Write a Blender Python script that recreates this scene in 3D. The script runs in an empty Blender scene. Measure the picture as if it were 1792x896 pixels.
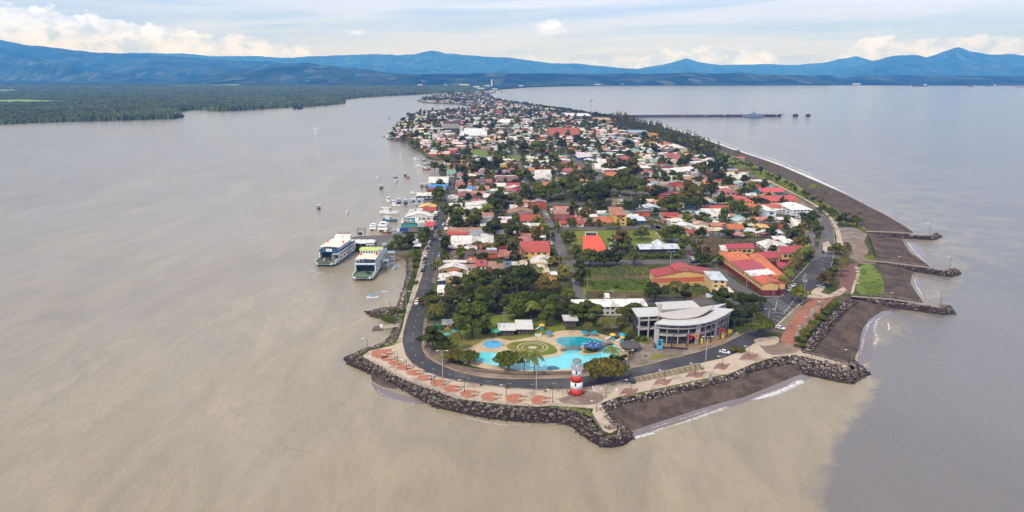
import bpy, bmesh, math, random
import numpy as np
from mathutils import Vector, noise
R = math.radians
# ------------------------------------------------------------------ camera, light, exposure
SC = bpy.context.scene
COL = SC.collection
CAM_H, FOC, CX, CY, HOR = 120.0, 1200.0, 896.0, 448.0, 128.0   # drone height (m); the photograph's pinhole, used to lay the map out on the ground
TILT = math.atan((CY - HOR) / FOC)
CT, ST = math.cos(TILT), math.sin(TILT)
cam_d = bpy.data.cameras.new('camera'); cam = bpy.data.objects.new('camera', cam_d); COL.objects.link(cam)
cam_d.sensor_width = 36; cam_d.lens = 36 * FOC / 1792; cam_d.clip_start = 1; cam_d.clip_end = 120000
cam.location = (0, 0, CAM_H); cam.rotation_euler = (math.pi / 2 - TILT, 0, 0)
SC.camera = cam
SC.view_settings.view_transform = 'Standard'; SC.view_settings.look = 'None'
SC.view_settings.exposure = 0.13; SC.view_settings.gamma = 1
SC.cycles.volume_bounces = 2; SC.cycles.max_bounces = 6; SC.cycles.diffuse_bounces = 3
SC.cycles.transparent_max_bounces = 12; SC.cycles.use_denoising = True
SUN_EL, SUN_AZ = 48, 215          # degrees; azimuth clockwise from +Y (view direction): behind the camera, to the left
world = bpy.data.worlds.new('World'); SC.world = world; world.use_nodes = True
def build_world():
    nt = world.node_tree; N = nt.nodes; L = nt.links; N.clear()
    def nd(t, **k):
        n = N.new(t)
        for a, b in k.items(): setattr(n, a, b)
        return n
    def mth(op, a, b=None, c=None, clamp=False):
        n = nd('ShaderNodeMath', operation=op, use_clamp=clamp)
        for i, v in enumerate((a, b, c)):
            if v is None: continue
            if isinstance(v, (int, float)): n.inputs[i].default_value = v
            else: L.new(v, n.inputs[i])
        return n.outputs[0]
    def mixc(f, a, b):
        n = nd('ShaderNodeMix', data_type='RGBA')
        for i, v in ((0, f), (6, a), (7, b)):
            if isinstance(v, (int, float)): n.inputs[i].default_value = v
            elif isinstance(v, tuple): n.inputs[i].default_value = v
            else: L.new(v, n.inputs[i])
        return n.outputs[2]
    sky = nd('ShaderNodeTexSky', sky_type='NISHITA'); sky.sun_disc = False
    sky.sun_elevation = R(SUN_EL); sky.sun_rotation = R(SUN_AZ); sky.altitude = 100; sky.air_density = 1.0; sky.dust_density = 1.5
    tc = nd('ShaderNodeTexCoord'); sep = nd('ShaderNodeSeparateXYZ'); L.new(tc.outputs['Generated'], sep.inputs[0])
    x, y, z = sep.outputs
    az = mth('ARCTAN2', x, y)
    def noi(sx, sz, detail, seed, rough=0.5, dist=0.0, shear=0.0):
        cb = nd('ShaderNodeCombineXYZ')
        L.new(mth('MULTIPLY', az, sx), cb.inputs[0])
        zz = mth('MULTIPLY', z, sz)
        if shear: zz = mth('ADD', zz, mth('MULTIPLY', az, shear))
        L.new(zz, cb.inputs[1]); cb.inputs[2].default_value = seed
        n = nd('ShaderNodeTexNoise'); L.new(cb.outputs[0], n.inputs['Vector'])
        n.inputs['Scale'].default_value = 1; n.inputs['Detail'].default_value = detail
        n.inputs['Roughness'].default_value = rough; n.inputs['Distortion'].default_value = dist
        return n.outputs[0]
    # high streaky stratus
    s1 = noi(2.2, 34, 6, 3.1, 0.52, 0.5, -0.9)
    cov = nd('ShaderNodeMapRange'); L.new(s1, cov.inputs[0]); cov.inputs[1].default_value = 0.33; cov.inputs[2].default_value = 0.60
    cov.interpolation_type = 'SMOOTHSTEP'
    cov_o = mth('ADD', mth('MULTIPLY', cov.outputs[0], 0.70), 0.26)
    s2 = noi(3.5, 60, 4, 9.4, 0.55, 0.2, -1.2)
    lo = mixc(s2, (5.2, 6.0, 9.2, 1), (7.0, 7.6, 10.2, 1))
    base = mixc(cov_o, mixc(0.6, sky.outputs[0], (3.0, 4.7, 10.2, 1)), lo)
    # cumulus banks: cloud where the elevation is under a top line that depends on the bearing
    puff = noi(26, 42, 7, 1.7, 0.6, 0.25); puff2 = noi(70, 95, 6, 5.2, 0.62, 0.2)
    def bank(a0, a1, top, tilt, amp, fade):
        """soft bank between two bearings; its top falls with the bearing by tilt"""
        m1 = nd('ShaderNodeMapRange'); L.new(az, m1.inputs[0]); m1.inputs[1].default_value = a0 - fade; m1.inputs[2].default_value = a0
        m2 = nd('ShaderNodeMapRange'); L.new(az, m2.inputs[0]); m2.inputs[1].default_value = a1 + fade; m2.inputs[2].default_value = a1
        t = mth('ADD', mth('MULTIPLY', mth('SUBTRACT', az, a0), -tilt), top)
        t = mth('MULTIPLY', t, mth('MULTIPLY', m1.outputs[0], m2.outputs[0]))
        pn = mth('ADD', mth('MULTIPLY', mth('SUBTRACT', puff, 0.5), amp), mth('MULTIPLY', mth('SUBTRACT', puff2, 0.5), amp * 0.45))
        d = mth('SUBTRACT', mth('ADD', t, pn), z)
        mr = nd('ShaderNodeMapRange', interpolation_type='SMOOTHSTEP'); L.new(d, mr.inputs[0]); mr.inputs[1].default_value = 0.0; mr.inputs[2].default_value = 0.0035
        return mr.outputs[0]
    D = lambda px: math.atan((px - CX) / FOC / (CT + ST * ST / CT))
    E = lambda py: (HOR - py) / FOC * CT * CT
    b1 = bank(D(-60), D(520), E(22), 0.125, 0.046, 0.12)
    b2 = bank(D(450), D(1150), E(100), -0.001, 0.030, 0.12)
    b3 = bank(D(1160), D(1330), E(84), 0.0, 0.034, 0.06)
    b4 = bank(D(1510), D(1760), E(72), -0.0, 0.028, 0.07)
    def ball(px, py, rx, rz, amp=0.9):
        dx = mth('DIVIDE', mth('SUBTRACT', az, D(px)), rx); dz = mth('DIVIDE', mth('SUBTRACT', z, E(py)), rz)
        d = mth('SQRT', mth('ADD', mth('MULTIPLY', dx, dx), mth('MULTIPLY', dz, dz)))
        d = mth('ADD', d, mth('MULTIPLY', mth('SUBTRACT', puff2, 0.5), amp * 2.2))
        mr = nd('ShaderNodeMapRange', interpolation_type='SMOOTHSTEP'); L.new(d, mr.inputs[0]); mr.inputs[1].default_value = 1.15; mr.inputs[2].default_value = 0.35
        return mr.outputs[0]
    c1 = ball(965, 50, 0.024, 0.0125); c2 = ball(628, 60, 0.014, 0.0042)
    m = mth('MAXIMUM', b1, mth('MULTIPLY', b3, 0.9)); m = mth('MAXIMUM', m, mth('MULTIPLY', b4, 0.9))
    m = mth('MAXIMUM', m, mth('MULTIPLY', b2, 0.4)); m = mth('MAXIMUM', m, c1); m = mth('MAXIMUM', m, mth('MULTIPLY', c2, 0.8))
    sh = nd('ShaderNodeMapRange'); L.new(noi(40, 60, 6, 7.7, 0.62, 0.3), sh.inputs[0]); sh.inputs[1].default_value = 0.36; sh.inputs[2].default_value = 0.62
    cum = mixc(sh.outputs[0], (5.0, 5.9, 9.6, 1), (8.4, 9.3, 15.6, 1))
    up = nd('ShaderNodeMapRange', interpolation_type='SMOOTHSTEP'); L.new(z, up.inputs[0]); up.inputs[1].default_value = 0.13; up.inputs[2].default_value = 0.55
    tot = mixc(mth('MULTIPLY', up.outputs[0], 0.85), mixc(m, base, cum), (5.9, 5.75, 5.5, 1))
    bg = nd('ShaderNodeBackground'); L.new(tot, bg.inputs[0]); bg.inputs[1].default_value = 0.124
    out = nd('ShaderNodeOutputWorld'); L.new(bg.outputs[0], out.inputs[0])
build_world()
sun_d = bpy.data.lights.new('sun', 'SUN'); sun_d.energy = 2.7; sun_d.angle = R(10); sun_d.color = (1.0, 0.95, 0.87)
sun = bpy.data.objects.new('sun', sun_d); COL.objects.link(sun)
sd = Vector((math.sin(R(SUN_AZ)) * math.cos(R(SUN_EL)), math.cos(R(SUN_AZ)) * math.cos(R(SUN_EL)), math.sin(R(SUN_EL))))
sun.rotation_euler = (-sd).to_track_quat('-Z', 'Y').to_euler(); sun.location = (0, 0, 500)

# ------------------------------------------------------------------ map helpers
ZL = 2.6                      # level of the town above the sea
def G(px, py, z=ZL):
    u = (px - CX) / FOC; v = (py - CY) / FOC
    s = (CAM_H - z) / (ST + v * CT)
    return Vector((u * s, (CT - v * ST) * s, z))
def GL(pts, z=ZL): return [G(a, b, z) for a, b in pts]
def zat(P, py):
    """height above sea of the point over ground point P that shows at row py"""
    v = (py - CY) / FOC
    s = P.y / (CT - v * ST)
    return CAM_H - s * (ST + v * CT)
def proj(P):
    z = P[1] * CT - (P[2] - CAM_H) * ST
    return CX + FOC * P[0] / z, CY + FOC * (-(P[2] - CAM_H) * CT - P[1] * ST) / z
AX = Vector((-0.044, 1, 0)).normalized()       # the town's long axis
RX = Vector((1, 0.044, 0)).normalized()
def lin(c):
    return tuple((x / 255 / 12.92 if x / 255 <= 0.04045 else ((x / 255 + 0.055) / 1.055) ** 2.4) for x in c)

class MB:
    def __init__(s): s.v = []; s.f = []; s.m = []
    def add(s, vs, fs, m=0):
        o = len(s.v); s.v.extend([tuple(v) for v in vs])
        for f in fs: s.f.append(tuple(i + o for i in f)); s.m.append(m)
        return s
    def quad(s, a, b, c, d, m=0): return s.add((a, b, c, d), ((0, 1, 2, 3),), m)
    def prism(s, poly, z0, z1, m=0, mt=None, bottom=False):
        n = len(poly)
        area = sum(poly[i][0] * poly[(i + 1) % n][1] - poly[(i + 1) % n][0] * poly[i][1] for i in range(n))
        if area < 0: poly = list(reversed(poly))
        vs = [(p[0], p[1], z0) for p in poly] + [(p[0], p[1], z1) for p in poly]
        s.add(vs, [(i, (i + 1) % n, (i + 1) % n + n, i + n) for i in range(n)], m)
        s.add([(p[0], p[1], z1) for p in poly], [tuple(range(n))], m if mt is None else mt)
        if bottom: s.add([(p[0], p[1], z0) for p in poly], [tuple(reversed(range(n)))], m)
        return s
    def box(s, c, sx, sy, sz, rz=0.0, m=0):
        """c = centre of the bottom face"""
        ca, sa = math.cos(rz), math.sin(rz)
        P = [(c[0] + ca * x - sa * y, c[1] + sa * x + ca * y) for x, y in ((-sx / 2, -sy / 2), (sx / 2, -sy / 2), (sx / 2, sy / 2), (-sx / 2, sy / 2))]
        return s.prism(P, c[2], c[2] + sz, m, bottom=True)
    def rings(s, rs, m=0, cap0=True, cap1=True):
        n = len(rs[0]); o = len(s.v)
        for r in rs: s.v.extend([tuple(p) for p in r])
        for k in range(len(rs) - 1):
            for i in range(n):
                s.f.append((o + k * n + i, o + k * n + (i + 1) % n, o + (k + 1) * n + (i + 1) % n, o + (k + 1) * n + i)); s.m.append(m)
        if cap0: s.f.append(tuple(o + i for i in reversed(range(n)))); s.m.append(m)
        if cap1: s.f.append(tuple(o + (len(rs) - 1) * n + i for i in range(n))); s.m.append(m)
        return s
    def lathe(s, c, prof, n=16, m=0, cap0=True, cap1=True):
        return s.rings([[(c[0] + r * math.cos(2 * math.pi * i / n), c[1] + r * math.sin(2 * math.pi * i / n), c[2] + z) for i in range(n)] for r, z in prof], m, cap0, cap1)
    def tube(s, a, b, r0, r1=None, n=6, m=0):
        a, b = Vector(a), Vector(b); r1 = r0 if r1 is None else r1
        d = (b - a).normalized(); u = d.orthogonal().normalized(); w = d.cross(u)
        return s.rings([[p + (u * math.cos(2 * math.pi * i / n) + w * math.sin(2 * math.pi * i / n)) * r for i in range(n)] for p, r in ((a, r0), (b, r1))], m)
    def mesh(s, name, mats, smooth=False):
        me = bpy.data.meshes.new(name)
        me.from_pydata(s.v, [], s.f)
        mats = mats if isinstance(mats, (list, tuple)) else [mats]
        for mt in mats: me.materials.append(mt)
        if len(mats) > 1: me.polygons.foreach_set('material_index', s.m)
        if smooth: me.polygons.foreach_set('use_smooth', [True] * len(s.f))
        me.update()
        return me
    def build(s, name, mats, parent=None, smooth=False, loc=None):
        o = bpy.data.objects.new(name, s.mesh(name, mats, smooth)); COL.objects.link(o)
        if parent is not None: o.parent = parent
        if loc is not None: o.location = loc
        return o
def npmesh(name, V, F, mats, mi=None, parent=None, smooth=False, attr=None):
    """V (n,3), F (m,k) arrays -> object"""
    V = np.asarray(V, dtype=np.float32); F = np.asarray(F, dtype=np.int32)
    me = bpy.data.meshes.new(name); k = F.shape[1]
    me.vertices.add(len(V)); me.vertices.foreach_set('co', V.ravel())
    me.loops.add(F.size); me.loops.foreach_set('vertex_index', F.ravel())
    me.polygons.add(len(F)); me.polygons.foreach_set('loop_start', np.arange(0, F.size, k, dtype=np.int32)); 
    me.polygons.foreach_set('loop_total', np.full(len(F), k, dtype=np.int32))
    for m in (mats if isinstance(mats, (list, tuple)) else [mats]): me.materials.append(m)
    if mi is not None: me.polygons.foreach_set('material_index', np.asarray(mi, dtype=np.int32))
    me.polygons.foreach_set('use_smooth', np.full(len(F), smooth, dtype=bool))
    if attr:
        for an, (dom, arr) in attr.items():
            arr = np.asarray(arr, dtype=np.float32)
            if arr.ndim == 1:
                a = me.attributes.new(an, 'FLOAT', dom); a.data.foreach_set('value', arr)
            else:
                a = me.attributes.new(an, 'FLOAT_COLOR', dom)
                c4 = np.ones((len(arr), 4), dtype=np.float32); c4[:, :3] = arr; a.data.foreach_set('color', c4.ravel())
    me.update(calc_edges=True); me.validate()
    o = bpy.data.objects.new(name, me); COL.objects.link(o)
    if parent is not None: o.parent = parent
    return o
def tag(o, label=None, cat=None, group=None, kind=None):
    if label: o['label'] = label
    if cat: o['category'] = cat
    if group: o['group'] = group
    if kind: o['kind'] = kind
    return o
def thing(name, label, cat, loc=(0, 0, 0), rz=0.0, group=None):
    o = bpy.data.objects.new(name, None); COL.objects.link(o); o.empty_display_size = 1
    o.location = loc; o.rotation_euler = (0, 0, rz)
    return tag(o, label, cat, group)
KIDS = {}
def dup(root, loc, rz=0.0, label=None, group=None, scale=None):
    if root.name not in KIDS: KIDS[root.name] = [(c, [g for g in COL.objects if g.parent == c]) for c in COL.objects if c.parent == root]
    r = root.copy(); COL.objects.link(r); r.location = loc; r.rotation_euler = (0, 0, rz)
    if scale is not None: r.scale = scale if isinstance(scale, (tuple, list)) else (scale,) * 3
    if label: r['label'] = label
    if group: r['group'] = group
    for ch, gs in KIDS[root.name]:
        c = ch.copy(); COL.objects.link(c); c.parent = r
        for g in gs:
            d = g.copy(); COL.objects.link(d); d.parent = c
    return r
def inpoly(x, y, P):
    c = False; j = len(P) - 1
    for i in range(len(P)):
        xi, yi = P[i][0], P[i][1]; xj, yj = P[j][0], P[j][1]
        if (yi > y) != (yj > y) and x < (xj - xi) * (y - yi) / (yj - yi + 1e-12) + xi: c = not c
        j = i
    return c
def resample(P, n):
    P = [Vector(p) for p in P]; d = [0.0]
    for a, b in zip(P, P[1:]): d.append(d[-1] + (b - a).length)
    out = []; k = 0
    for i in range(n):
        t = d[-1] * i / (n - 1)
        while k < len(P) - 2 and d[k + 1] < t: k += 1
        f = (t - d[k]) / max(1e-9, d[k + 1] - d[k]); out.append(P[k].lerp(P[k + 1], min(1, f)))
    return out
def smooth_line(P, n, it=2):
    P = [Vector(p) for p in P]
    for _ in range(it):
        Q = [P[0]]
        for a, b in zip(P, P[1:]): Q += [a.lerp(b, 0.25), a.lerp(b, 0.75)]
        Q.append(P[-1]); P = Q
    return resample(P, n)
def smooth_ring(P, it=2):
    P = [Vector(p) for p in P]
    for _ in range(it):
        Q = []
        for i in range(len(P)):
            a, b = P[i], P[(i + 1) % len(P)]; Q += [a.lerp(b, 0.25), a.lerp(b, 0.75)]
        P = Q
    return P

# ------------------------------------------------------------------ materials
MATS = {}
def material(key, col, rough=0.8, var=0.25, scale=0.3, col2=None, f2=0.5, scale2=0.05, metal=0.0, bump=0.0, bscale=2.0, spec=0.3, attr=None, coords='world', streak=None):
    """principled surface: base colour broken up by two octaves of noise; optional second colour in patches; optional attribute colour"""
    if key in MATS: return MATS[key]
    m = bpy.data.materials.new(key); MATS[key] = m; m.use_nodes = True
    nt = m.node_tree; N = nt.nodes; L = nt.links; b = N['Principled BSDF']
    b.inputs['Roughness'].default_value = rough; b.inputs['Metallic'].default_value = metal
    b.inputs['Specular IOR Level'].default_value = spec
    if coords == 'world':
        g = N.new('ShaderNodeNewGeometry'); vec = g.outputs['Position']
    else:
        g = N.new('ShaderNodeTexCoord'); vec = g.outputs['Object']
    if streak:
        mp = N.new('ShaderNodeMapping'); mp.inputs['Scale'].default_value = streak; L.new(vec, mp.inputs[0]); vec = mp.outputs[0]
    def noi(s, det=4, rg=0.6):
        n = N.new('ShaderNodeTexNoise'); n.inputs['Scale'].default_value = s; n.inputs['Detail'].default_value = det; n.inputs['Roughness'].default_value = rg
        L.new(vec, n.inputs['Vector']); return n.outputs[0]
    def mr(o, a, b_, c, d):
        n = N.new('ShaderNodeMapRange'); L.new(o, n.inputs[0])
        for i, v in enumerate((a, b_, c, d)): n.inputs[i + 1].default_value = v
        return n.outputs[0]
    if attr:
        at = N.new('ShaderNodeAttribute'); at.attribute_name = attr; c = at.outputs['Color']
    else:
        rgb = N.new('ShaderNodeRGB'); rgb.outputs[0].default_value = (*col, 1); c = rgb.outputs[0]
    if col2 is not None:
        mx = N.new('ShaderNodeMix'); mx.data_type = 'RGBA'; L.new(mr(noi(scale2, 5, 0.65), f2 + 0.06, f2 - 0.06, 0, 1), mx.inputs[0])
        L.new(c, mx.inputs[6]); mx.inputs[7].default_value = (*col2, 1); c = mx.outputs[2]
    if var:
        mx = N.new('ShaderNodeVectorMath'); mx.operation = 'SCALE'; L.new(c, mx.inputs[0])
        L.new(mr(noi(scale), 0.28, 0.72, 1 - var, 1 + var), mx.inputs['Scale']); c = mx.outputs[0]
    L.new(c, b.inputs['Base Color'])
    if bump:
        bp = N.new('ShaderNodeBump'); bp.inputs['Strength'].default_value = bump; bp.inputs['Distance'].default_value = 0.3
        L.new(noi(bscale, 4), bp.inputs['Height']); L.new(bp.outputs[0], b.inputs['Normal'])
    return m
def paint(rgb, rough=0.6, var=0.12, scale=0.6, metal=0.0):
    """surface of an sRGB paint colour (0-255), a little weathered"""
    key = 'paint_%d_%d_%d_%d' % (*rgb, int(rough * 100))
    return material(key, lin(rgb), rough, var, scale, metal=metal)
def roofing(rgb, rust=0.3):
    key = 'roofing_%d_%d_%d' % rgb
    return material(key, lin(rgb), 0.55, 0.16, 0.9, col2=tuple(0.5 * x + 0.42 * y for x, y in zip(lin(rgb), (0.22, 0.13, 0.085))), f2=0.455 if rust < .45 else .52, scale2=0.28, streak=(1.0, 0.4, 1.0), spec=0.3)
# ------------------------------------------------------------------ water
def build_water():
    ys = [40, 60]
    while ys[-1] < 60000: ys.append(ys[-1] * 1.018)
    us = np.linspace(-2.2, 2.2, 260)
    ys = np.array(ys); 
    V = np.zeros((len(ys), len(us), 3), dtype=np.float32)
    V[:, :, 1] = ys[:, None]; V[:, :, 0] = ys[:, None] * us[None, :] * (1 + 60 / ys[:, None])
    # silt plume: brown water west of a line that leaves the mole and runs out to sea
    line = [G(1380, 1500, 0), G(1420, 1000, 0), G(1453, 896, 0), G(1490, 780, 0), G(1512, 712, 0), G(1530, 664, 0), G(1560, 560, 0), G(1640, 430, 0), G(1500, 330, 0), G(1300, 262, 0), G(1100, 190, 0), G(1000, 160, 0)]
    lx = np.array([p.x for p in line]); ly = np.array([p.y for p in line]); o = np.argsort(ly)
    X = V[:, :, 0]; Y = V[:, :, 1]
    d = np.interp(Y, ly[o], lx[o]) - X
    m = np.array([[noise.noise(Vector((a / 60, b / 60, 0))) * 10 for a, b in zip(r1, r2)] for r1, r2 in zip(X, Y)])
    w = 4 + np.clip(Y - 285, 0, 1e9) * 0.9
    silt = 1 / (1 + np.exp(np.clip(-(d + m * 1.1) / w * 2.5, -40, 40)))
    n0, n1 = len(ys), len(us)
    idx = np.arange(n0 * n1).reshape(n0, n1)
    F = np.stack([idx[:-1, :-1], idx[:-1, 1:], idx[1:, 1:], idx[1:, :-1]], -1).reshape(-1, 4)
    m_ = bpy.data.materials.new('sea_water'); m_.use_nodes = True; nt = m_.node_tree; N = nt.nodes; L = nt.links; b = N['Principled BSDF']
    at = N.new('ShaderNodeAttribute'); at.attribute_name = 'silt'
    g = N.new('ShaderNodeNewGeometry')
    def noi(scale, sx, sy, det, rot=0.0, rough=0.55, dist=0.0):
        mp = N.new('ShaderNodeMapping'); mp.inputs['Scale'].default_value = (sx, sy, 1); mp.inputs['Rotation'].default_value = (0, 0, rot); L.new(g.outputs['Position'], mp.inputs[0])
        n = N.new('ShaderNodeTexNoise'); n.inputs['Scale'].default_value = scale; n.inputs['Detail'].default_value = det; n.inputs['Roughness'].default_value = rough
        n.inputs['Distortion'].default_value = dist
        L.new(mp.outputs[0], n.inputs['Vector']); return n.outputs[0]
    def mix(f, a, c):
        n = N.new('ShaderNodeMix'); n.data_type = 'RGBA'
        for i, v in ((0, f), (6, a), (7, c)):
            if isinstance(v, float): n.inputs[i].default_value = v
            elif isinstance(v, tuple): n.inputs[i].default_value = (*v, 1)
            else: L.new(v, n.inputs[i])
        return n.outputs[2]
    def mr(o, a, b_, c, d_):
        n = N.new('ShaderNodeMapRange'); L.new(o, n.inputs[0])
        for i, v in enumerate((a, b_, c, d_)): n.inputs[i + 1].default_value = v
        return n.outputs[0]
    swirl = noi(0.012, 1, 0.45, 6, 0.5, 0.6, 0.7)
    swirl2 = noi(0.04, 1, 0.36, 7, 0.75, 0.64, 1.2)
    brown = mix(mr(swirl, 0.3, 0.7, 0.0, 1.0), (0.275, 0.220, 0.130), (0.390, 0.318, 0.204))
    brown = mix(mr(swirl2, 0.38, 0.70, 0.0, 0.6), brown, (0.190, 0.160, 0.112))
    ripple = noi(0.22, 1, 0.3, 6, 0.8, 0.7, 1.6)
    brown = mix(mr(ripple, 0.40, 0.66, 0.0, 0.42), brown, (0.225, 0.186, 0.112))
    brown = mix(mr(noi(0.008, 1, 0.6, 5, -0.4, 0.6, 1.5), 0.50, 0.66, 0.0, 0.5), brown, (0.30, 0.262, 0.20))
    grey = mix(mr(swirl, 0.3, 0.7, 0.0, 1.0), (0.138, 0.124, 0.114), (0.178, 0.160, 0.147))
    edge = N.new('ShaderNodeMath'); edge.operation = 'ADD'; L.new(at.outputs['Fac'], edge.inputs[0])
    e2 = mr(noi(0.045, 1, 1, 7, 0, 0.68, 0.9), 0.2, 0.8, -0.55, 0.55); L.new(e2, edge.inputs[1])
    L.new(mix(mr(edge.outputs[0], 0.25, 0.75, 0.0, 1.0), grey, brown), b.inputs['Base Color'])
    b.inputs['Roughness'].default_value = 0.10; b.inputs['IOR'].default_value = 1.5; b.inputs['Specular IOR Level'].default_value = 0.75
    bp = N.new('ShaderNodeBump'); bp.inputs['Strength'].default_value = 0.6; bp.inputs['Distance'].default_value = 0.5
    h = N.new('ShaderNodeMath'); h.operation = 'ADD'; L.new(noi(0.32, 1, 0.35, 5, 0.35, 0.6, 0.3), h.inputs[0]); L.new(noi(1.3, 1, 0.5, 3, -0.2), h.inputs[1])
    L.new(h.outputs[0], bp.inputs['Height']); L.new(bp.outputs[0], b.inputs['Normal'])
    o = npmesh('water', V.reshape(-1, 3), F, m_, attr={'silt': ('POINT', silt.ravel())})
    tag(o, kind='structure')
build_water()

# ------------------------------------------------------------------ far land
def farm_mat(key, base, alt, light, f_light):
    m = material(key, base, 0.95, 0.35, 0.004, col2=alt, f2=0.5, scale2=0.0016, spec=0.0)
    N = m.node_tree.nodes; L = m.node_tree.links; b = N['Principled BSDF']
    src = b.inputs['Base Color'].links[0].from_socket
    v = N.new('ShaderNodeTexVoronoi'); v.inputs['Scale'].default_value = 0.0085; g = N.new('ShaderNodeNewGeometry')
    mp = N.new('ShaderNodeMapping'); mp.inputs['Scale'].default_value = (1, 0.35, 1); L.new(g.outputs['Position'], mp.inputs[0]); L.new(mp.outputs[0], v.inputs['Vector'])
    sp = N.new('ShaderNodeSeparateColor'); L.new(v.outputs['Color'], sp.inputs[0])
    mr = N.new('ShaderNodeMapRange'); L.new(sp.outputs[0], mr.inputs[0]); mr.inputs[1].default_value = f_light; mr.inputs[2].default_value = f_light + 0.02
    mx = N.new('ShaderNodeMix'); mx.data_type = 'RGBA'; L.new(mr.outputs[0], mx.inputs[0]); L.new(src, mx.inputs[6]); mx.inputs[7].default_value = (*light, 1)
    L.new(mx.outputs[2], b.inputs['Base Color'])
    return m
M_far = farm_mat('far_woodland', (0.025, 0.040, 0.016), (0.045, 0.060, 0.024), (0.10, 0.12, 0.06), 0.93)
M_hill = farm_mat('hill_slopes', (0.014, 0.028, 0.012), (0.042, 0.060, 0.026), (0.08, 0.10, 0.05), 0.90)
MAIN = [(-1500, 228), (-400, 222), (0, 217), (100, 213), (250, 209), (300, 207.5), (320, 205), (318, 201), (312, 196), (330, 192.5), (345, 191.5), (370, 193.5), (410, 193.5), (470, 189.5), (540, 186.5), (580, 183), (603, 180.5), (601, 174), (640, 169.5), (700, 166.5), (760, 163.5), (806, 161.5), (826, 160.5), (850, 161.5), (858, 160), (880, 156.5), (930, 152.7), (1000, 150.8), (1100, 149.8), (1450, 149.4), (1792, 149.9), (2300, 150.2)]
def sheet(name, poly, z, mat, kind='structure', label=None, drop=None):
    """flat ground sheet from a list of ground points, with an optional skirt"""
    from mathutils.geometry import tessellate_polygon
    P = [Vector((p[0], p[1], z)) for p in poly]
    tris = tessellate_polygon([P])
    mb = MB(); up = []
    for t in tris:
        a, b, c = (P[i] for i in t)
        up.append(t if (b - a).cross(c - a).z > 0 else (t[0], t[2], t[1]))
    mb.add(P, up)
    if drop is not None:
        n = len(P); area = sum(P[i].x * P[(i + 1) % n].y - P[(i + 1) % n].x * P[i].y for i in range(n))
        Q = P if area > 0 else P[::-1]
        mb.add([(p.x, p.y, drop) for p in Q] + [tuple(p) for p in Q], [(i, (i + 1) % n, (i + 1) % n + n, i + n) for i in range(n)])
    o = mb.build(name, mat); tag(o, label, None, None, kind)
    return o
main_pts = [G(a, b, 1.0) for a, b in MAIN]
sheet('mainland', main_pts + [Vector((60000, 45000, 0)), Vector((-60000, 45000, 0)), Vector((-12000, 1500, 0))], 1.0, M_far, drop=-2)

def ridge(name, pts, D, depth, seed, back=0.6, rough=0.16, nx=520, ny=56):
    """hill range with its crest line at distance D; slopes cut by spurs and gullies"""
    xs = []; zs = []
    for px, py in pts:
        v = (py - CY) / FOC; s = D / (CT - v * ST)
        xs.append((px - CX) / FOC * s); zs.append(CAM_H - s * (ST + v * CT))
    X = np.linspace(xs[0], xs[-1], nx); T = np.linspace(-1, back, ny)
    Z = np.interp(X, xs, zs)
    Z = Z * (1 + np.array([0.05 * noise.noise(Vector((x / 900, seed, 0))) + 0.035 * noise.noise(Vector((x / 300, seed, 3))) + 0.015 * noise.noise(Vector((x / 110, seed, 5))) for x in X]))
    V = np.zeros((ny, nx, 3), dtype=np.float32)
    for j, t in enumerate(T):
        prof = (1 - abs(t)) ** 0.9 if t <= 0 else 1 - 0.75 * t / back
        for i, x in enumerate(X):
            y = D + t * depth
            n1 = noise.ridged_multi_fractal(Vector((x / 2600, y / 4200, seed)), 0.9, 2.1, 5, 1.0, 2.0) * 0.5
            n2 = noise.noise(Vector((x / 420, y / 700, seed + 5)))
            amp = rough * 6 * max(0.0, min(1, -t * 1.0)) * (1 - abs(t)) ** 0.5 if t < 0 else 0
            z = Z[i] * (prof + amp * (n1 - 0.75)) + n2 * Z[i] * 0.02 * (1 if t < 0 else 0.5)
            V[j, i] = (x * (y / D), y, max(z, 2.0 if t < 0 else 0))
    idx = np.arange(ny * nx).reshape(ny, nx)
    F = np.stack([idx[:-1, :-1], idx[:-1, 1:], idx[1:, 1:], idx[1:, :-1]], -1).reshape(-1, 4)
    o = npmesh(name, V.reshape(-1, 3), F, M_hill, smooth=False); tag(o, kind='structure')
ridge('mountains', [(-3200, 74), (-2200, 66), (-1500, 50), (-900, 60), (-400, 52), (-150, 62), (0, 69), (40, 78), (90, 84), (140, 89), (200, 92), (260, 95), (300, 98), (340, 101), (400, 105), (460, 107), (540, 111), (600, 118), (660, 125), (720, 130)], 16500, 6500, 1.3, rough=0.3, nx=900)
ridge('mountains', [(-300, 95), (300, 92), (380, 98), (450, 97), (500, 101), (560, 97), (600, 96), (660, 94), (700, 97), (735, 93), (755, 88), (775, 92), (800, 94), (830, 97), (860, 99), (900, 101), (940, 107), (980, 111), (1010, 111), (1040, 114), (1080, 118), (1130, 121), (1160, 130)], 25000, 6000, 4.1, rough=0.25)
ridge('hill', [(330, 140), (380, 129), (420, 121), (460, 117), (500, 113), (525, 109.5), (540, 108.5), (560, 113), (600, 117), (640, 121), (680, 127), (720, 131), (800, 140)], 10500, 2400, 7.7, rough=0.3)
ridge('hills', [(560, 140), (640, 134), (700, 131), (760, 129), (850, 128), (950, 128.5), (1000, 129), (1050, 129.5), (1080, 128.5), (1100, 127), (1130, 130), (1160, 128.5), (1200, 126.5), (1250, 128.5), (1290, 127), (1330, 130), (1380, 131), (1420, 132), (1450, 131), (1470, 139), (1490, 147)], 8700, 1350, 2.9, rough=0.4, nx=460)
ridge('hills', [(1400, 147), (1450, 139), (1500, 134), (1560, 132), (1650, 132), (1792, 133), (2000, 131), (2400, 130)], 9300, 1500, 6.2, rough=0.3)
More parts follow.
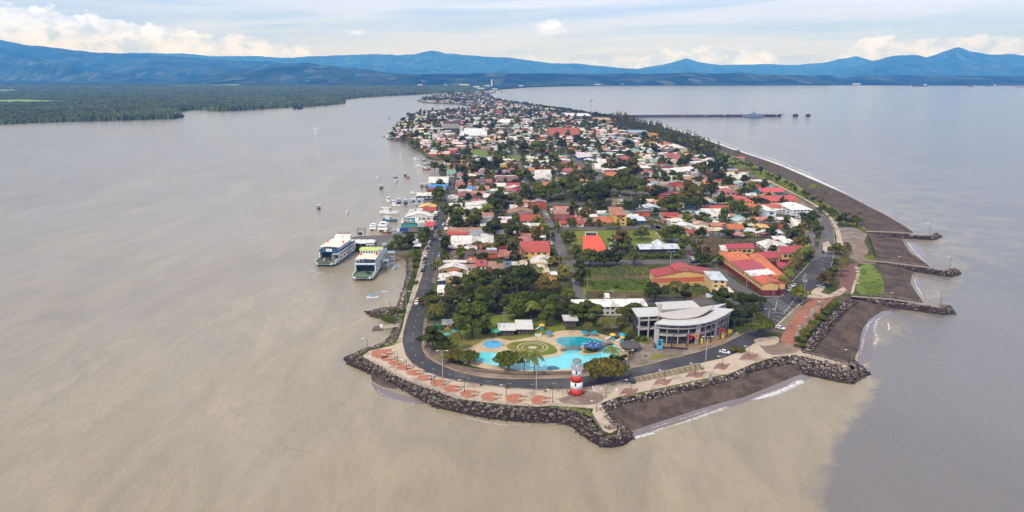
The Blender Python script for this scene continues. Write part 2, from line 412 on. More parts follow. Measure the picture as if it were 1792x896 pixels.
ridge('mountains', [(1000, 130), (1080, 126), (1130, 118), (1160, 113), (1190, 105), (1200, 101), (1220, 108), (1260, 114), (1300, 112), (1400, 113), (1440, 109), (1480, 101), (1500, 99), (1520, 105), (1560, 112), (1620, 120), (1800, 126)], 26500, 6000, 9.2, rough=0.22)
ridge('mountains', [(1400, 142), (1440, 133), (1480, 121), (1520, 108), (1560, 99), (1600, 95), (1620, 99), (1640, 93), (1675, 82), (1700, 88), (1730, 94), (1770, 95), (1792, 98), (1850, 104), (1950, 98), (2300, 112), (3200, 104), (4200, 116)], 20000, 5200, 5.5, rough=0.28)

def build_mangrove():
    """canopy of the mangrove wood on the far bank: an uneven leafy surface with real height"""
    rows = [1560.0]
    while rows[-1] < 6600: rows.append(rows[-1] * 1.0052)
    us = np.arange(-1.15, -0.035, 0.0021)
    Y = np.array(rows)[:, None] * np.ones(len(us))[None, :]; X = np.array(rows)[:, None] * us[None, :]
    rng = np.random.default_rng(3)
    X = X + rng.normal(0, 1, X.shape) * Y * 0.0006; Y = Y + rng.normal(0, 1, Y.shape) * Y * 0.0016
    poly = [(p.x, p.y) for p in main_pts[:25]] + [(main_pts[24].x, 7200), (-30000, 7200)]
    fld = [[G(a, b, 5) for a, b in q] for q in ([(-60, 176), (40, 174), (125, 177.5), (128, 179.5), (40, 180), (-60, 181)], [(-60, 158), (30, 156.5), (25, 160), (-60, 162)], [(295, 149), (420, 147.5), (415, 149), (300, 150.2)])]
    n0, n1 = X.shape; Z = np.zeros(X.shape)
    px, py = np.array([p[0] for p in poly]), np.array([p[1] for p in poly])
    def inside(P):
        c = np.zeros(X.shape, bool); j = len(P) - 1
        for i in range(len(P)):
            xi, yi, xj, yj = P[i][0], P[i][1], P[j][0], P[j][1]
            c ^= ((yi > Y) != (yj > Y)) & (X < (xj - xi) * (Y - yi) / (yj - yi + 1e-9) + xi); j = i
        return c
    ins = inside(poly)
    for q in fld: ins &= ~inside(q)
    big = np.array([[noise.noise(Vector((a / 260, b / 260, 0.3))) for a, b in zip(r1, r2)] for r1, r2 in zip(X, Y)])
    Z = np.where(ins, 9 + big * 5 + rng.uniform(-3.4, 3.4, X.shape), -0.5)
    idx = np.arange(n0 * n1).reshape(n0, n1)
    F = np.stack([idx[:-1, :-1], idx[:-1, 1:], idx[1:, 1:], idx[1:, :-1]], -1).reshape(-1, 4)
    iz = Z.ravel()[F] > 0
    F = F[iz.any(1)]
    tone = rng.uniform(0.55, 1.5, len(F))[:, None] * np.array([0.060, 0.078, 0.020])[None, :]
    o = npmesh('mangrove_wood', np.stack([X, Y, Z], -1).reshape(-1, 3), F, material('mangrove_leaves', (0.02, 0.035, 0.014), 0.9, 0.3, 0.004, attr='tone', spec=0.05), attr={'tone': ('FACE', tone)})
    tag(o, 'dense dark mangrove wood along the far bank of the estuary', 'mangrove', None, 'stuff')
    mg = material('pasture', lin((120, 150, 70)), 0.95, 0.2, 0.02)
    for q in fld: sheet('pasture', q, 5.0, mg)
build_mangrove()

def build_haze():
    m = bpy.data.materials.new('haze_air'); m.use_nodes = True; nt = m.node_tree; N = nt.nodes; N.clear()
    v = N.new('ShaderNodeVolumePrincipled'); v.inputs['Color'].default_value = (0.06, 0.31, 1.0, 1); v.inputs['Absorption Color'].default_value = (1, 1, 1, 1)
    v.inputs['Density'].default_value = HAZE; v.inputs['Anisotropy'].default_value = 0.0
    out = N.new('ShaderNodeOutputMaterial'); nt.links.new(v.outputs[0], out.inputs['Volume'])
    mb = MB(); mb.box((0, 14500, -3), 62000 * 2, 36000, 1480)
    o = mb.build('haze', m); tag(o, 'thin blue haze over the gulf', None, None, 'stuff')
HAZE = 7.2e-5
build_haze()
# ------------------------------------------------------------------ the spit: land, shores, roads
M_town = material('town_ground', lin((108, 98, 84)), 0.95, 0.3, 0.15, col2=lin((66, 74, 34)), f2=0.54, scale2=0.045, spec=0.1)
M_asph = material('asphalt', (0.062, 0.060, 0.066), 0.85, 0.22, 0.12, col2=(0.095, 0.09, 0.092), f2=0.42, scale2=0.05, spec=0.25)
M_asph2 = material('worn_asphalt', (0.115, 0.105, 0.105), 0.85, 0.25, 0.12, col2=(0.15, 0.14, 0.13), f2=0.45, scale2=0.06, spec=0.25)
M_white = material('road_paint', (0.68, 0.67, 0.64), 0.8, 0.2, 0.8)
M_yellow = material('yellow_paint', (0.50, 0.36, 0.09), 0.8, 0.25, 0.8)
M_conc = material('pale_concrete', lin((186, 170, 152)), 0.9, 0.14, 0.35, col2=lin((150, 134, 120)), f2=0.42, scale2=0.12, spec=0.1)
M_conc2 = material('grey_concrete', lin((140, 130, 120)), 0.9, 0.2, 0.25, col2=lin((118, 105, 95)), f2=0.5, scale2=0.1, spec=0.1)
M_pave = material('brown_paving', lin((128, 110, 100)), 0.9, 0.16, 0.3, col2=lin((150, 132, 120)), f2=0.42, scale2=0.07, spec=0.1)
M_terra = material('terracotta_paving', lin((172, 114, 92)), 0.9, 0.2, 0.5, spec=0.1)
M_redpav = material('red_paving', lin((156, 106, 88)), 0.9, 0.16, 0.4, col2=lin((134, 98, 84)), f2=0.45, scale2=0.1, spec=0.1)
M_rose = material('rose_paving', lin((165, 105, 98)), 0.9, 0.14, 0.5, spec=0.1)
M_sand = material('dark_sand', lin((97, 84, 74)), 0.95, 0.24, 0.5, col2=lin((78, 67, 61)), f2=0.5, scale2=0.11, spec=0.1, bump=0.3, bscale=0.6)
M_wet = material('wet_sand', lin((112, 100, 100)), 0.12, 0.15, 0.08, spec=0.6)
M_grass = material('mown_grass', lin((104, 116, 48)), 0.95, 0.2, 0.2, col2=lin((126, 120, 62)), f2=0.45, scale2=0.03, spec=0.05)
M_rough = material('rough_grass', lin((86, 98, 38)), 0.95, 0.35, 0.25, col2=lin((116, 118, 52)), f2=0.5, scale2=0.08, spec=0.05)
M_dirt = material('bare_earth', lin((106, 90, 70)), 0.95, 0.25, 0.2, col2=lin((84, 76, 52)), f2=0.5, scale2=0.06, spec=0.05)
M_rockbed = material('rock_bed', lin((52, 45, 42)), 0.95, 0.4, 1.2, spec=0.1)

WEST = [(862, 158.5), (848, 161), (828, 161), (806, 162.5), (775, 167), (745, 171), (730, 175.5), (742, 178.5), (770, 180.3), (800, 181), (824, 184.5), (834, 188.5), (818, 192.5), (775, 194.5), (742, 197.5), (712, 203), (702, 211), (692, 221), (682, 232), (680, 241), (694, 244.5), (712, 248), (722, 257), (738, 265), (748, 274), (762, 277.5), (798, 277.6), (828, 279), (828, 282.6), (792, 284.5), (774, 288), (768, 296), (772, 306), (770, 316), (766, 328), (760, 342), (754, 358), (748, 374), (744, 390), (744, 399), (744, 406), (700, 409), (668, 411), (624, 413.5), (600, 419), (601, 428), (614, 433), (650, 437), (680, 438), (700, 444), (716, 448),
        (722, 462), (722, 480), (715, 500), (706, 520), (704, 540), (702, 552), (692, 553), (668, 548), (664, 549), (676, 556), (700, 560), (700, 572), (694, 586), (684, 600), (664, 606), (640, 613), (629, 621)]
SOUTH = [(633, 624.5), (655, 637), (686, 655), (720, 671), (755, 683), (799, 699), (846, 705), (892, 710), (939, 713), (964, 711.5), (1007, 714), (1029, 720), (1039, 736), (1049, 751), (1056, 758), (1067, 762), (1078, 758), (1079, 750), (1068, 744), (1057, 732), (1046, 721), (1050, 707), (1086, 695), (1132, 686), (1179, 676), (1230, 665), (1280, 654), (1318, 637), (1357, 625), (1390, 621.5), (1408, 624)]
EAST = [(1400, 610), (1412, 592), (1430, 572), (1450, 550), (1468, 534), (1486, 522), (1500, 518), (1535, 524), (1548, 500), (1540, 480), (1534, 462), (1528, 440), (1522, 420), (1516, 403), (1506, 396), (1490, 385), (1470, 371), (1447, 357), (1421, 340), (1391, 320), (1341, 298), (1293, 277), (1252, 259.5), (1215, 246), (1180, 234), (1150, 225), (1110, 214.5), (1075, 205.5), (1035, 199), (1000, 195.5), (960, 189.5), (920, 184.3), (884, 178.5), (868, 173.8), (856, 168.5), (856, 164), (868, 160.5)]
LAND = [(a, b) for a, b in WEST + SOUTH + EAST]
land_pts = GL(LAND, ZL)
sheet('ground', land_pts, ZL, M_town, drop=-1.5)

_lv = [0]
def patch(name, pts, mat, lift=0.03, kind='structure', smooth=0, label=None, zbase=ZL):
    z = zbase + lift
    P = [p if isinstance(p, Vector) else G(p[0], p[1], z) for p in pts]
    if smooth: P = smooth_ring(P, smooth)
    return sheet(name, P, z, mat, kind, label)
def band(name, A, za, B, zb, mat, n=60, mid=0, amp=0.0, kind='structure', seed=0, rows=6, smooth=True):
    """sloping strip between two shore lines drawn on the map"""
    A = resample([G(*p, za) for p in A], n); B = resample([G(*p, zb) for p in B], n)
    mb = MB(); V = []
    for k in range(rows + 1):
        t = k / rows
        for a, b in zip(A, B):
            p = a.lerp(b, t)
            if 0 < k < rows: p.z += amp * noise.noise(Vector((p.x * 0.35 + seed, p.y * 0.35, 1.0))) + mid * math.sin(math.pi * t)
            V.append(p)
    F = []
    for k in range(rows):
        for i in range(n - 1):
            a, b, c, d = k * n + i, k * n + i + 1, (k + 1) * n + i + 1, (k + 1) * n + i
            nrm = (V[b] - V[a]).cross(V[d] - V[a])
            F.append((a, b, c, d) if nrm.z >= 0 else (a, d, c, b))
    mb.add(V, F); o = mb.build(name, mat, smooth=smooth); tag(o, kind=kind)
    return A, B
# ---- beaches (dark volcanic sand), sloping into the water
SEA1 = [(1076, 205), (1115, 212.5), (1150, 220), (1180, 227.5), (1205, 235), (1245, 248.5), (1281, 261.5), (1315, 272.5), (1341, 281), (1367, 290.5), (1401, 305), (1431, 318), (1461, 331.5), (1480, 340), (1517, 359), (1545, 373), (1570, 387), (1590, 399), (1601, 408)]
LE1 = [(1075, 205.5), (1110, 214.5), (1150, 225), (1180, 234), (1215, 246), (1252, 259.5), (1293, 277), (1341, 298), (1391, 320), (1421, 340), (1447, 357), (1470, 371), (1490, 385), (1506, 396), (1516, 403), (1530, 416)]
band('beach', LE1, ZL + 0.02, SEA1, -0.06, M_sand, n=120, mid=0.2)
band('beach', [(1516, 404), (1524, 420), (1530, 440), (1536, 462)], ZL + 0.02, [(1590, 412), (1579, 420), (1594, 442), (1626, 464), (1630, 470)], -0.06, M_sand, mid=0.3)
band('beach', [(1534, 460), (1540, 480), (1548, 500), (1536, 524)], ZL + 0.02, [(1610, 468), (1597, 481), (1594, 496), (1605, 513), (1618, 530)], -0.06, M_sand, mid=0.3)
band('beach', [(1500, 519), (1486, 522), (1468, 534), (1450, 550), (1430, 572), (1412, 592), (1400, 610), (1409, 625), (1440, 634)], 1.6, [(1600, 534), (1575, 538), (1546, 545), (1524, 560), (1513, 576), (1509, 592), (1508, 608), (1500, 622), (1496, 640)], -0.06, M_sand, n=80, mid=0.25)
band('beach', [(1060, 726), (1086, 708), (1132, 699), (1179, 690), (1230, 678), (1280, 666), (1318, 650), (1357, 640), (1390, 636), (1410, 645)], 1.0, [(1096, 758), (1112, 755), (1160, 739), (1212, 722), (1260, 707), (1300, 697), (1345, 680), (1372, 668), (1392, 660), (1412, 652)], -0.06, M_sand, n=90, mid=0.3)
band('beach', [(649, 650), (668, 660), (690, 674)], 0.6, [(651, 668), (668, 678), (696, 682)], -0.06, M_sand, n=20, mid=0.2)
band('beach', [(688, 440), (706, 446), (718, 450), (724, 462)], 1.5, [(682, 446), (700, 450), (708, 454), (716, 468)], -0.06, M_sand, n=20)
# thin films of backwash over the wet sand
def film(pts): patch('wet_sand', pts, M_wet, 0.0, smooth=2, zbase=0.035)
film([(1100, 752), (1130, 738), (1170, 728), (1212, 716), (1260, 702), (1300, 697), (1345, 680), (1392, 657), (1420, 652), (1424, 660), (1390, 672), (1340, 690), (1300, 706), (1240, 722), (1190, 738), (1140, 756), (1112, 766)])
film([(1500, 640), (1502, 620), (1505, 596), (1510, 572), (1524, 556), (1546, 544), (1580, 536), (1584, 540), (1552, 552), (1534, 566), (1530, 590), (1526, 606), (1534, 618), (1520, 634)])
film([(1600, 480), (1600, 500), (1616, 524), (1624, 528), (1612, 500), (1606, 484)])
film([(1584, 420), (1600, 440), (1632, 462), (1640, 464), (1622, 446), (1600, 424)])
film([(646, 664), (660, 676), (690, 686), (735, 700), (748, 706), (728, 708), (690, 700), (660, 690)])

# ---- surf: broken white water
def foam_mat():
    m = bpy.data.materials.new('sea_foam'); m.use_nodes = True; nt = m.node_tree; N = nt.nodes; L = nt.links; b = N['Principled BSDF']
    b.inputs['Base Color'].default_value = (0.78, 0.78, 0.78, 1); b.inputs['Roughness'].default_value = 0.8
    g = N.new('ShaderNodeNewGeometry'); n = N.new('ShaderNodeTexNoise'); n.inputs['Scale'].default_value = 0.85; n.inputs['Detail'].default_value = 8; n.inputs['Roughness'].default_value = 0.7
    n.inputs['Distortion'].default_value = 0.8
    L.new(g.outputs['Position'], n.inputs['Vector'])
    at = N.new('ShaderNodeAttribute'); at.attribute_name = 'dens'
    a = N.new('ShaderNodeMath'); a.operation = 'ADD'; L.new(n.outputs[0], a.inputs[0]); L.new(at.outputs['Fac'], a.inputs[1])
    r = N.new('ShaderNodeMapRange'); L.new(a.outputs[0], r.inputs[0]); r.inputs[1].default_value = 0.92; r.inputs[2].default_value = 1.22; r.inputs[4].default_value = 0.92
    L.new(r.outputs[0], b.inputs['Alpha'])
    return m
M_foam = foam_mat()
def surf(pts, w, dens=0.62, name='surf', kind='stuff', z=0.06, n=80):
    P = resample([G(a, b, z) for a, b in pts], n); V = []; F = []; D = []
    K = 6
    for i, p in enumerate(P):
        t = (P[min(n - 1, i + 1)] - P[max(0, i - 1)]).normalized(); q = Vector((-t.y, t.x, 0))
        ww = w * (0.55 + 0.9 * noise.noise(Vector((p.x * 0.06, p.y * 0.06, 3))) + 0.4)
        for k in range(K + 1):
            s = k / K * 2 - 1; V.append(p + q * s * ww); D.append(dens * (1 - abs(s) ** 1.6) * min(1, 6 * i / n, 6 * (n - 1 - i) / n + 0.001) - 0.0)
    for i in range(n - 1):
        for k in range(K):
            a = i * (K + 1) + k; F.append((a, a + K + 1, a + K + 2, a + 1))
    V = np.array([tuple(v) for v in V]); F = np.array(F)
    o = npmesh(name, V, F, M_foam, attr={'dens': ('POINT', np.array(D))})
    tag(o, 'white broken surf along the shore', 'surf', None, kind)
off = lambda L_, dx, dy: [(a + dx, b + dy) for a, b in L_]
surf(off(SEA1, 3, -0.6), 6.0, 0.74, n=160); surf(off(SEA1, 14, -1.2)[4:13], 3.5, 0.62)
surf([(1584, 418), (1600, 440), (1618, 456), (1640, 468)], 1.6, 0.6); surf([(1600, 482), (1602, 498), (1622, 530)], 1.6, 0.6)
surf([(1550, 546), (1534, 562), (1530, 580), (1536, 592), (1528, 606), (1536, 616)], 1.6, 0.56); surf([(1500, 636), (1507, 615), (1512, 590), (1520, 566), (1546, 548)], 0.8, 0.55)
surf([(1298, 705), (1330, 696), (1360, 687), (1383, 677), (1400, 668), (1420, 660)], 3.2, 0.68); surf([(1110, 767), (1140, 756), (1158, 750), (1200, 738), (1250, 720), (1298, 704)], 1.7, 0.58)
surf([(1104, 768), (1120, 764), (1150, 755)], 2.0, 0.68); surf([(1114, 757), (1160, 743), (1212, 727), (1262, 709)], 0.8, 0.52)
surf([(800, 727), (826, 733), (850, 739), (875, 743), (905, 745)], 1.6, 0.56); surf([(820, 732), (870, 742), (960, 745)], 0.7, 0.55)
surf([(655, 672), (665, 688), (690, 699), (720, 705), (745, 712)], 1.1, 0.55); surf([(617, 696), (612, 710), (622, 726), (650, 738), (680, 744)], 3.0, 0.36); surf([(640, 682), (680, 690), (742, 700)], 4, 0.34)
surf([(1553, 562), (1556, 572), (1554, 580)], 0.8, 0.7)

# ---- groins and breakwaters: bed plus loose boulders
M_rockA = material('basalt_boulders', (0.07, 0.06, 0.056), 0.85, 0.45, 0.9, attr='tone', spec=0.3)
ROCKT = []
rr = random.Random(5)
for k in range(6):
    bm = bmesh.new(); bmesh.ops.create_icosphere(bm, subdivisions=1, radius=1)
    sc = (rr.uniform(.8, 1.25), rr.uniform(.7, 1.1), rr.uniform(.55, .85))
    for v in bm.verts:
        f = rr.uniform(0.72, 1.15); v.co = Vector((v.co.x * sc[0] * f, v.co.y * sc[1] * f, v.co.z * sc[2] * f))
    ROCKT.append((np.array([v.co[:] for v in bm.verts]), np.array([[v.index for v in f.verts] for f in bm.faces]))); bm.free()
BOULDERS = []            # every boulder: x, y, z, size, kind, spin, tone
def rocks_on(A, B, n_mul=1.0, size=(0.75, 1.5), hump=0.0, seed=1, pale=0.0):
    rng = random.Random(seed)
    n = len(A); area = sum(((A[i] - A[i + 1]).length + (B[i] - B[i + 1]).length) / 2 * ((A[i] - B[i]).length + (A[i + 1] - B[i + 1]).length) / 2 for i in range(n - 1))
    m = int(area / (0.5 * (size[0] + size[1]) * 1.05) ** 2 * n_mul)
    wts = [((A[i] - A[i + 1]).length + (B[i] - B[i + 1]).length) * ((A[i] - B[i]).length + 0.3) for i in range(n - 1)]
    for i in rng.choices(range(n - 1), wts, k=m):
        f, t = rng.random(), rng.random()
        p = A[i].lerp(A[i + 1], f).lerp(B[i].lerp(B[i + 1], f), t)
        s = rng.uniform(*size) * 0.5 * (0.86 + 0.85 * rng.random() ** 4)
        z = p.z + hump * math.sin(math.pi * t) + rng.uniform(-0.1, 0.35)
        tone = rng.choice((0.45, 0.6, 0.8, 1.0, 1.3)) * (1.0 + pale * (1 - t) * rng.choice((0, 0.6, 1.8, 3.2)))
        wet = 0.55 if z < 0.6 else 1.0
        BOULDERS.append((p.x, p.y, z, s, rng.randrange(6), rng.uniform(0, 6.28), tone * wet))
def mole(A, B, za=2.6, zb=-0.6, hump=0.6, n=60, seed=1, n_mul=1.15, size=(0.8, 1.45), pale=0.5):
    a, b = band('rock_bed', A, za, B, zb, M_rockbed, n=n, mid=hump, amp=0.3)
    rocks_on(a, b, n_mul, size, hump, seed, pale)
# near revetment below the promenade
mole([(629, 621), (633, 624.5), (655, 637), (686, 655), (720, 671), (755, 683), (799, 699), (846, 705), (892, 710), (939, 713), (964, 714), (1000, 717), (1022, 724), (1036, 740), (1046, 755), (1056, 763)],
     [(599, 628), (600, 634), (611, 643), (649, 658), (689, 677), (721, 696), (755, 715), (799, 726), (846, 736), (892, 742), (939, 744), (972, 745), (995, 749), (1014, 764), (1034, 778), (1052, 786)], hump=0.9, n=110, seed=2, pale=0.35, size=(0.75, 1.35))
mole([(1056, 762), (1067, 765), (1078, 761), (1082, 750), (1070, 742), (1058, 730), (1049, 718), (1052, 709)],
     [(1046, 786), (1066, 788), (1092, 785), (1115, 770), (1104, 755), (1090, 742), (1074, 726), (1068, 718)], hump=0.7, n=40, seed=3, pale=0.5, size=(0.65, 1.2))
mole([(1052, 709), (1086, 696), (1132, 687), (1179, 677), (1230, 666), (1280, 655), (1318, 638), (1357, 626), (1390, 622.5), (1408, 625), (1440, 633), (1470, 640), (1488, 643)],
     [(1068, 720), (1090, 714), (1134, 705), (1181, 695), (1232, 683), (1282, 670), (1320, 656), (1357, 647), (1388, 643), (1408, 655), (1434, 661), (1466, 668), (1496, 672)], hump=0.5, n=110, seed=4, zb=0.2, pale=1.3, size=(0.6, 1.1))
mole([(1486, 640), (1493, 638), (1496, 644), (1490, 650)], [(1494, 630), (1510, 642), (1529, 657), (1498, 673)], hump=0.3, n=24, seed=5, pale=0.3, size=(0.8, 1.45))
mole([(1486, 524), (1468, 536), (1450, 552), (1432, 574), (1414, 594), (1402, 612)], [(1504, 528), (1484, 543), (1468, 560), (1450, 583), (1431, 605), (1416, 625)], hump=0.1, n=50, seed=6, zb=1.5, za=2.4, n_mul=0.5, pale=1.6, size=(0.4, 0.9))
mole([(1491, 519), (1530, 524), (1575, 529), (1620, 535), (1648, 540)], [(1492, 530), (1525, 537), (1570, 543), (1618, 549), (1655, 554)], hump=0.6, n=60, seed=7, pale=.6)
mole([(1648, 540), (1645, 536), (1652, 538)], [(1655, 554), (1677, 551), (1660, 534)], hump=0.3, n=16, seed=8)
mole([(1555, 462), (1590, 466), (1640, 472), (1662, 475)], [(1556, 470), (1590, 476), (1636, 483), (1664, 487)], hump=0.6, n=50, seed=9, pale=.5)
mole([(1662, 475), (1658, 471), (1665, 473)], [(1664, 487), (1688, 481), (1672, 470)], hump=0.3, n=16, seed=10)
mole([(1530, 408), (1570, 410), (1610, 412), (1630, 413)], [(1532, 414), (1566, 418), (1606, 420), (1634, 422)], hump=0.5, n=50, seed=11, pale=.5)
mole([(1630, 413), (1628, 410), (1634, 411)], [(1634, 422), (1651, 416), (1640, 408)], hump=0.3, n=14, seed=12)
# west side: estuary revetments
mole([(720, 452), (724, 480), (718, 500), (708, 520), (704, 540), (700, 552)], [(712, 456), (710, 482), (706, 500), (700, 520), (694, 540), (690, 550)], hump=0.2, n=40, seed=13, pale=1.0, size=(0.65, 1.2))
mole([(668, 546), (684, 545), (702, 552), (700, 560)], [(636, 546), (644, 556), (672, 561), (692, 564)], hump=0.7, n=40, seed=14)
mole([(668, 546), (690, 541), (700, 540)], [(636, 547), (660, 541), (690, 538)], hump=0.4, n=24, seed=15)
mole([(702, 560), (701, 573), (696, 587), (686, 601), (664, 607)], [(688, 562), (688, 575), (681, 590), (672, 599), (655, 607)], hump=0.3, n=40, seed=16, pale=0.6, size=(0.65, 1.2))
mole([(664, 607), (640, 614), (630, 620)], [(655, 608), (634, 612), (604, 626)], hump=0.2, n=30, seed=17, size=(0.8, 1.4))
# beach-side back of the moles
mole([(1440, 632), (1466, 638), (1490, 641)], [(1444, 629), (1468, 633), (1494, 634)], hump=0.1, n=24, seed=18, size=(0.8, 1.3), zb=0.4)
for q, sd_ in (([(744, 374), (742, 390), (742, 406)], 19),): pass

def place_boulders():
    """the 300 that show largest are objects of their own, the rest one heap"""
    def appar(b):
        z = b[1] * CT - (b[2] - CAM_H) * ST; return b[3] / z * (1.4 if b[2] > 0.3 else 0.6)
    order = sorted(BOULDERS, key=appar, reverse=True)
    TM = []
    mats = [material('boulder_%s' % nm, tuple(0.11 * t * c for c in (1, .80, .66)), 0.85, 0.4, 0.9, spec=0.3) for nm, t in (('dark', 0.55), ('brown', 1.0), ('grey', 1.9))]
    for k in range(6):
        for mi, mt in enumerate(mats):
            me = bpy.data.meshes.new('boulder'); V, F = ROCKT[k]
            me.from_pydata(V.tolist(), [], F.tolist()); me.materials.append(mt); TM.append(me)
    for b in order[:300]:
        mi = 0 if b[6] < 0.7 else (1 if b[6] < 1.4 else 2)
        o = bpy.data.objects.new('boulder', TM[b[4] * 3 + mi]); COL.objects.link(o)
        o.location = b[:3]; o.rotation_euler = (0.3 * math.sin(b[5] * 3), 0.3 * math.cos(b[5] * 5), b[5]); o.scale = (b[3],) * 3
        tag(o, 'dark basalt boulder piled at the water\'s edge of the promenade breakwater by the lighthouse', 'boulder', 'boulders of the breakwater below the lighthouse')
    rest = order[300:]; Vs = []; Fs = []; T = []; o_ = 0
    for b in rest:
        V, F = ROCKT[b[4]]; c, s = math.cos(b[5]), math.sin(b[5])
        W = V * b[3]; W = np.stack([W[:, 0] * c - W[:, 1] * s + b[0], W[:, 0] * s + W[:, 1] * c + b[1], W[:, 2] + b[2]], -1)
        Vs.append(W); Fs.append(F + o_); o_ += len(V); T.append(np.full((len(F), 3), b[6]) * np.array([0.112, 0.090, 0.075]))
    o = npmesh('rock_revetment', np.concatenate(Vs), np.concatenate(Fs), M_rockA, attr={'tone': ('FACE', np.concatenate(T))})
    tag(o, 'dark tumbled rocks armouring the shore and the groins', 'rocks', None, 'stuff')
place_boulders()

# ---- roads
def pxroad(name, left, right, mat=M_asph, lift=0.04, n=60):
    A = resample([G(*p, ZL + lift) for p in left], n); B = resample([G(*p, ZL + lift) for p in right], n)
    mb = MB()
    for i in range(n - 1):
        a, b, c, d = A[i], B[i], B[i + 1], A[i + 1]
        if (b - a).cross(d - a).z < 0: a, b, c, d = a, d, c, b
        mb.quad(a, b, c, d)
    o = mb.build(name, mat); tag(o, kind='structure'); return A, B
ROADS = []
def road(name, left, right, mat=M_asph, lift=0.04):
    ROADS.append([tuple(G(*p)[:2]) for p in left + right[::-1]])
    return pxroad(name, left, right, mat, lift)
# harbour road down the estuary side, then the loop round the point
harbL = [(787, 300), (782, 330), (775, 350), (769, 366), (762, 380), (756, 404), (752, 434), (742, 470), (733, 500), (724, 525), (713, 554), (706, 580), (704, 596), (705.5, 608), (710, 623), (721, 637), (734, 646), (752, 656), (775, 662.5), (799, 667), (846, 674), (892, 679.5), (939, 682.5), (995, 681.5), (1039, 676), (1085, 667), (1111, 660.5), (1140, 653.5), (1169, 646.5), (1223, 636), (1250, 630.5), (1270, 625), (1300, 613), (1321, 600)]
harbR = [(795, 300), (792, 330), (788, 350), (783, 366), (777, 380), (771, 404), (767, 434), (760, 470), (754, 500), (750, 525), (745, 554), (741, 580), (739, 596), (738, 606), (740, 616), (746, 624), (755, 630), (765, 636), (780, 643), (797, 649.5), (814, 654.5), (840, 660), (866, 662), (900, 663.5), (939, 663.5), (995, 661.5), (1039, 656.5), (1070, 652), (1098, 646.5), (1136, 638), (1174, 628), (1218, 617.5), (1262, 604), (1300, 585)]
road('road', harbL, harbR, M_asph)
patch('road', [(1298, 586), (1318, 570), (1334, 556), (1330, 540), (1300, 534), (1333, 518), (1368, 518), (1385, 494), (1418, 459), (1440, 450), (1458, 449), (1452, 478), (1438, 500), (1423, 517), (1398, 532), (1376, 552), (1355, 573), (1336, 586), (1321, 600), (1312, 606)], M_asph, 0.045)
ROADS.append([tuple(G(*p)[:2]) for p in [(1298, 586), (1334, 556), (1300, 534), (1333, 518), (1368, 518), (1418, 459), (1458, 449), (1452, 478), (1398, 532), (1355, 573), (1321, 600)]])
road('road', [(1418, 459), (1428, 440), (1434, 424), (1440, 406), (1436, 389), (1421, 367), (1390, 347), (1366, 332), (1333, 317), (1300, 304), (1270, 290), (1240, 277), (1200, 262), (1160, 248), (1120, 234), (1080, 222), (1040, 212), (990, 203)], [(1458, 449), (1460, 430), (1459, 414), (1457, 398), (1448, 384), (1422, 362), (1400, 349), (1378, 338), (1350, 322), (1312, 305), (1280, 291), (1250, 278), (1210, 263), (1168, 248), (1126, 234), (1085, 222), (1044, 212), (993, 203)], M_asph2)
# central avenue and the other streets of the grid
road('street', [(868, 192), (880, 215), (893, 250), (902, 275), (910, 300), (918, 325), (935, 346), (946, 360), (950, 377), (957, 395), (966, 419), (975, 441), (988, 471), (1000, 490), (1008, 520)], [(872, 192), (886, 215), (899, 250), (909, 275), (917, 300), (926, 325), (942, 346), (953, 360), (960, 377), (974, 398), (984, 419), (992, 441), (1005, 471), (1016, 500), (1026, 524)], M_asph2)
road('street', [(886, 178), (920, 205), (945, 228), (966, 250), (982, 268), (1005, 284), (1022, 299), (1050, 318), (1084, 345), (1110, 368), (1135, 385), (1155, 404), (1180, 425), (1196, 434), (1206, 455)], [(888, 178), (924, 205), (950, 228), (973, 250), (994, 268), (1018, 284), (1036, 299), (1060, 318), (1094, 345), (1122, 368), (1148, 385), (1168, 404), (1196, 420), (1214, 433), (1224, 455)], M_asph2)
road('street', [(1206, 458), (1240, 478), (1275, 500), (1305, 520), (1322, 534)], [(1226, 457), (1262, 474), (1298, 498), (1333, 518), (1345, 532)], M_asph2)
road('street', [(1010, 534), (1100, 533), (1200, 532), (1322, 534)], [(1010, 524), (1100, 522), (1200, 521.5), (1310, 521)], M_asph2)
road('street', [(1005, 463), (1100, 463), (1206, 461.5), (1262, 456)], [(1000, 456), (1100, 455.5), (1206, 454), (1262, 451)], M_asph2)
road('street', [(975, 402), (1060, 402), (1160, 400)], [(970, 396.5), (1060, 396), (1152, 395)], M_asph2)
for (a, b, y, w) in ((795, 912, 352, 3.4), (942, 1075, 357, 3.4), (790, 900, 300, 2.6), (912, 1010, 300, 2.6), (1030, 1290, 310, 2.8), (1060, 1340, 338, 3.2), (790, 890, 262, 2.0), (900, 965, 262, 2.0), (985, 1215, 270, 2.0), (780, 880, 232, 1.4), (890, 1140, 240, 1.6), (720, 1060, 212, 1.1), (1140, 1390, 372, 3.6), (1180, 1430, 408, 4.2)):
    road('street', [(a, y + w / 2), (b, y + w / 2)], [(a, y - w / 2), (b, y - w / 2)], M_asph2, 0.035)
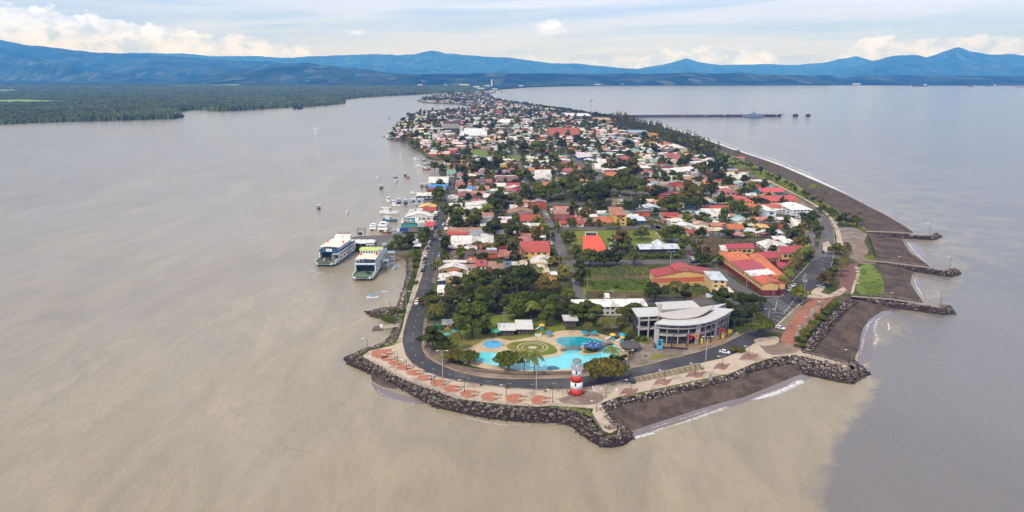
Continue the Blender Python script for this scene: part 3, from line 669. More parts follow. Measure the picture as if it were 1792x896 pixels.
# kerbs (real steps) either side of the loop road
def kerb(line, mat=M_conc, h=0.14, w=0.35, dz=0.0):
    P = resample([G(*p, ZL) for p in line], 90); mb = MB(); L_ = []
    for i, p in enumerate(P):
        t = (P[min(89, i + 1)] - P[max(0, i - 1)]).normalized(); q = Vector((-t.y, t.x, 0)) * w / 2
        L_.append([p + q + Vector((0, 0, dz)), p + q + Vector((0, 0, h + dz)), p - q + Vector((0, 0, h + dz)), p - q + Vector((0, 0, dz))])
    mb.rings(L_); o = mb.build('kerb', mat); tag(o, kind='structure')
kerb(harbL[9:27]); kerb([(a + 1.2, b - 1) for a, b in harbR[11:]], material('kerb_yellow', lin((170, 150, 110)), 0.9))
kerb([(1355, 573.5), (1376, 553), (1398, 533), (1423, 518), (1438, 501), (1452, 479), (1458, 450), (1461, 430), (1460, 414), (1458, 398), (1449, 384), (1422, 361), (1378, 337)])
kerb([(1333, 519), (1368, 519), (1385, 495), (1417, 460)]); kerb([(1436, 389), (1421, 367), (1390, 347), (1333, 317)])
# lane paint, and one puddle reflection laid on as colour
def dash(pts, L_=2.2, gap=3.5, w=0.16, mat=M_white):
    P = [G(*p, ZL + 0.055) for p in pts]; mb = MB(); tot = sum((b - a).length for a, b in zip(P, P[1:])); n = int(tot / (L_ + gap)); Q = resample(P, n * 2 + 1)
    for i in range(0, n * 2, 2):
        a, b = Q[i], Q[i + 1]; b = a + (b - a).normalized() * L_; t = (b - a).normalized(); q = Vector((-t.y, t.x, 0)) * w / 2
        mb.quad(a - q, b - q, b + q, a + q)
    o = mb.build('road_markings_and_glare', mat); tag(o, kind='structure')
mid = [((a[0] + b[0]) / 2, (a[1] + b[1]) / 2) for a, b in zip(harbL, harbR)]
dash(mid[:26], 1.6, 7, 0.14); dash([(1435, 470), (1446, 440), (1449, 414), (1444, 392), (1420, 364), (1384, 343)], 2, 9, 0.16)
dash([(950, 365), (975, 420), (1000, 480), (1016, 518)], 2, 8, 0.14)
def stripe(a, b, w=0.2, mat=M_white, z=0.058, name='road_markings_and_glare'):
    a, b = G(*a, ZL + z), G(*b, ZL + z); t = (b - a).normalized(); q = Vector((-t.y, t.x, 0)) * w / 2
    mb = MB(); mb.quad(a - q, b - q, b + q, a + q); o = mb.build(name, mat); tag(o, kind='structure')
stripe((1111, 660.5), (1223, 636), 0.45, M_conc); stripe((1355, 574), (1399, 532), 0.7, M_conc)
for k in range(12): stripe((1341 + k * 6.2, 569 - k * 5.4), (1352 + k * 6.2, 573 - k * 5.4), 0.16)
for k in range(9): stripe((1343 + k * 3.2, 534 + k * 2.6 - 9), (1362 + k * 3.2, 529 + k * 2.6 - 9), 0.16)
for a, b in (((1336, 545), (1372, 548)), ((1372, 548), (1392, 522)), ((1360, 526), (1356, 545)), ((1404, 490), (1410, 478))): stripe(a, b, 0.16)
patch('road_markings_and_glare', [(1440, 425), (1450, 422), (1455, 432), (1446, 441), (1440, 438)], M_conc, 0.05)  # pale patch paints the bright reflection of a puddle onto the boulevard
# bay parking beside the loop road
patch('parking_bays', [(1111, 661), (1223, 636.5), (1232, 646), (1118, 669)], material('bay_concrete', lin((120, 110, 92)), 0.9, 0.2, 0.3), 0.05)
for k in range(13):
    x = 1120 + k * 9; y = 659.5 - k * 1.96; stripe((x, y), (x - 3 + 8, y + 8.2), 0.22, M_yellow, 0.07, 'parking_lines')
patch('parking_bays', [(1398, 533), (1355, 574), (1372, 578), (1412, 536)], material('bay_concrete', lin((120, 110, 92))), 0.05)
for k in range(9): stripe((1360 + k * 4.6, 569 - k * 4.2), (1375 + k * 4.4, 573 - k * 4.2), 0.2, M_yellow, 0.065, 'parking_lines')

# ---- pavements and promenade
patch('promenade', [(738, 444), (752, 420), (756, 425), (742, 470), (733, 500), (724, 525), (713, 554), (706, 580), (704, 596), (705.5, 608), (710, 623), (721, 637), (734, 646), (752, 656), (775, 662.5), (799, 667), (846, 674), (892, 679.5), (939, 682.5), (995, 681.5), (1039, 676), (1085, 668), (1111, 669), (1232, 646), (1224, 636), (1270, 625), (1300, 613), (1321, 600), (1330, 600), (1357, 610), (1400, 610), (1408, 623), (1390, 620.5), (1357, 624), (1318, 636), (1280, 652.5), (1230, 663), (1179, 674), (1132, 684), (1086, 693), (1050, 706), (1040, 715), (1007, 712.5), (964, 710), (939, 711.5), (892, 708.5), (846, 703.5), (799, 697.5), (755, 681.5), (720, 669.5), (686, 653.5), (655, 636), (634, 623.5), (646, 614), (668, 609), (688, 604), (697, 592), (704, 574), (708, 556), (713, 535), (722, 505), (730, 480), (736, 458)], M_conc, 0.02)
patch('promenade', [(1388, 620.5), (1410, 618), (1440, 626), (1478, 636.5), (1486, 639), (1482, 642), (1440, 632), (1408, 624)], M_conc, 0.05)
patch('promenade', [(1040, 712), (1052, 706), (1060, 722), (1078, 744), (1080, 752), (1068, 758), (1056, 754), (1046, 738), (1036, 722)], M_conc, 0.03)
patch('grass_verge', [(964, 711.6), (1007, 713.8), (1029, 719.5), (1037, 730), (1030, 728), (1010, 718), (985, 715.5), (960, 713.6)], M_rough, 0.06)
patch('grass_verge', [(1086, 694.5), (1132, 685.5), (1230, 664.5), (1280, 653.5), (1280, 655), (1230, 667), (1132, 688), (1087, 697)], M_rough, 0.05)
patch('grass_verge', [(704, 596), (690, 603), (664, 606.5), (640, 613.5), (646, 612), (668, 606), (690, 596), (700, 580), (704, 560), (712, 530), (720, 505), (728, 482), (733, 462), (734, 450), (724, 450), (722, 480), (714, 505), (706, 525), (703, 548), (702, 556), (701, 574), (695, 588), (686, 600)], M_rough, 0.04)
patch('terrace', [(994, 694), (1000, 686), (1030, 683), (1056, 690), (1058, 700), (1040, 708), (1010, 709), (980, 704), (976, 697)], M_pave, 0.05, smooth=2)
patch('terrace', [(1326, 601), (1342, 596), (1364, 598), (1390, 600), (1400, 607), (1396, 616), (1372, 621), (1345, 621), (1336, 612)], M_pave, 0.05, smooth=1)
patch('promenade', [(1364, 596), (1378, 570), (1396, 545), (1414, 526), (1424, 518), (1462, 516), (1458, 522), (1446, 534), (1434, 548), (1420, 566), (1410, 582), (1402, 598), (1402, 613), (1390, 604)], M_redpav, 0.055)
for q in ([(1392, 604), (1388, 590), (1398, 574), (1412, 560), (1418, 545), (1432, 530), (1446, 520), (1452, 521), (1438, 534), (1424, 548), (1418, 562), (1404, 578), (1396, 590), (1398, 604)],): patch('paving_wave', q, M_conc2, 0.075, smooth=1)
patch('terrace', [(1316, 594), (1338, 590), (1358, 588), (1365, 593), (1360, 602), (1340, 606), (1326, 603)], M_conc, 0.13, smooth=1)
# fan-shaped terracotta beds along the promenade
FANS = [(667, 620, 19, 8.5), (679, 627.5, 12, 4.6), (694, 635, 14, 4.6), (709, 643, 14, 5), (727, 652, 15, 5.6), (746, 661, 15, 5.6), (770, 670, 16, 6.5), (793, 680, 16, 7), (822, 689, 16.5, 7.5), (860, 694, 17, 8.5), (903, 697, 17.5, 9), (946, 700, 16, 9)]
for i, (x, y, rx, ry) in enumerate(FANS):
    pts = []
    for k in range(22):
        t = 0.22 * math.pi + 1.62 * math.pi * k / 21
        pts.append((x + rx * math.cos(t) - 1, y + ry * math.sin(t) * 0.93))
    pts.append((x + rx * 0.25, y + ry * 0.1))
    if i == 0: pts = [(649, 622), (651, 614), (662, 611.5), (685, 611), (691, 615), (686, 620), (674, 626), (660, 627)]
    patch('terracotta_bed', pts, M_terra, 0.075)
# wavy rose-edged inlays further along
for (x, y, s) in ((1101, 685, 17), (1160, 668, 17), (1217, 655, 18), (1263, 641, 15), (1311, 624, 17), ):
    def wave(w):
        top = [(x - s + 2 * s * t, y + 5.5 * (0.5 - t) * 2 - 3.0 * math.sin(2 * math.pi * t) - w * math.sin(math.pi * t) ** 0.7) for t in np.linspace(0, 1, 18)]
        bot = [(x - s + 2 * s * t, y + 5.5 * (0.5 - t) * 2 - 3.0 * math.sin(2 * math.pi * t) + w * math.sin(math.pi * t) ** 0.7) for t in np.linspace(1, 0, 18)]
        return top + bot[1:-1]
    patch('paving_wave', wave(5.6), M_rose, 0.07); patch('paving_wave', wave(3.5), M_pave, 0.085)
# east promenade, square and lawns
patch('promenade', [(1332, 312), (1378, 334), (1402, 346), (1424, 359), (1450, 380), (1460, 398), (1464, 414), (1464, 432), (1476, 428), (1470, 404), (1462, 388), (1452, 376), (1430, 359), (1380, 333), (1336, 311)], M_conc, 0.05)
patch('promenade', [(1462, 398), (1512, 396), (1518, 410), (1512, 424), (1500, 428), (1470, 430)], M_conc2, 0.04)
patch('promenade', [(1470, 424), (1512, 424), (1520, 436), (1516, 450), (1530, 456), (1534, 462), (1506, 462), (1490, 452), (1470, 440)], M_pave, 0.045)
patch('terrace', [(1466, 470), (1480, 462), (1502, 460), (1500, 484), (1496, 504), (1486, 514), (1462, 514), (1470, 496)], material('plum_paving', lin((118, 84, 80)), 0.9, 0.2, 0.3), 0.05)
patch('promenade', [(1412, 520), (1424, 506), (1436, 500), (1444, 504), (1436, 512), (1450, 516), (1476, 502), (1482, 508), (1470, 517), (1440, 522)], M_conc, 0.07)
patch('lawn', [(1500, 470), (1512, 462), (1526, 462), (1538, 476), (1546, 492), (1548, 510), (1540, 516), (1498, 514), (1500, 492)], material('bright_lawn', lin((104, 120, 46)), 0.95, 0.2, 0.2), 0.05, smooth=1)
patch('lawn', [(1482, 382), (1500, 392), (1516, 402), (1528, 414), (1514, 408), (1496, 398), (1486, 392)], M_rough, 0.05)
patch('lawn', [(1512, 446), (1528, 446), (1536, 456), (1530, 460), (1514, 454)], M_rough, 0.06)
patch('lawn', [(1215, 246), (1252, 259.5), (1293, 277), (1341, 298), (1391, 320), (1421, 340), (1447, 357), (1470, 371), (1490, 385), (1480, 394), (1462, 384), (1440, 366), (1400, 344), (1360, 325), (1310, 304), (1270, 287), (1240, 275), (1205, 258)], M_rough, 0.03)
patch('lawn', [(1240, 256.5), (1252, 260.5), (1293, 278), (1341, 299), (1391, 321), (1415, 337), (1400, 333), (1372, 320), (1330, 303), (1290, 286), (1255, 271), (1236, 262)], material('bright_lawn', lin((104, 120, 46))), 0.05)
patch('lawn', [(1421, 341), (1447, 358), (1468, 372), (1462, 374), (1446, 365), (1420, 349)], M_rough, 0.06)
# groin walkways
for q in ([(1490, 517), (1560, 522.5), (1646, 534.5), (1647, 536.8), (1560, 525), (1490, 519.5)], [(1508, 454.5), (1560, 458.5), (1660, 471.5), (1661, 473.3), (1560, 460.8), (1514, 457)], [(1516, 404), (1560, 405), (1630, 410), (1630, 411.4), (1560, 406.8), (1516, 406)]):
    patch('groin_walkway', q, material('weathered_walkway', lin((142, 130, 118)), 0.9, 0.25, 0.4), 0.55)
patch('paved_path', [(1503, 470), (1506, 466), (1494, 512), (1488, 516), (1492, 500)], M_conc, 0.08)
# fields and plots
patch('football_field', [(984, 404), (1120, 402.5), (1146, 403), (1162, 420), (1178, 436), (1100, 436), (1000, 428), (990, 415)], M_grass, 0.05)
patch('rough_plot', [(1020, 470), (1100, 466), (1190, 466), (1250, 464), (1250, 510), (1240, 520), (1100, 522), (1024, 522), (1012, 500)], M_rough, 0.03)
patch('rough_plot', [(1036, 486), (1120, 480), (1142, 482), (1142, 488), (1040, 492)], M_dirt, 0.05)
patch('rough_plot', [(1026, 508), (1080, 511), (1160, 512), (1240, 512), (1240, 522), (1026, 523)], M_dirt, 0.05)
patch('rough_plot', [(1232, 417), (1300, 419), (1340, 422), (1350, 438), (1260, 448), (1236, 444)], M_dirt, 0.03)
patch('green_park', [(812, 262), (850, 262), (854, 268), (850, 276), (820, 276), (806, 270)], material('bright_lawn', lin((104, 120, 46))), 0.05)
patch('green_park', [(888, 272), (912, 272), (910, 281), (886, 281)], material('bright_lawn', lin((104, 120, 46))), 0.05)
patch('green_park', [(762, 277), (745, 270), (742, 263), (760, 266), (770, 274)], M_rough, 0.05)
# pool park ground
patch('park_lawn', [(752, 590), (780, 578), (850, 556), (890, 548), (960, 552), (1000, 575), (960, 598), (860, 612), (800, 616), (760, 612)], M_grass, 0.03, smooth=1)
patch('forecourt', [(1098, 630), (1092, 600), (1110, 592), (1140, 590), (1150, 604), (1200, 612), (1262, 600), (1290, 580), (1296, 586), (1262, 602), (1218, 616), (1174, 627), (1136, 637), (1104, 644)], M_conc2, 0.03)
patch('forecourt', [(1141, 598), (1146, 608), (1204, 612), (1262, 600), (1284, 580), (1274, 574), (1240, 592), (1190, 600)], material('tan_paving', lin((150, 122, 92)), 0.9), 0.1)
patch('lawn', [(1142, 618), (1172, 621), (1152, 629), (1134, 630)], M_grass, 0.05)
patch('lawn', [(1106, 588), (1126, 586), (1140, 596), (1136, 602), (1110, 598)], M_rough, 0.05)
patch('footpath', [(742, 556), (748, 556), (744, 590), (744, 606), (750, 616), (764, 628), (790, 640), (830, 650), (880, 655), (940, 657), (1000, 655), (1040, 650), (1090, 640), (1092, 648), (1040, 657), (995, 662), (900, 664), (850, 661), (797, 650), (765, 637), (746, 625), (738, 607)], M_pave, 0.06)
# ------------------------------------------------------------------ builders shared by the things that stand on the spit
from mathutils import Matrix
def W(mb, name, mats, parent, smooth=False):
    """part given in world coordinates under a thing whose Empty stands at its base"""
    o = mb.build(name, mats, parent, smooth)
    if parent is not None and parent.type == 'EMPTY': o.matrix_parent_inverse = Matrix.Translation(-Vector(parent.location))
    return o
def single(mb, name, mats, label, cat, group=None, smooth=False):
    return tag(mb.build(name, mats, None, smooth), label, cat, group)
UP = Vector((0, 0, 1))
GLASS = material('window_glass', (0.035, 0.042, 0.05), 0.15, 0.1, 1.0, spec=0.6)
DARKM = material('dark_steel', (0.05, 0.045, 0.045), 0.6, 0.15, 1.0)
WHITE = paint((232, 230, 226)); STEEL = material('galvanised_steel', (0.42, 0.43, 0.45), 0.45, 0.12, 1.0)
def wall_panes(root, P0, P1, z0, z1, n, wfrac=0.6, name='window', mat=None, proud=0.06, e0=0.08):
    """n window panes, each a part, set 6 cm proud of the wall from P0 to P1 (outer side: the right hand of P0->P1)"""
    P0, P1 = Vector(P0), Vector(P1); d = (P1 - P0); d.z = 0; L_ = d.length; d.normalize(); nrm = Vector((d.y, -d.x, 0)); out = []
    for i in range(n):
        c = e0 + (1 - 2 * e0) * (i + 0.5) / n; w = (1 - 2 * e0) / n * wfrac
        a = P0 + d * L_ * (c - w / 2); b = P0 + d * L_ * (c + w / 2)
        q = [a + nrm * proud, b + nrm * proud, b - nrm * 0.05, a - nrm * 0.05]
        out.append(W(MB().prism([(p.x, p.y) for p in q], z0, z1, bottom=True), name, mat or GLASS, root))
    return out
def roof_mesh(P0, P1, A, z, kind, over=0.55, rh=None):
    """roof over the rectangle P0, P1, +A with its eave at z"""
    P0, P1, A = Vector(P0), Vector(P1), Vector(A)
    dx = (P1 - P0); w = dx.length; dx.normalize(); dp = A.length; dy = A.normalized()
    a = P0 - dx * over - dy * over; b = P1 + dx * over - dy * over; c = P1 + A + dx * over + dy * over; d = P0 + A - dx * over + dy * over
    for p in (a, b, c, d): p.z = z
    t = Vector((0, 0, 0.14)); mb = MB()
    if kind == 'gx':
        h = rh or max(0.7, 0.16 * dp); e, f = (a + d) / 2 + UP * h, (b + c) / 2 + UP * h
        mb.add([a, b, f, e, c, d] + [p - t for p in (a, b, f, e, c, d)], [(0, 1, 2, 3), (3, 2, 4, 5), (6, 9, 8, 7), (9, 11, 10, 8), (0, 6, 7, 1), (5, 4, 10, 11), (0, 3, 9, 6), (3, 5, 11, 9), (1, 7, 8, 2), (2, 8, 10, 4)])
    elif kind == 'gy':
        h = rh or max(0.7, 0.14 * w); e, f = (a + b) / 2 + UP * h, (d + c) / 2 + UP * h
        mb.add([a, e, f, d, b, c] + [p - t for p in (a, e, f, d, b, c)], [(0, 1, 2, 3), (1, 4, 5, 2), (6, 9, 8, 7), (7, 8, 11, 10), (0, 6, 7, 1), (1, 7, 10, 4), (3, 2, 8, 9), (2, 5, 11, 8), (0, 3, 9, 6), (4, 10, 11, 5)])
    elif kind in ('m', 'n'):
        h = rh or max(0.5, 0.08 * dp)
        if kind == 'm': c, d = c + UP * h, d + UP * h
        else: b, c = b + UP * (rh or 0.1 * w), c + UP * (rh or 0.1 * w)
        mb.add([a, b, c, d] + [p - t for p in (a, b, c, d)], [(0, 1, 2, 3), (7, 6, 5, 4), (0, 4, 5, 1), (1, 5, 6, 2), (2, 6, 7, 3), (3, 7, 4, 0)])
    elif kind == 'h':
        h = rh or 0.17 * min(dp, w); k = min(dp, w) * 0.48
        if w >= dp: e, f = (a + d) / 2 + dx * k + UP * h, (b + c) / 2 - dx * k + UP * h; fs = [(0, 1, 5, 4), (1, 2, 5), (2, 3, 4, 5), (3, 0, 4)]
        else: e, f = (a + b) / 2 + dy * k + UP * h, (d + c) / 2 - dy * k + UP * h; fs = [(0, 1, 4), (1, 2, 5, 4), (2, 3, 5), (3, 0, 4, 5)]
        mb.add([a, b, c, d, e, f], fs + [(3, 2, 1, 0)])
    else:   # flat slab with a low parapet
        mb.prism([(p.x, p.y) for p in (a, b, c, d)], z, z + 0.25, bottom=True)
        for p, q in ((a, b), (b, c), (c, d), (d, a)):
            m_ = (p + q) / 2; L_ = (q - p).length
            mb.box((m_.x, m_.y, z + 0.252), L_, 0.2, 0.35, math.atan2(q.y - p.y, q.x - p.x))
    return mb
def gable_fill(mb, P0, P1, A, z, kind, m=0, rh=None):
    P0, P1, A = Vector(P0), Vector(P1), Vector(A); w = (P1 - P0).length; dp = A.length
    q = [Vector((p.x, p.y, z)) for p in (P0, P1, P1 + A, P0 + A)]
    if kind == 'gy':
        h = (rh or max(0.7, 0.14 * w)) - 0.2
        mb.add([q[0], q[1], (q[0] + q[1]) / 2 + UP * h], [(0, 1, 2)], m); mb.add([q[2], q[3], (q[2] + q[3]) / 2 + UP * h], [(0, 1, 2)], m)
    elif kind == 'gx':
        h = (rh or max(0.7, 0.16 * dp)) - 0.2
        mb.add([q[1], q[2], (q[1] + q[2]) / 2 + UP * h], [(0, 1, 2)], m); mb.add([q[3], q[0], (q[3] + q[0]) / 2 + UP * h], [(0, 1, 2)], m)
    elif kind == 'm':
        h = (rh or max(0.5, 0.08 * dp)) - 0.15
        mb.add([q[0], q[1], q[2] + UP * h, q[3] + UP * h], [(0, 1, 2, 3)], m); mb.add([q[1], q[2], q[2] + UP * h], [(0, 1, 2)], m); mb.add([q[3], q[0], q[3] + UP * h], [(0, 1, 2)], m)
    elif kind == 'n':
        h = (rh or 0.1 * w) - 0.15
        mb.add([q[0], q[1], q[1] + UP * h], [(0, 1, 2)], m); mb.add([q[1], q[2], q[2] + UP * h, q[1] + UP * h], [(0, 1, 2, 3)], m)
FOOT = []        # footprints already taken (ground polygons)
def building(P0, P1, A, z, kind, roof, wall, label, cat='building', name='building', group=None, win=0, storeys=1, door=True, rh=None, over=0.55, sidewin=0, winmat=None):
    P0, P1, A = Vector(P0), Vector(P1), Vector(A)
    root = thing(name, label, cat, ((P0 + P1 + A) / 2 if False else (P0 + P1) / 2 + A / 2), 0, group)
    root.location.z = ZL
    mb = MB(); poly = [(p.x, p.y) for p in (P0, P1, P1 + A, P0 + A)]
    mb.prism(poly, ZL - 0.2, z - 0.14 if kind != 'f' else z - 0.003); gable_fill(mb, P0, P1, A, z - 0.14, kind, rh=rh)
    W(mb, 'wall', wall, root)
    W(roof_mesh(P0, P1, A, z, kind, over, rh), 'roof', roof, root)
    hh = (z - ZL) / storeys
    for s in range(storeys):
        zz = ZL + s * hh
        if win: wall_panes(root, P0, P1, zz + hh * 0.35, zz + hh * 0.78, win, 0.5, mat=winmat)
        if sidewin:
            L_ = P0.x > 0
            if L_: wall_panes(root, P0 + A, P0, zz + hh * 0.35, zz + hh * 0.78, sidewin, 0.5, mat=winmat)
            else: wall_panes(root, P1, P1 + A, zz + hh * 0.35, zz + hh * 0.78, sidewin, 0.5, mat=winmat)
    if door and win:
        d = (P1 - P0).normalized(); a = P0 + d * (P1 - P0).length * 0.03
        wall_panes(root, a, a + d * min(1.6, (P1 - P0).length * 0.07 + 0.6), ZL + 0.05, ZL + 2.1, 1, 0.8, 'door', paint((110, 80, 60)))
    FOOT.append([(p[0], p[1]) for p in poly])
    return root
def pxbox(x0, x1, yb, ye, yr, axis=None):
    """front base corners on the ground, depth vector and eave height read off three rows of the photograph"""
    y0, y1 = (yb if isinstance(yb, tuple) else (yb, yb))
    P0, P1 = G(x0, y0), G(x1, y1); M = (P0 + P1) / 2
    z = max(ZL + 2.4, zat(M, ye)); xm = (x0 + x1) / 2
    dep = max(4.0, G(xm, yr, z).y - G(xm, ye, z).y)
    return P0, P1, (axis or AX) * dep, z
PAL = dict(W=(214, 210, 206), C=(200, 188, 164), R=(166, 70, 60), D=(114, 52, 52), O=(198, 116, 70), S=(184, 120, 100), G=(150, 155, 164), B=(70, 140, 205), T=(118, 158, 142), K=(112, 84, 82), P=(186, 202, 212), U=(168, 124, 100), N=(104, 112, 126), M=(160, 86, 88), Y=(222, 180, 110))
PALW = dict(w=(214, 210, 202), c=(206, 190, 158), t=(180, 148, 100), y=(216, 176, 98), b=(60, 90, 140), g=(140, 140, 136), r=(176, 88, 70), p=(200, 150, 140), l=(170, 186, 190), k=(92, 82, 76), e=(120, 140, 90), o=(196, 100, 66), q=(60, 130, 130), m=(110, 50, 56))
CN = dict(W='white', C='cream', R='red', D='dark red', O='orange', S='salmon', G='grey', B='bright blue', T='sea-green', K='brown', P='pale blue', U='rusty', N='slate blue', M='crimson', Y='yellow')
WN = dict(w='white', c='cream', t='tan', y='yellow', b='blue', g='grey', r='brick red', p='pink', l='pale blue', k='dark', e='olive', o='orange', q='teal', m='maroon')

# ------------------------------------------------------------------ lighthouse
def lighthouse():
    c = G(1008.5, 689, ZL + 0.1)
    s = (zat(c, 628) - c.z) / 15.0
    root = thing('lighthouse', 'small round lighthouse banded red and white with open steel lantern on the point', 'lighthouse', c)
    rad = lambda z: (2.72 - 0.075 * z) * s
    Rd = paint((186, 58, 42)); Wt = paint((226, 224, 222))
    bands = [(0.0, 2.7, Rd, 'red_band'), (2.7, 5.6, Wt, 'white_band'), (5.6, 8.3, Rd, 'red_band'), (8.3, 11.2, Wt, 'white_band')]
    for z0, z1, m, nm in bands: W(MB().lathe(c, [(rad(z0), z0 * s), (rad(z1), z1 * s)], 28), nm, m, root, True)
    W(MB().lathe(c, [(3.2 * s, -0.1), (3.2 * s, 0.25), (2.75 * s, 0.25)], 28, cap1=False), 'plinth', M_conc2, root)
    for z, a in ((4.9, -1.85), (10.0, -1.75)):
        q = c + Vector((math.cos(a), math.sin(a), 0)) * rad(z) * 1.0
        W(MB().box((q.x, q.y, c.z + (z - 0.6) * s), 0.6, 0.3, 1.2 * s, a + math.pi / 2), 'window', GLASS, root)
    W(MB().lathe(c, [(2.5 * s, 11.2 * s), (2.5 * s, 11.45 * s), (0.2, 11.45 * s)], 24), 'gallery', STEEL, root)
    rl = MB()
    for k in range(20):
        a = 2 * math.pi * k / 20; p = c + Vector((math.cos(a) * 2.4 * s, math.sin(a) * 2.4 * s, 11.45 * s)); rl.tube(p, p + UP * 1.1 * s, 0.05, n=4)
    for h in (0.6, 1.1):
        ring = [c + Vector((math.cos(2 * math.pi * k / 20) * 2.4 * s, math.sin(2 * math.pi * k / 20) * 2.4 * s, (11.45 + h) * s)) for k in range(21)]
        for a, b in zip(ring, ring[1:]): rl.tube(a, b, 0.05, n=4)
    W(rl, 'railing', STEEL, root)
    for k in range(8):
        a = 2 * math.pi * (k + .5) / 8; p = c + Vector((math.cos(a) * 1.5 * s, math.sin(a) * 1.5 * s, 11.45 * s)); W(MB().tube(p, p + UP * 2.7 * s, 0.11, n=6), 'lantern_post', STEEL, root)
    W(MB().lathe(c, [(0.5 * s, 11.45 * s), (0.5 * s, 12.6 * s), (0.3 * s, 12.9 * s)], 12), 'lamp', WHITE, root)
    W(MB().lathe(c, [(1.75 * s, 14.1 * s), (1.8 * s, 14.35 * s), (1.0 * s, 14.9 * s), (0.1, 15.1 * s)], 20), 'cupola', material('lantern_roof', (0.2, 0.2, 0.21), 0.5), root, True)
lighthouse()

# ------------------------------------------------------------------ pool park
M_pool = {}
def water_mat(key, col):
    m = material(key, col, 0.06, 0.10, 0.12, spec=0.5, bump=0.12, bscale=1.2); return m
PW1 = water_mat('pool_water_shallow', lin((112, 204, 214))); PW2 = water_mat('pool_water_deep', lin((40, 150, 165))); PW3 = water_mat('pool_water_blue', lin((60, 160, 205)))
M_deck = material('pool_deck', lin((190, 170, 142)), 0.9, 0.12, 0.4, col2=lin((160, 140, 118)), f2=0.42, scale2=0.15)
patch('pool_terrace', [(800, 616), (838, 602), (846, 592), (872, 590), (892, 598), (925, 590), (960, 586), (976, 578), (1020, 578), (1060, 586), (1098, 600), (1106, 614), (1100, 630), (1084, 642), (1040, 650), (960, 652), (890, 652), (820, 640), (796, 626)], M_deck, 0.10, smooth=2)
pool = [(826, 618), (840, 616), (862, 616.5), (884, 617.5), (905, 620), (928, 624.5), (952, 626), (972, 625), (986, 618), (990, 612), (984, 606), (974, 602), (971, 596), (974, 592), (988, 589), (1012, 588.5), (1036, 591.5), (1060, 597), (1078, 604), (1087, 612), (1086, 622), (1076, 632), (1056, 640), (1030, 644), (990, 648), (950, 650), (915, 650), (880, 645), (850, 637), (828, 632), (818, 626)]
ring = smooth_ring([G(a, b, ZL) for a, b in pool], 2)
def raised_rim(P, w, h, mat, name='pool_rim'):
    n = len(P); cen = sum(P, Vector()) / n; mb = MB(); L_ = []
    for i, p in enumerate(P):
        t = (P[(i + 1) % n] - P[i - 1]).normalized(); q = Vector((t.y, -t.x, 0)) * w / 2
        L_.append([p + q + UP * 0.02, p + q + UP * h, p - q + UP * h, p - q + UP * 0.02])
    L_.append(L_[0]); mb.rings(L_, 0, False, False); o = mb.build(name, mat); tag(o, kind='structure')
sheet('pool_water', ring, ZL + 0.13, PW1); raised_rim(ring, 0.9, 0.22, M_deck)
patch('deep_pool_water', [(974, 592), (988, 589.5), (1012, 589), (1036, 592), (1056, 597), (1070, 603), (1052, 606), (1040, 600), (1018, 604), (1014, 610), (996, 610), (988, 606), (976, 602), (972, 597)], PW2, 0.15, smooth=2)
patch('toddler_pool_rim', [(840, 603), (842, 598), (850, 594), (862, 593), (874, 594), (882, 599), (883, 605), (876, 610), (862, 612), (848, 610)], M_deck, 0.14, smooth=2)
patch('toddler_pool_water', [(845, 603), (847, 599), (854, 596), (862, 595.5), (872, 597), (878, 600), (879, 604), (873, 608), (862, 610), (851, 608)], PW3, 0.18, smooth=2)
for q in ([(956, 644), (962, 640.5), (970, 640), (977, 642), (980, 645), (975, 647.5), (966, 648.3), (959, 647)], [(1019, 636), (1026, 633.5), (1036, 633.3), (1042, 636), (1041, 639.5), (1034, 641.5), (1025, 641), (1020, 639)]):
    patch('round_pool_basin', q, material('pool_mosaic', lin((58, 110, 118)), 0.4, 0.2, 0.8), 0.17, smooth=2)
# round lawn with two concrete rings
def ell(cx, cy, rx, ry, n=36, a0=0, a1=2 * math.pi): return [(cx + rx * math.cos(a0 + (a1 - a0) * k / n), cy + ry * math.sin(a0 + (a1 - a0) * k / n)) for k in range(n + (0 if a1 - a0 > 6.28 else 1))]
patch('round_lawn', [(884, 606), (892, 600), (906, 597), (930, 596), (952, 597.5), (968, 604), (976, 612), (974, 618), (960, 621), (936, 621.5), (912, 618.5), (895, 613)], M_grass, 0.13, smooth=2)
for rx, ry, w in ((27.5, 9.6, 2.4), (20, 6.8, 1.8)):
    o_ = ell(932, 608, rx, ry); i_ = ell(932, 608, rx - w, ry - w * 0.38)
    mb = MB(); A = [G(*p, ZL + 0.17) for p in o_]; B = [G(*p, ZL + 0.17) for p in i_]
    for k in range(36): mb.quad(A[k], B[k], B[(k + 1) % 36], A[(k + 1) % 36])
    tag(mb.build('paving_ring', M_conc), kind='structure')
patch('paving_ring', ell(932, 608, 8, 2.7), M_conc, 0.18)
patch('pool_island', [(1012, 617), (1020, 612), (1014, 607), (1022, 604), (1040, 604), (1052, 609), (1052, 615), (1042, 620), (1026, 621), (1014, 620)], M_deck, 0.22, smooth=1)
patch('pool_island', [(1018, 616.5), (1024, 612), (1020, 608), (1026, 606), (1040, 607), (1048, 611), (1047, 615), (1038, 618), (1026, 618.5)], M_rough, 0.26, smooth=1)
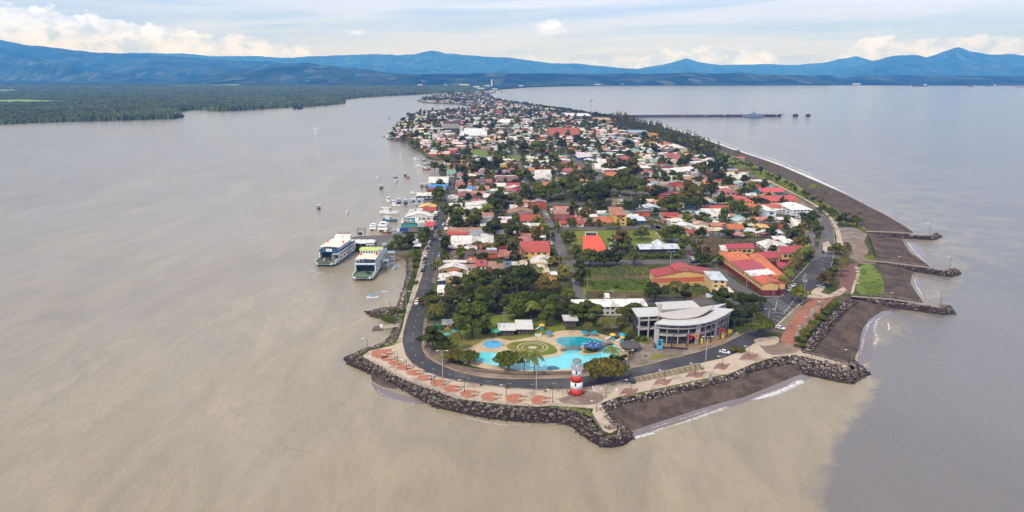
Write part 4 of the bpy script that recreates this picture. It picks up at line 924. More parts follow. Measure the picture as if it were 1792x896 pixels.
def arch_bridge(a, b, w, hump, label):
    a, b = G(*a, ZL + 0.3), G(*b, ZL + 0.3); d = (b - a).normalized(); q = Vector((-d.y, d.x, 0)) * w / 2; mb = MB(); L_ = []
    for k in range(11):
        t = k / 10; p = a.lerp(b, t) + UP * hump * math.sin(math.pi * t); L_.append([p - q, p + q, p + q + UP * 0.25, p - q + UP * 0.25])
    mb.rings(L_); root = thing('footbridge', label, 'footbridge', (a + b) / 2); W(mb, 'deck', material('bridge_stone', lin((130, 118, 112))), root)
    for s in (-1, 1):
        r = MB()
        for k in range(10):
            t = k / 10; p = a.lerp(b, t) + UP * (hump * math.sin(math.pi * t) + 0.25) + q * s * 0.95; p2 = a.lerp(b, t + .1) + UP * (hump * math.sin(math.pi * (t + .1)) + 0.25) + q * s * 0.95
            r.tube(p + UP * .9, p2 + UP * .9, 0.06, n=4); r.tube(p, p + UP * .9, 0.05, n=4)
        W(r, 'handrail', DARKM, root)
arch_bridge((981, 613), (1018, 611), 2.2, 1.0, 'low arched footbridge from the round lawn to the pool island')
arch_bridge((1046, 610), (1072, 601), 2.2, 1.0, 'curved footbridge from the pool island to the east terrace')
def parasol(px, py, r, h, col, label, n=10, group=None, solid=True, spots=False):
    c = G(px, py, ZL + 0.15); root = thing('parasol', label, 'parasol', c, 0, group)
    W(MB().tube(c, c + UP * h, 0.12, n=6), 'pole', WHITE, root)
    W(MB().lathe(c, [(r, h - 0.9), (r, h - 0.75), (r * 0.55, h - 0.25), (0.1, h + 0.15)], n * 2), 'canopy', paint(col), root)
    if spots:
        for k in range(6):
            a = 2 * math.pi * k / 6; p = c + Vector((math.cos(a) * r * .55, math.sin(a) * r * .55, h - 0.2)); W(MB().lathe(p, [(0.34, 0), (0.3, 0.06), (0.05, 0.1)], 8), 'star_patch', WHITE, root)
    return root
parasol(1037, 613, 4.2, 3.4, (52, 84, 138), 'big blue pool parasol dotted with white on the pool island', spots=True)
parasol(1024, 611, 1.8, 3.2, (70, 160, 170), 'small teal parasol beside the blue one on the pool island')
parasol(1102, 612, 4.6, 3.2, (84, 78, 80), 'round dark grey thatch parasol on the terrace by the east bend of the pool')
parasol(868, 588, 2.2, 3.4, (48, 160, 130), 'green parasol beside the shade huts behind the toddler pool')
for x, y, cc, lb in ((961, 589, (70, 120, 170), 'blue parasol against the hedge behind the round lawn'), (1024, 588, (40, 130, 165), 'blue beach parasol behind the deep pool, westernmost of the pair'), (1040, 588, (40, 140, 170), 'blue beach parasol behind the deep pool, easternmost of the pair'), (1089, 592, (60, 170, 190), 'turquoise parasol under the yellow slide canopy')):
    parasol(x, y, 1.7, 2.6, cc, lb)
def slide_set(px, py, label, s=1.0):
    c = G(px, py, ZL + 0.1); root = thing('pool_slide', label, 'slide', c)
    W(MB().box((c.x, c.y, c.z), 1.6 * s, 1.6 * s, 1.9 * s, 0.3), 'tower', paint((60, 170, 190)), root)
    W(MB().lathe(c, [(1.9 * s, 2.9 * s), (1.3 * s, 3.4 * s), (0.1, 3.7 * s)], 8), 'canopy', paint((228, 178, 70)), root)
    for k in range(4):
        a = math.pi / 4 + k * math.pi / 2; p = c + Vector((math.cos(a) * 1.05 * s, math.sin(a) * 1.05 * s, 1.9 * s)); W(MB().tube(p, p + UP * 1.1 * s, 0.07, n=4), 'post', WHITE, root)
    sl = MB(); L_ = []
    for k in range(9):
        t = k / 8; p = c + Vector((-1.0 * s - 3.2 * s * t, -0.6 * s * t, (1.9 - 1.8 * t ** 0.7) * s)); L_.append([p + Vector((0, -.5, .3)), p + Vector((0, -.4, 0)), p + Vector((0, .4, 0)), p + Vector((0, .5, .3))])
    sl.rings(L_, cap0=False, cap1=False); W(sl, 'chute', WHITE, root)
slide_set(1072, 594, 'white water slide under a yellow canopy beside the pool terrace', 0.8)
slide_set(1089, 597, 'small yellow-topped slide nearest the forecourt', 0.65)
slide_set(948, 577, 'yellow slide canopy in the trees behind the round lawn', 0.8)
def hut(x0, x1, yb, ye, yr, lab, kind='m'):
    P0, P1, A, z = pxbox(x0, x1, yb, ye, yr); building(P0, P1, A, z, kind, paint((206, 204, 202)), paint((88, 78, 72)), lab, 'hut', 'shade_hut', win=3, over=0.9)
hut(874, 899, 588, 577, 568, 'shade hut with pale tilted roof, the one next to the green parasol')
hut(906, 930, 586, 575, 563, 'shade hut with pale tilted roof, the one next to the palms')
hut(989, 1008, 572, 561, 554, 'grey open hut with a flat roof under the mango trees behind the deep pool', 'f')
def umbrella_table(px, py, lab):
    c = G(px, py, ZL + 0.05); root = thing('picnic_umbrella', lab, 'parasol', c)
    W(MB().tube(c, c + UP * 2.2, 0.06, n=5), 'pole', WHITE, root); W(MB().lathe(c, [(1.6, 1.9), (0.9, 2.2), (0.05, 2.4)], 10), 'canopy', paint((70, 165, 180)), root); W(MB().lathe(c, [(0.7, 0.7), (0.7, 0.78)], 10), 'table_top', WHITE, root)
umbrella_table(783, 591, 'turquoise umbrella over a table on the park lawn, the one further out on the grass'); umbrella_table(796, 585, 'turquoise umbrella over a table on the park lawn, the one under the trees')
kb = MB(); a = G(764, 577); kb.box((a.x, a.y, ZL), 4, 2.5, 2.6, 0.2); single(kb, 'green_kiosk', paint((50, 120, 80)), 'small green kiosk by the park gate at the harbour road', 'kiosk')
# low park wall
def lowwall(line, h, mat, label, w=0.3, name='boundary_wall', cat='wall'):
    P = resample([G(*p, ZL) for p in line], 60); mb = MB(); L_ = []
    for i, p in enumerate(P):
        t = (P[min(59, i + 1)] - P[max(0, i - 1)]).normalized(); q = Vector((-t.y, t.x, 0)) * w / 2
        L_.append([p + q, p + q + UP * h, p - q + UP * h, p - q])
    mb.rings(L_); single(mb, name, mat, label, cat)
lowwall([(748, 590), (746, 606), (756, 620), (772, 632), (796, 642), (830, 649), (880, 653), (940, 655), (1000, 653), (1050, 647), (1090, 638), (1104, 628), (1108, 612), (1098, 600)], 1.0, material('park_wall', lin((128, 110, 96))), 'low stone wall curving round the pool park beside the loop road')
lowwall([(1144, 600), (1146, 609), (1204, 612)], 0.9, DARKM, 'dark low wall in front of the curved hall forecourt')
# shade nets over the pool basins are pool floor mosaics; pool chairs
for i, (x, y) in enumerate(((938, 588.5), (942, 589.5), (946, 588))):
    c = G(x, y, ZL + 0.12); mb = MB(); mb.box((c.x, c.y, c.z + 0.25), 0.7, 1.7, 0.12, 0.3); mb.box((c.x, c.y + 0.9, c.z + 0.3), 0.7, 0.15, 0.8, 0.3)
    for dx in (-.3, .3): mb.box((c.x + dx, c.y - .6, c.z), 0.08, 0.08, 0.25)
    single(mb, 'sun_lounger', WHITE, 'white plastic sun lounger on the terrace beside the shade huts', 'sun lounger', 'sun loungers by the shade huts')

# ------------------------------------------------------------------ curved hall (aquarium-like) on the loop road
def curved_hall():
    M = material('hall_concrete', lin((172, 168, 166)), 0.8, 0.1, 0.4); MR = material('hall_roof', lin((194, 193, 192)), 0.5, 0.06, 0.4); MR2 = material('hall_roof_grey', lin((182, 176, 172)), 0.6, 0.08, 0.4)
    arc = smooth_line([G(1147, 602), G(1169, 604.5), G(1192, 605), G(1214, 603.5), G(1238, 598), G(1258, 588), G(1275, 577)], 15, 2)
    chord0, chord1 = G(1149, 585), G(1268, 566)
    root = thing('curved_hall', 'three-storey hall with curved glazed front and white leaf-shaped roof beside the loop road', 'building', (arc[7] + chord0.lerp(chord1, .5)) / 2)
    def inset(k): 
        c = chord0.lerp(chord1, 0.5); return [p + (c - p).normalized() * k for p in arc]
    H = 10.0; fl = [0, 4.5, 7.9]
    core = [(p.x, p.y) for p in inset(2.2)] + [(chord1.x, chord1.y), (chord0.x, chord0.y)]
    W(MB().prism(core, ZL, ZL + H - 0.3), 'core', material('hall_dark_glazing', (0.06, 0.055, 0.055), 0.35, 0.2, 0.6), root)
    for k, z in enumerate(fl[1:]):
        q = [(p.x, p.y) for p in inset(0.2 if k < 3 else -1.0)] + [(chord1.x, chord1.y), (chord0.x, chord0.y)]
        if k < 1: W(MB().prism(q, ZL + z - 0.3, ZL + z + 0.2, bottom=True), 'floor_slab', M, root)
        else: W(MB().prism([(p.x, p.y) for p in inset(-0.4)] + [(chord1.x, chord1.y), (chord0.x, chord0.y)], ZL + z - 0.1, ZL + z + 0.35, bottom=True), 'floor_slab', M, root)
    for i in (0, 1.4, 2.9, 4.4, 5.9, 7.3, 8.7, 10, 11.2, 12.4, 13.3, 14):
        j = min(13, int(i)); p = inset(0.5)[j].lerp(inset(0.5)[j + 1], i - j); wide = 2.2 if i in (0, 5.9, 10) else 0.36; i = j
        d = arc[min(14, i + 1)] - arc[max(0, i - 1)]
        W(MB().box((p.x, p.y, ZL), wide, 0.6, H - 0.3, math.atan2(d.y, d.x)), 'column', M, root)
    rail = MB(); I = inset(0.1)
    for a, b in zip(I, I[1:]):
        for z in (8.3 + 1.2, 8.3 + 0.75, 4.7 + 1.0): rail.tube(a + UP * z, b + UP * z, 0.05, n=4)
    W(rail, 'balcony_rail', STEEL, root)
    # sloping white skirt roof: outer edge low, inner edge higher
    O = inset(-1.6); I = inset(7.0); mb = MB(); L_ = []
    for a, b in zip(O, I): L_.append([Vector((a.x, a.y, ZL + H - 0.1)), Vector((a.x, a.y, ZL + H + 0.35)), Vector((b.x, b.y, ZL + H + 1.0)), Vector((b.x, b.y, ZL + H + 0.4))])
    mb.rings(L_); mb.prism([(p.x, p.y) for p in I] + [(chord1.x, chord1.y), (chord0.x, chord0.y)], ZL + H, ZL + H + 0.3); W(mb, 'skirt_roof', MR, root)
    # leaf roof
    hz = ZL + 12.6; tip0 = G(1151, 552, hz - 0.6); tip1 = G(1250, 535, hz + 0.6)
    low = smooth_line([tip0, G(1168, 556.5, hz - 1.0), G(1190, 558, hz - 1.2), G(1214, 555.5, hz - 1.0), G(1234, 548.5, hz - 0.3), tip1], 15, 2)
    mb = MB(); st = resample([tip0, tip1], 15); L_ = []
    mid = [a.lerp(b, .5) + UP * 0.35 for a, b in zip(low, st)]
    V = low + mid + [p + UP * 0.5 for p in st]; F = []
    for k in range(2):
        for i in range(14): F.append((k * 15 + i, k * 15 + i + 1, (k + 1) * 15 + i + 1, (k + 1) * 15 + i))
    mb.add(V, F); mb.add([p - UP * 0.35 for p in V], [tuple(reversed(f)) for f in F])
    for i in range(14): mb.quad(low[i] - UP * .35, low[i + 1] - UP * .35, low[i + 1], low[i])
    W(mb, 'leaf_roof', MR2, root)
    band_ = [Vector((p.x, p.y, 0)) for p in low]; cen = sum(band_, Vector()) / 15
    bp = [p + (cen - p).normalized() * 0.4 for p in band_] + [Vector((tip1.x, tip1.y, 0)) + (cen - tip1) * 0.05, Vector((tip0.x, tip0.y, 0)) + (cen - tip0) * 0.05]
    W(MB().prism([(p.x, p.y) for p in bp], ZL + H, hz - 1.45), 'clerestory', material('hall_brown_band', lin((104, 80, 78))), root)
    W(MB().box((G(1155, 553, 12).x, G(1155, 553, 12).y + 1, ZL + 12), 1.6, 1.6, 3.0), 'vent_tower', MR2, root)
    # side frame to the west
    a0, a1 = G(1117, 592), G(1150, 590); A = AX * 12
    for s in range(2): 
        z = ZL + 4.3 * (s + 1); W(MB().prism([(p.x, p.y) for p in (a0, a1, a1 + A, a0 + A)], z - 0.4, z + 0.1, bottom=True), 'side_slab', M, root)
    W(MB().prism([(p.x, p.y) for p in (a0 - RX, a1 + RX * 3, a1 + A + RX * 3, a0 + A - RX)], ZL + 10.2, ZL + 10.5, bottom=True), 'side_roof', MR, root)
    for p in (a0, a0.lerp(a1, .5), a1): W(MB().box((p.x, p.y, ZL), 0.6, 0.6, 10.2), 'column', M, root)
    W(MB().prism([(p.x, p.y) for p in (a0 + A * .35, a1 + A * .35, a1 + A, a0 + A)], ZL, ZL + 10.1), 'side_room', paint((70, 62, 60)), root)
    # low wing behind
    b0, b1 = G(1158, 560), G(1222, 556); W(MB().prism([(p.x, p.y) for p in (b0, b1, b1 + AX * 10, b0 + AX * 10)], ZL, ZL + 5.0), 'rear_wing', M, root)
    W(MB().prism([(p.x, p.y) for p in (b0 - RX, b1 + RX, b1 + AX * 11, b0 + AX * 11 - RX)], ZL + 5.0, ZL + 5.4), 'rear_roof', MR, root)
    FOOT.append([tuple(p[:2]) for p in (G(1110, 604), G(1285, 604), G(1285, 540), G(1110, 540))])
    return arc
HALL_ARC = curved_hall()
# pergola of dark posts with painted lifebuoys and boards
def pergola():
    root = thing('pergola', 'row of dark steel posts and slanting beams in front of the curved hall', 'pergola', G(1210, 607))
    pts = [(1175, 609), (1201, 607), (1224, 603.5), (1243, 599.5), (1260, 594), (1272, 589), (1284, 582)]
    for i, (x, y) in enumerate(pts):
        p = G(x, y); W(MB().box((p.x, p.y, ZL), 0.45, 0.45, 5.4), 'post', DARKM, root)
        q = HALL_ARC[min(14, 3 + i * 2)] if i < 6 else HALL_ARC[14]
        W(MB().tube(p + UP * 5.4, Vector((q.x, q.y, ZL + 6.5)), 0.16, n=4), 'beam', DARKM, root)
pergola()
for x, y, cc, nm, lb in ((1206, 590, (205, 60, 50), 'lifebuoy', 'red float hung on the pergola of the curved hall, between its second and third posts'), (1218, 588, (222, 130, 60), 'lifebuoy', 'orange and white ring hung on the pergola of the curved hall'), (1262, 578, (200, 55, 50), 'lifebuoy', 'red ring high on the last bays of the pergola')):
    c = G(x, 604 if x < 1230 else 594); z = zat(c, y); mb = MB(); n = 14
    L_ = [[Vector((c.x + math.cos(2 * math.pi * k / n) * (0.95 + 0.28 * math.cos(a)), c.y + 0.28 * math.sin(a), z + math.sin(2 * math.pi * k / n) * (0.95 + 0.28 * math.cos(a)))) for a in np.linspace(0, 2 * math.pi, 7)[:-1]] for k in range(n + 1)]
    mb.rings(L_, cap0=False, cap1=False); single(mb, nm, paint(cc), lb, 'lifebuoy')
for x, y0, y1, cc, lb in ((1226, 602, 591, (214, 190, 60), 'yellow board standing against the middle of the pergola'), (1263, 592, 582, (214, 190, 60), 'yellow board below the red ring at the east end of the pergola'), (1276, 584, 576, (210, 180, 60), 'yellow board at the last pergola post')):
    c = G(x, y0); single(MB().box((c.x, c.y - .4, ZL + 0.3), 1.5, 0.2, zat(c, y1) - ZL - 0.3), 'painted_board', paint(cc), lb, 'board')
def billboard():
    c = G(1154, 613); root = thing('billboard', 'upright blue banner sign on two posts at the forecourt corner', 'sign', c, 0.15)
    z0, z1 = 0.6, zat(c, 594) - ZL
    b = MB().box((0, 0, z0), 2.6, 0.18, z1 - z0); b.build('panel', paint((96, 176, 205)), root)
    g = MB(); g.add([(-1.1, -.1, z0 + 2.2), (-.2, -.1, z0 + 3.2), (1.1, -.1, z0 + 2.6), (0.4, -.1, z0 + 1.4)], [(0, 1, 2, 3)]); g.add([(-.9, -.1, z1 - 1.4), (1.0, -.1, z1 - 1.2), (.8, -.1, z1 - .5), (-.9, -.1, z1 - .4)], [(0, 1, 2, 3)])
    g.build('printed_picture', paint((30, 90, 130)), root)
    for s in (-1.1, 1.1): MB().box((s, 0, 0), 0.14, 0.14, z1).build('post', STEEL, root)
billboard()

# ------------------------------------------------------------------ larger named buildings
def B_(x0, x1, yb, ye, yr, kind, rc, wc, label, **k):
    P0, P1, A, z = pxbox(x0, x1, yb, ye, yr, k.pop('axis', None))
    return building(P0, P1, A, z, kind, roofing(rc) if isinstance(rc, tuple) else rc, paint(wc), label, **k)
B_(1004, 1131, (553, 551), 536, 526, 'm', (226, 224, 222), (196, 192, 188), 'long two-storey white building with flat pale roof and dark window bands behind the mango trees', win=12, storeys=2, name='long_hall', winmat=GLASS)
B_(1146, 1250, (500, 496), 482, 471, 'gy', (160, 62, 62), (216, 180, 118), 'yellow warehouse with crimson roofs and a strip of small windows beside the overgrown lot', win=10, name='warehouse', rh=3.0, sidewin=0)
B_(1182, 1211, (497.6, 496.6), 472.5, 463, 'gy', (176, 66, 66), (216, 180, 118), 'raised middle hall with crimson gable roof rising out of the yellow warehouse', win=2, name='warehouse', door=False)
def lean():
    P0, P1 = G(1144, 505), G(1250, 500.5); d = (P1 - P0); 
    root = thing('outhouse', 'long rust-red lean-to roof on a pale yellow plank wall along the front of the warehouse', 'building', P0); z = ZL + 3.0
    n = Vector((-d.y, d.x, 0)).normalized()
    W(MB().prism([(p.x, p.y) for p in (P0, P1, P1 + n * 4, P0 + n * 4)], ZL, z), 'wall', material('plank_wall', lin((206, 172, 112)), 0.8, 0.2, 0.9, streak=(3, 3, 0.1)), root)
    mb = MB(); mb.add([P0 + UP * (z - P0.z), P1 + UP * (z - P1.z), P1 + n * 4.4 + UP * 1.4 + UP * (z - P1.z), P0 + n * 4.4 + UP * 1.4 + UP * (z - P0.z)], [(0, 1, 2, 3)]); W(mb, 'roof', roofing((156, 78, 50)), root)
lean()
B_(1244, 1270, (512, 513), 490, 478, 'm', (190, 200, 208), (206, 178, 130), 'narrow three-storey ochre house with pale blue tilted roof at the street corner', win=2, storeys=3, name='corner_house', sidewin=0)
B_(1257, 1282, 518, 512, 505, 'm', (214, 208, 190), (150, 130, 110), 'white awning roof in front of the narrow ochre corner house', name='awning', cat='awning', win=0)
# red and orange mall-like complex on the corner
def complex_():
    lab = 'red and orange roofed complex with maroon plinth filling the corner block beside the boulevard'
    root = thing('shopping_complex', lab, 'building', G(1320, 485))
    maroon = paint((112, 48, 54)); yel = paint((212, 176, 120)); pink = roofing((172, 66, 78)); org = roofing((206, 112, 66)); org2 = roofing((196, 92, 62))
    def bl(base, zt, roofm, kind='gx', zp=3.0, rh=None, win=0, over=0.5, nm='hall'):
        P0, P1 = G(*base[0]), G(*base[1]); A = G(*base[2]) - P0
        q = [(p.x, p.y) for p in (P0, P1, P1 + A, P0 + A)]
        W(MB().prism(q, ZL, ZL + zp), 'plinth_wall', maroon, root); mb = MB(); i = 0.02
        mb.prism(q, ZL + zp + 0.002, ZL + zt - 0.14); gable_fill(mb, P0, P1, A, ZL + zt - 0.14, kind, rh=rh); W(mb, 'upper_wall', yel, root)
        W(roof_mesh(P0, P1, A, ZL + zt, kind, over, rh), 'roof', roofm, root)
        if win: wall_panes(root, P0, P1, ZL + zt * 0.62, ZL + zt * 0.84, win, 0.7)
        FOOT.append(q)
    # long street-side range from the near corner back to the far corner, in sections
    cor, far = G(1332, 516), G(1257, 461); d = (far - cor); n = Vector((d.y, -d.x, 0)).normalized(); n = n if n.x > 0 else -n
    secs = [(0.0, 0.20, 6.4, org2), (0.205, 0.36, 6.8, roofing((222, 220, 216))), (0.365, 0.70, 6.6, pink), (0.705, 0.995, 6.8, org)]
    for a, b, zt, rm in secs:
        P0 = cor + d * b; P1 = cor + d * a; wd = 13
        q = [(p.x, p.y) for p in (P0, P1, P1 + n * wd, P0 + n * wd)]
        W(MB().prism(q, ZL, ZL + 3.0), 'plinth_wall', maroon, root); W(MB().prism(q, ZL + 3.002, ZL + zt), 'upper_wall', yel, root)
        W(roof_mesh(P0, P1, n * wd, ZL + zt, 'gx' if rm is org2 else 'm', 0.5, 1.2), 'roof', rm, root)
        wall_panes(root, P0, P1, ZL + 4.4, ZL + 5.3, max(3, int((b - a) * 26)), 0.55, e0=0.03); FOOT.append(q)
    bl(((1333, 517), (1360, 517), (1326, 506)), 6.4, org2, 'gy', win=0, rh=1.6)
    bl(((1352, 506), (1373, 505), (1310, 466)), 7.2, org, 'gy', rh=1.2, win=3)
    bl(((1362, 516), (1372, 507), (1352, 510)), 3.6, pink, 'm', zp=2.6)
    bl(((1268, 454), (1318, 452), (1262, 446)), 7.2, pink, 'gx', win=5, rh=1.6)
    bl(((1262, 461), (1270, 461), (1258, 452)), 8.2, roofing((214, 206, 200)), 'f', win=1)
    bl(((1328, 466), (1364, 464), (1318, 455)), 5.2, pink, 'gx', win=8, rh=2.0)
    bl(((1366, 463), (1404, 461), (1358, 452)), 7.6, pink, 'gx', win=4, rh=2.4, zp=3.2)
    bl(((1360, 474), (1380, 478), (1358, 466)), 3.4, pink, 'gx', rh=1.0, zp=2.4)
    # patio roof steps
    bl(((1383, 474), (1392, 470), (1378, 468)), 3.4, org2, 'm', zp=2.4)
complex_()
# angular buildings by the boulevard
def mural_block():
    P0, P1 = G(1341, 387), G(1357, 386.5); A = G(1320, 377.5) - P0
    r = building(P0, P1, A, ZL + 8.2, 'f', roofing((224, 224, 222)), paint((204, 216, 222)), 'white hotel block with thin dark line drawings on its long side wall', 'hotel', 'hotel_block', win=1, storeys=2, door=False)
    for k in range(5):
        a = P0.lerp(P0 + A, 0.12 + k * 0.17); n = Vector((A.y, -A.x, 0)).normalized(); n = n if n.x < 0 else -n
        b = a + n * 0.07; mb = MB(); zz = ZL + 2 + (k % 2)
        for q in range(4): mb.tube(b + UP * (zz - b.z + q * 1.1) + A.normalized() * (q % 2), b + UP * (zz - b.z + 1.1 + q * 1.1) + A.normalized() * (1 - q % 2) * 1.4, 0.09, n=4)
        W(mb, 'line_drawing', DARKM, r)
mural_block()
B_(1384, 1420, (381.5, 381), 367, 356, 'h', (226, 226, 226), (212, 216, 220), 'white three-storey hotel tower with balconies at the bend of the boulevard', win=5, storeys=3, name='hotel', cat='hotel', sidewin=3)
B_(1340, 1385, (375, 374), 367.5, 361, 'gx', (226, 226, 222), (196, 196, 190), 'long white hotel wing with recessed balconies joined to the white tower', win=8, storeys=2, name='hotel', cat='hotel')
B_(1336, 1396, (362, 361), 351.5, 344.5, 'gx', (190, 84, 78), (214, 176, 86), 'yellow hotel with red gabled roof and white balconies facing the boulevard', win=6, storeys=2, name='hotel', cat='hotel')
B_(1296, 1318, (366, 367), 352.5, 344, 'h', (200, 80, 76), (216, 184, 116), 'tall yellow hotel tower with pyramid-like red roof', win=3, storeys=3, name='hotel', cat='hotel')
B_(1312, 1370, (374, 373.5), 363, 358.5, 'gx', (186, 92, 70), (206, 170, 112), 'low red-roofed hotel range between the yellow tower and the white wing', win=8, name='hotel', cat='hotel', storeys=1)
B_(1332, 1372, (343, 342), 336.5, 331, 'gx', (202, 86, 90), (34, 130, 130), 'teal-walled hotel with pinkish red roof beside the boulevard', win=7, storeys=2, name='hotel', cat='hotel')
# orange-roofed hall, scoreboard, tower and pavilion beside the football field
def field_side():
    P0, P1 = G(1021, 451), G(1062, 450.5); z = zat(P0.lerp(P1, .5), 441)
    q = GL([(1019.5, 441.5), (1064, 441), (1049, 418), (1020.5, 418.5)], z)
    root = thing('gymnasium', 'gymnasium with big bright orange-red sloping roof beside the football field', 'building', P0.lerp(P1, .5))
    n = q
    mb = MB(); inner = [p + (sum(n, Vector()) / 4 - p).normalized() * 0.8 for p in n]
    mb.prism([(p.x, p.y) for p in inner], ZL, z - 0.2); W(mb, 'wall', paint((150, 130, 118)), root)
    r = MB(); top = [n[0], n[1], n[2] + UP * 2.5, n[3] + UP * 2.5]
    r.add([*top, *[p - UP * .25 for p in top]], [(0, 1, 2, 3), (7, 6, 5, 4), (0, 4, 5, 1), (1, 5, 6, 2), (2, 6, 7, 3), (3, 7, 4, 0)]); W(r, 'roof', material('orange_roof', lin((222, 86, 58)), 0.55, 0.07, 0.5, streak=(1, 0.2, 1)), root)
    FOOT.append([(p.x, p.y) for p in inner])
    c = G(1034, 424); sb = thing('scoreboard', 'white framed scoreboard with a grid of dark louvres above the orange roof', 'scoreboard', c)
    z0, z1 = zat(c, 417), zat(c, 405.5); w = (G(1044, 424) - G(1024, 424)).length
    W(MB().box((c.x, c.y, z0), w, 0.4, z1 - z0), 'panel', paint((56, 60, 52)), sb)
    fr = MB()
    for s in (-.5, .5): fr.box((c.x + s * w, c.y - .1, ZL), 0.6, 0.8, z1 - ZL)
    for zz in (z0, z1 - 0.5): fr.box((c.x, c.y - .15, zz), w + 0.2, 0.75, 0.5)
    W(fr, 'frame', WHITE, sb)
    g = MB()
    for k in range(1, 7): g.box((c.x - w / 2 + w * k / 7, c.y - .25, z0 + 0.5), 0.16, 0.12, z1 - z0 - 1)
    for k in range(1, 5): g.box((c.x, c.y - .27, z0 + (z1 - z0) * k / 5), w - 0.4, 0.12, 0.16)
    W(g, 'louvre_grid', paint((140, 130, 112)), sb)
    c = G(1071.5, 438); t = thing('lattice_tower', 'pale four-legged lattice water tower between the orange roof and the dark trees', 'tower', c); h = zat(c, 415) - ZL; g = MB()
    leg = [(-2.4, -2.4), (2.4, -2.4), (2.4, 2.4), (-2.4, 2.4)]
    for i in range(4):
        a, b = leg[i], leg[(i + 1) % 4]; W(MB().tube(c + Vector((a[0], a[1], 0)), c + Vector((a[0] * .4, a[1] * .4, h)), 0.28, n=5), 'leg', WHITE, t)
        for k in range(4):
            f0, f1 = 1 - .15 * k, 1 - .15 * (k + 1); g.tube(c + Vector((a[0] * f0, a[1] * f0, h * k / 4)), c + Vector((b[0] * f1, b[1] * f1, h * (k + 1) / 4)), 0.12, n=4); g.tube(c + Vector((a[0] * f1, a[1] * f1, h * (k + 1) / 4)), c + Vector((b[0] * f1, b[1] * f1, h * (k + 1) / 4)), 0.12, n=4)
    W(g, 'bracing', WHITE, t); W(MB().lathe(c, [(1.1, h), (1.1, h + 1.3), (0.1, h + 1.8)], 10), 'tank', DARKM, t)
    # goal frames
    for (x0, y0, x1, y1, lb) in ((1150, 411, 1152, 406, ''), ): pass
    for (a, b, lb) in (((1148, 412), (1154, 420), 'white football goal at the east end of the field'), ((990, 412), (993, 421), 'white football goal at the avenue end of the field')):
        A, B = G(*a), G(*b); g = MB(); g.tube(A, A + UP * 2.6, 0.12, n=5); g.tube(B, B + UP * 2.6, 0.12, n=5); g.tube(A + UP * 2.6, B + UP * 2.6, 0.12, n=5); single(g, 'goal_frame', WHITE, lb, 'goal')
field_side()
B_(1121, 1186, (447, 446), 435, 427, 'gx', (196, 206, 216), (70, 66, 64), 'long open pavilion with pale blue-white roof among hedges by the side street', win=0, name='pavilion', rh=1.5, over=1.2)
B_(1148, 1166, 441, 431, 424, 'gy', (204, 214, 222), (180, 186, 190), 'raised pale gable in the middle of the long pavilion roof', win=0, name='pavilion', rh=2.2)
# far landmarks
B_(804, 852, 243, 237, 229, 'gx', (222, 222, 222), (208, 208, 206), 'large white two-tier building with a row of dark windows in the old town', win=9, storeys=1, name='white_block', rh=1.2)
B_(812, 848, 238, 231.5, 228, 'm', (224, 226, 228), (120, 140, 160), 'glazed upper tier with white roof on the large white building', win=0, name='white_block')
for x in (783.5, 797): 
    c = G(x, 233); h = zat(c, 213.5) - ZL; root = thing('silo_tower', 'pair of tall grey concrete towers with brown caps, ' + ('the one nearer the harbour' if x < 790 else 'the one nearer the avenue'), 'tower', c)
    W(MB().box((c.x, c.y, ZL), 16, 16, h * 0.45), 'base', paint((70, 66, 62)), root); W(MB().box((c.x, c.y, ZL + h * .45 + .01), 16, 16, h * 0.48), 'shaft', paint((150, 148, 142)), root); W(MB().box((c.x, c.y, ZL + h * .93 + .02), 18, 18, h * 0.1), 'cap', paint((100, 76, 66)), root)
def church():
    c = G(884, 217.5); root = thing('church', 'white church with low pyramid roof and pointed lantern above the trees', 'church', c); w = 18; h = zat(c, 211) - ZL; t = zat(c, 203) - ZL
    W(MB().box((c.x, c.y, ZL), w * 1.9, 22, h * .6), 'nave', paint((206, 204, 198)), root)
    W(roof_mesh(c - RX * w, c + RX * w, AX * 22, ZL + h * .6, 'h', 1, 6), 'roof', paint((226, 226, 224)), root); W(MB().lathe(c + AX * 11, [(3, h * .8), (3, h * 1.1), (0.2, t)], 8), 'lantern', paint((190, 160, 140)), root)
church()
B_(962, 1015, 240, 235.5, 230.5, 'gx', (160, 84, 66), (176, 132, 80), 'very long rust-red roofed hall crossing the avenue district', name='market_hall', win=8)
B_(992, 1034, 208, 203, 198.5, 'gx', (224, 224, 222), (150, 150, 156), 'big white-roofed hall near the seaside mast', name='assembly_hall', win=4, rh=4)
B_(1046, 1082, 215, 210, 206, 'f', (188, 150, 116), (180, 140, 100), 'flat tan hall beside the casuarina row', name='assembly_hall', win=0)
B_(1144, 1161, 242, 236, 232.5, 'f', (222, 176, 80), (216, 160, 66), 'bright yellow block at the edge of the seaside trees', name='yellow_block', win=3)
B_(1102, 1134, 236, 232, 228.5, 'gx', (140, 168, 196), (150, 160, 170), 'long blue-roofed building behind the casuarina row', name='blue_hall', win=3, rh=3)
B_(1183, 1222, (306, 305), 300.5, 294, 'n', (226, 226, 226), (196, 176, 156), 'modern white villa with slanting roof and tan walls', name='villa', cat='house', win=4, rh=2.0)
B_(1218, 1242, 296, 288, 283, 'n', (226, 226, 226), (190, 184, 190), 'tall white villa with upswept roof in the trees', name='villa', cat='house', win=2, storeys=2, rh=1.5)
B_(1278, 1313, (321, 320), 314, 306, 'gx', (200, 200, 190), (200, 190, 160), 'cream roofed guest house beside the boulevard', name='villa', cat='house', win=4)
